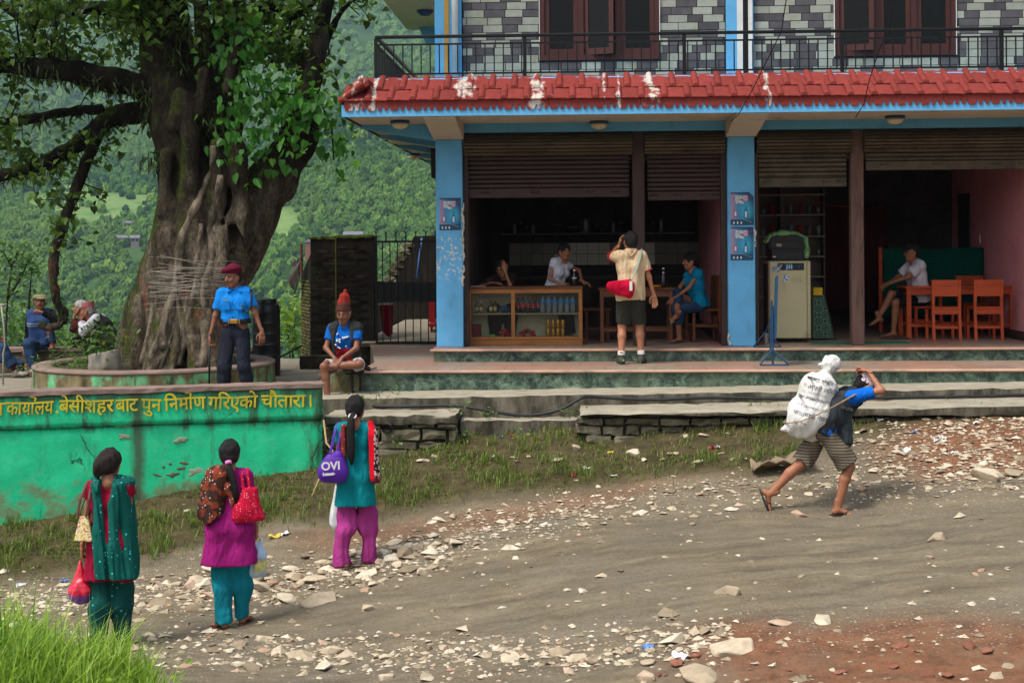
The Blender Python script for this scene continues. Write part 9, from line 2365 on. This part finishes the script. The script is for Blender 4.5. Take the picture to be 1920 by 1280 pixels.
# gravel: one mass of little stones
def px_scatter(n, x0, x1, y0, y1, keep):
 out = []; X = rr_.uniform(x0, x1, n); Y = rr_.uniform(y0, y1, n)
 D = np.linspace(6.5, 17.2, 180); k = [ray(a, b) for a, b in zip(X, Y)]
 K = np.array(k); P = CAM[None, None] + K[:, None] * D[None, :, None]; Z = gz(P[..., 0], P[..., 1]); i = np.argmax(P[..., 2] < Z, 1)
 Q = P[np.arange(n), i]; Q[:, 2] = gz(Q[:, 0], Q[:, 1]); return Q[keep(X, Y) & (i > 0)]
def c_band(X, Y, xs, ys, hw): return np.exp(-((Y - np.interp(X, xs, ys)) / hw) ** 2)
def kp(X, Y):
 w = np.maximum.reduce([(1 - .55 * np.clip((X - 850) / 300, 0, 1)) * c_band(X, Y, [200, 400, 560, 700, 900, 1250, 1480, 1920], [1130, 1110, 1095, 1060, 1000, 935, 905, 905], 33), .5 * c_band(X, Y, [300, 900, 1500, 1920], [1215, 1235, 1190, 1175], 34) * (X < 1380), .95 * (X > 1560) * (Y < 900) * (Y > 785) * np.clip((X - 1560) / 120, 0, 1), .012 * (Y > 930), .04 * (X > 1180) * (Y > 1185)])
 return rr_.uniform(size=len(X)) < w * (1 - .85 * grass_mask(X, Y))
Q = np.concatenate([px_scatter(5200, -60, 1990, 780, 1285, kp) for _ in range(7)])
n_ = len(Q); oc = np.array([(1, 0, 0), (.3, .9, .1), (-.8, .5, 0), (-.6, -.7, .1), (.5, -.8, 0), (.1, .1, .8), (-.2, 0, .7)]); of_ = np.array([(0, 1, 5), (1, 2, 6), (1, 6, 5), (2, 3, 6), (3, 4, 5), (3, 5, 6), (4, 0, 5)])
sz = .012 + .045 * rr_.beta(1.1, 4, n_); sz[rr_.uniform(size=n_) < .1] *= 2.1; an = rr_.uniform(0, 6.28, n_); J = oc[None] + rr_.normal(size=(n_, 7, 3)) * .22
X_ = J[..., 0] * np.cos(an)[:, None] - J[..., 1] * np.sin(an)[:, None]; Y_ = J[..., 0] * np.sin(an)[:, None] + J[..., 1] * np.cos(an)[:, None]
V = np.stack([X_, Y_ * .8, np.maximum(J[..., 2], -.1) * .6], -1) * sz[:, None, None] + Q[:, None]; F = of_[None] + (np.arange(n_) * 7)[:, None, None]
o = link('gravel', np_mesh('gravel', V.reshape(-1, 3), F.reshape(-1, 3)), RK); tag(o, 'loose pale gravel and stone chips along the dirt road', None, None, 'stuff')
# grass
def blades(name, B, h, w, m_, label, seed, bend=.5):
 r = np.random.default_rng(seed); n = len(B); az = r.uniform(0, 6.28, n); le = r.uniform(.1, 1, n) * bend; d = np.stack([np.cos(az), np.sin(az)], 1); s = np.stack([-d[:, 1], d[:, 0]], 1)
 def at(t, sd, wd):
  P = B.copy(); P[:, :2] += d * (le * h * t * t)[:, None] + s * (sd * w * wd); P[:, 2] += h * t * (1 - .25 * le * t); return P
 V = np.stack([at(0, -1, 1), at(0, 1, 1), at(.55, 1, .75), at(.55, -1, .75), at(1, 0, 0)], 1).reshape(-1, 3); k = np.arange(n) * 5
 o_ = link(name, np_mesh(name, V, [np.stack([k, k + 1, k + 2, k + 3], 1), np.stack([k + 3, k + 2, k + 4], 1)]), m_); return tag(o_, label, None, None, 'stuff')
def gk(X, Y):
 c_ = fbm2(X / 34., Y / 17., 3, 61); return rr_.uniform(size=len(X)) < grass_mask(X, Y, c_ * 26) * np.clip(.42 + 1.9 * c_ - .4 * (X > 1540), 0.02, 1)
Q = np.concatenate([px_scatter(6000, -80, 1980, 755, 1110, gk) for _ in range(16)])
cl = fbm2(Q[:, 0] * 2.1, Q[:, 1] * 2.6, 3, 71); hh = (.035 + .06 * rr_.uniform(size=len(Q))) * (1 + 1.3 * np.clip(cl, -.3, 1))
GR = leafmat('verge_grass', S(62, 90, 28), S(128, 146, 62), .4); GR2 = leafmat('dry_grass', S(110, 100, 60), S(140, 128, 84), .3)
dry = rr_.uniform(size=len(Q)) < .16 + .4 * (fbm2(Q[:, 0] * .9, Q[:, 1] * 1.3, 3, 33) > .2)
blades('verge_grass', Q[~dry], hh[~dry] * 1.2, .005, GR, 'short tufted grass on the verge below wall and steps', 1, .9); blades('dry_grass', Q[dry], hh[dry] * .8, .004, GR2, 'dry yellowed grass among the green on the verge', 2, 1.2)
n = 15000; rg_ = rr_.uniform(-4.6, -1.5, n); dg = rr_.uniform(6.7, 9.3, n); edge = np.interp(rg_, [-4.6, -2.9, -2.3, -1.9, -1.5], [9.3, 9.3, 8.9, 8.2, 7.6]); k_ = dg < edge + .25 * fbm2(rg_ * 4, dg * 4, 2, 8); rg_, dg = rg_[k_], dg[k_]
Q = np.stack([rg_ * math.cos(TH) - dg * math.sin(TH), rg_ * math.sin(TH) + dg * math.cos(TH), gz_rd(rg_, dg)], 1); hh = (.1 + .48 * rr_.beta(1.6, 3, len(Q))) * np.interp(rg_, [-3.2, -2.4, -1.6], [1.15, 1.0, .5]) * (1 + .7 * fbm2(Q[:, 0] * 5, Q[:, 1] * 5, 2, 19))
blades('tall_grass', Q, hh, .0062, leafmat('fresh_tall_grass', S(84, 124, 30), S(164, 192, 70), .5), 'tall fresh green grass at the bottom left in front of the women', 3, 1.0)
C_ = Q[rr_.integers(0, len(Q), 260)] + np.stack([rr_.normal(size=260) * .05, rr_.normal(size=260) * .05, rr_.uniform(.1, .32, 260)], 1); V, F = leaf_cloud(C_, .05, oval, oF, .1, 12); o = link('leafy_weeds', np_mesh('leafy_weeds', V, F), LB1); tag(o, 'small leafy weeds among the tall grass', None, None, 'stuff')
wp = [(672, 742), (700, 746), (738, 733), (862, 765), (905, 775), (1076, 768), (968, 812), (880, 815), (650, 800), (1120, 790), (745, 830), (1340, 775), (1420, 770), (1450, 765), (700, 870), (1100, 870)]
C_ = np.concatenate([(atY(a, b, 16.25 if b < 800 else 15.7) + rr_.normal(size=(26, 3)) * np.array([.07, .04, .035])) for a, b in wp]); V, F = leaf_cloud(C_, .04, oval, oF, .0, 14); o = link('step_weeds', np_mesh('step_weeds', V, F), LB2); tag(o, 'little green weeds sprouting from cracks in the steps and stones', None, None, 'stuff')
# litter
scr = []
for i in range(4):
 q = MB(); r = np.random.default_rng(i); H_ = r.normal(size=(5, 5)) * .16; q.grid(lambda u, w: (u - .5 + .1 * H_[int(w * 4), int(u * 4)], (w - .5) * .7, .12 + H_[int(u * 4), int(w * 4)]), 5, 5); me = bpy.data.meshes.new('scrap'); me.from_pydata(q.v, [], q.f); me.update(); scr.append(me)
lm_ = {k: M(k + '_litter', c_, .4, .2, 20, .2) for k, c_ in (('white', S(206, 206, 206)), ('blue', S(90, 130, 190)), ('yellow', S(196, 170, 60)), ('orange', S(200, 110, 50)), ('red', S(170, 40, 60)))}
for i, (px, py, k, s_) in enumerate(((515, 1008, 'yellow', .12), (535, 1003, 'white', .1), (1145, 850, 'yellow', .06), (1075, 893, 'red', .07), (1100, 880, 'white', .08), (1150, 895, 'white', .07), (925, 858, 'white', .07), (1335, 842, 'red', .07), (1345, 841, 'white', .07), (1365, 814, 'white', .05), (1760, 828, 'white', .09), (1768, 823, 'white', .08), (1695, 846, 'white', .13), (1715, 812, 'blue', .06), (1885, 776, 'blue', .08), (1580, 905, 'red', .05), (1650, 790, 'white', .07), (40, 1100, 'white', .09), (120, 1092, 'blue', .07), (455, 935, 'orange', .07), (500, 870, 'orange', .07), (1275, 1235, 'white', .12), (1215, 1215, 'blue', .08), (940, 820, 'blue', .05), (960, 818, 'red', .06), (1830, 795, 'white', .08), (1790, 850, 'white', .07), (640, 1000, 'white', .07))):
 q = on_ground(px, py); o = bpy.data.objects.new('litter_scrap', scr[i % 4].copy()); o.data.materials.append(lm_[k]); COL.objects.link(o); o.location = (q[0], q[1], q[2] + .004); o.scale = (s_,) * 3; o.rotation_euler = (0, 0, i * 1.3); md = o.modifiers.new('t', 'SOLIDIFY'); md.thickness = .02
 tag(o, k + ' scrap of litter on the ' + ('near' if py > 1150 else 'grassy' if py < 900 and px < 1560 else 'stony' if px < 1560 else 'rubbly') + ' ground', 'litter', 'scraps of litter')
q = MB(); a = on_ground(1465, 885); H_ = rr_.normal(size=(9, 7)) * .035
q.grid(lambda u, w: (a[0] - .3 + .62 * u, a[1] - .12 + .3 * w, a[2] + .015 + .16 * u * (1 - .6 * w) + H_[int(u * 8), int(w * 6)] + .03), 9, 7); o = q.build('sacking', M('rotten_sacking', S(128, 112, 90), .95, .3, 10, .6, 40, bd=.01), None, True, .02); tag(o, 'crumpled rotten sacking on the verge behind the porter', 'sacking')
# far houses
HW = M('whitewash', S(128, 122, 112), .8); HR = M('grey_tin_roof', S(120, 118, 120), .5)
for i, (px, py, D, w, lab) in enumerate(((663, 441, 560, 7, 'small grey roofed farmhouse on the slope above the brick shed'), (253, 447, 640, 3.5, 'tiny white farmhouse beside the lower field'), (226, 447, 640, 5, 'tiny low farmhouse left of the white one'), (242, 420, 660, 4, 'tiny tin roofed hut in the upper field'), (586, 455, 545, 4, 'tiny reddish hut above the corner of the shed'))):
 b_ = atD(px, py, D); h_ = empty('farmhouse', tuple(b_ - vec(0, 0, 1.8)), .3 * i, lab, 'house'); MB().box((-w / 2, -2.0, -6), (w / 2, 2.0, 2.2)).build('wall', HW if i != 4 else RKR, h_); MB().prism([(-2.5, 2.0), (2.5, 2.0), (0, 3.3)], -w / 2 - .5, w / 2 + .5, axis='x').build('roof', HR, h_)
 for x in (-w / 4, w / 4): MB().box((x - .4, -2.06, .6), (x + .4, -2.02, 1.5)).build('window', GLASS, h_)
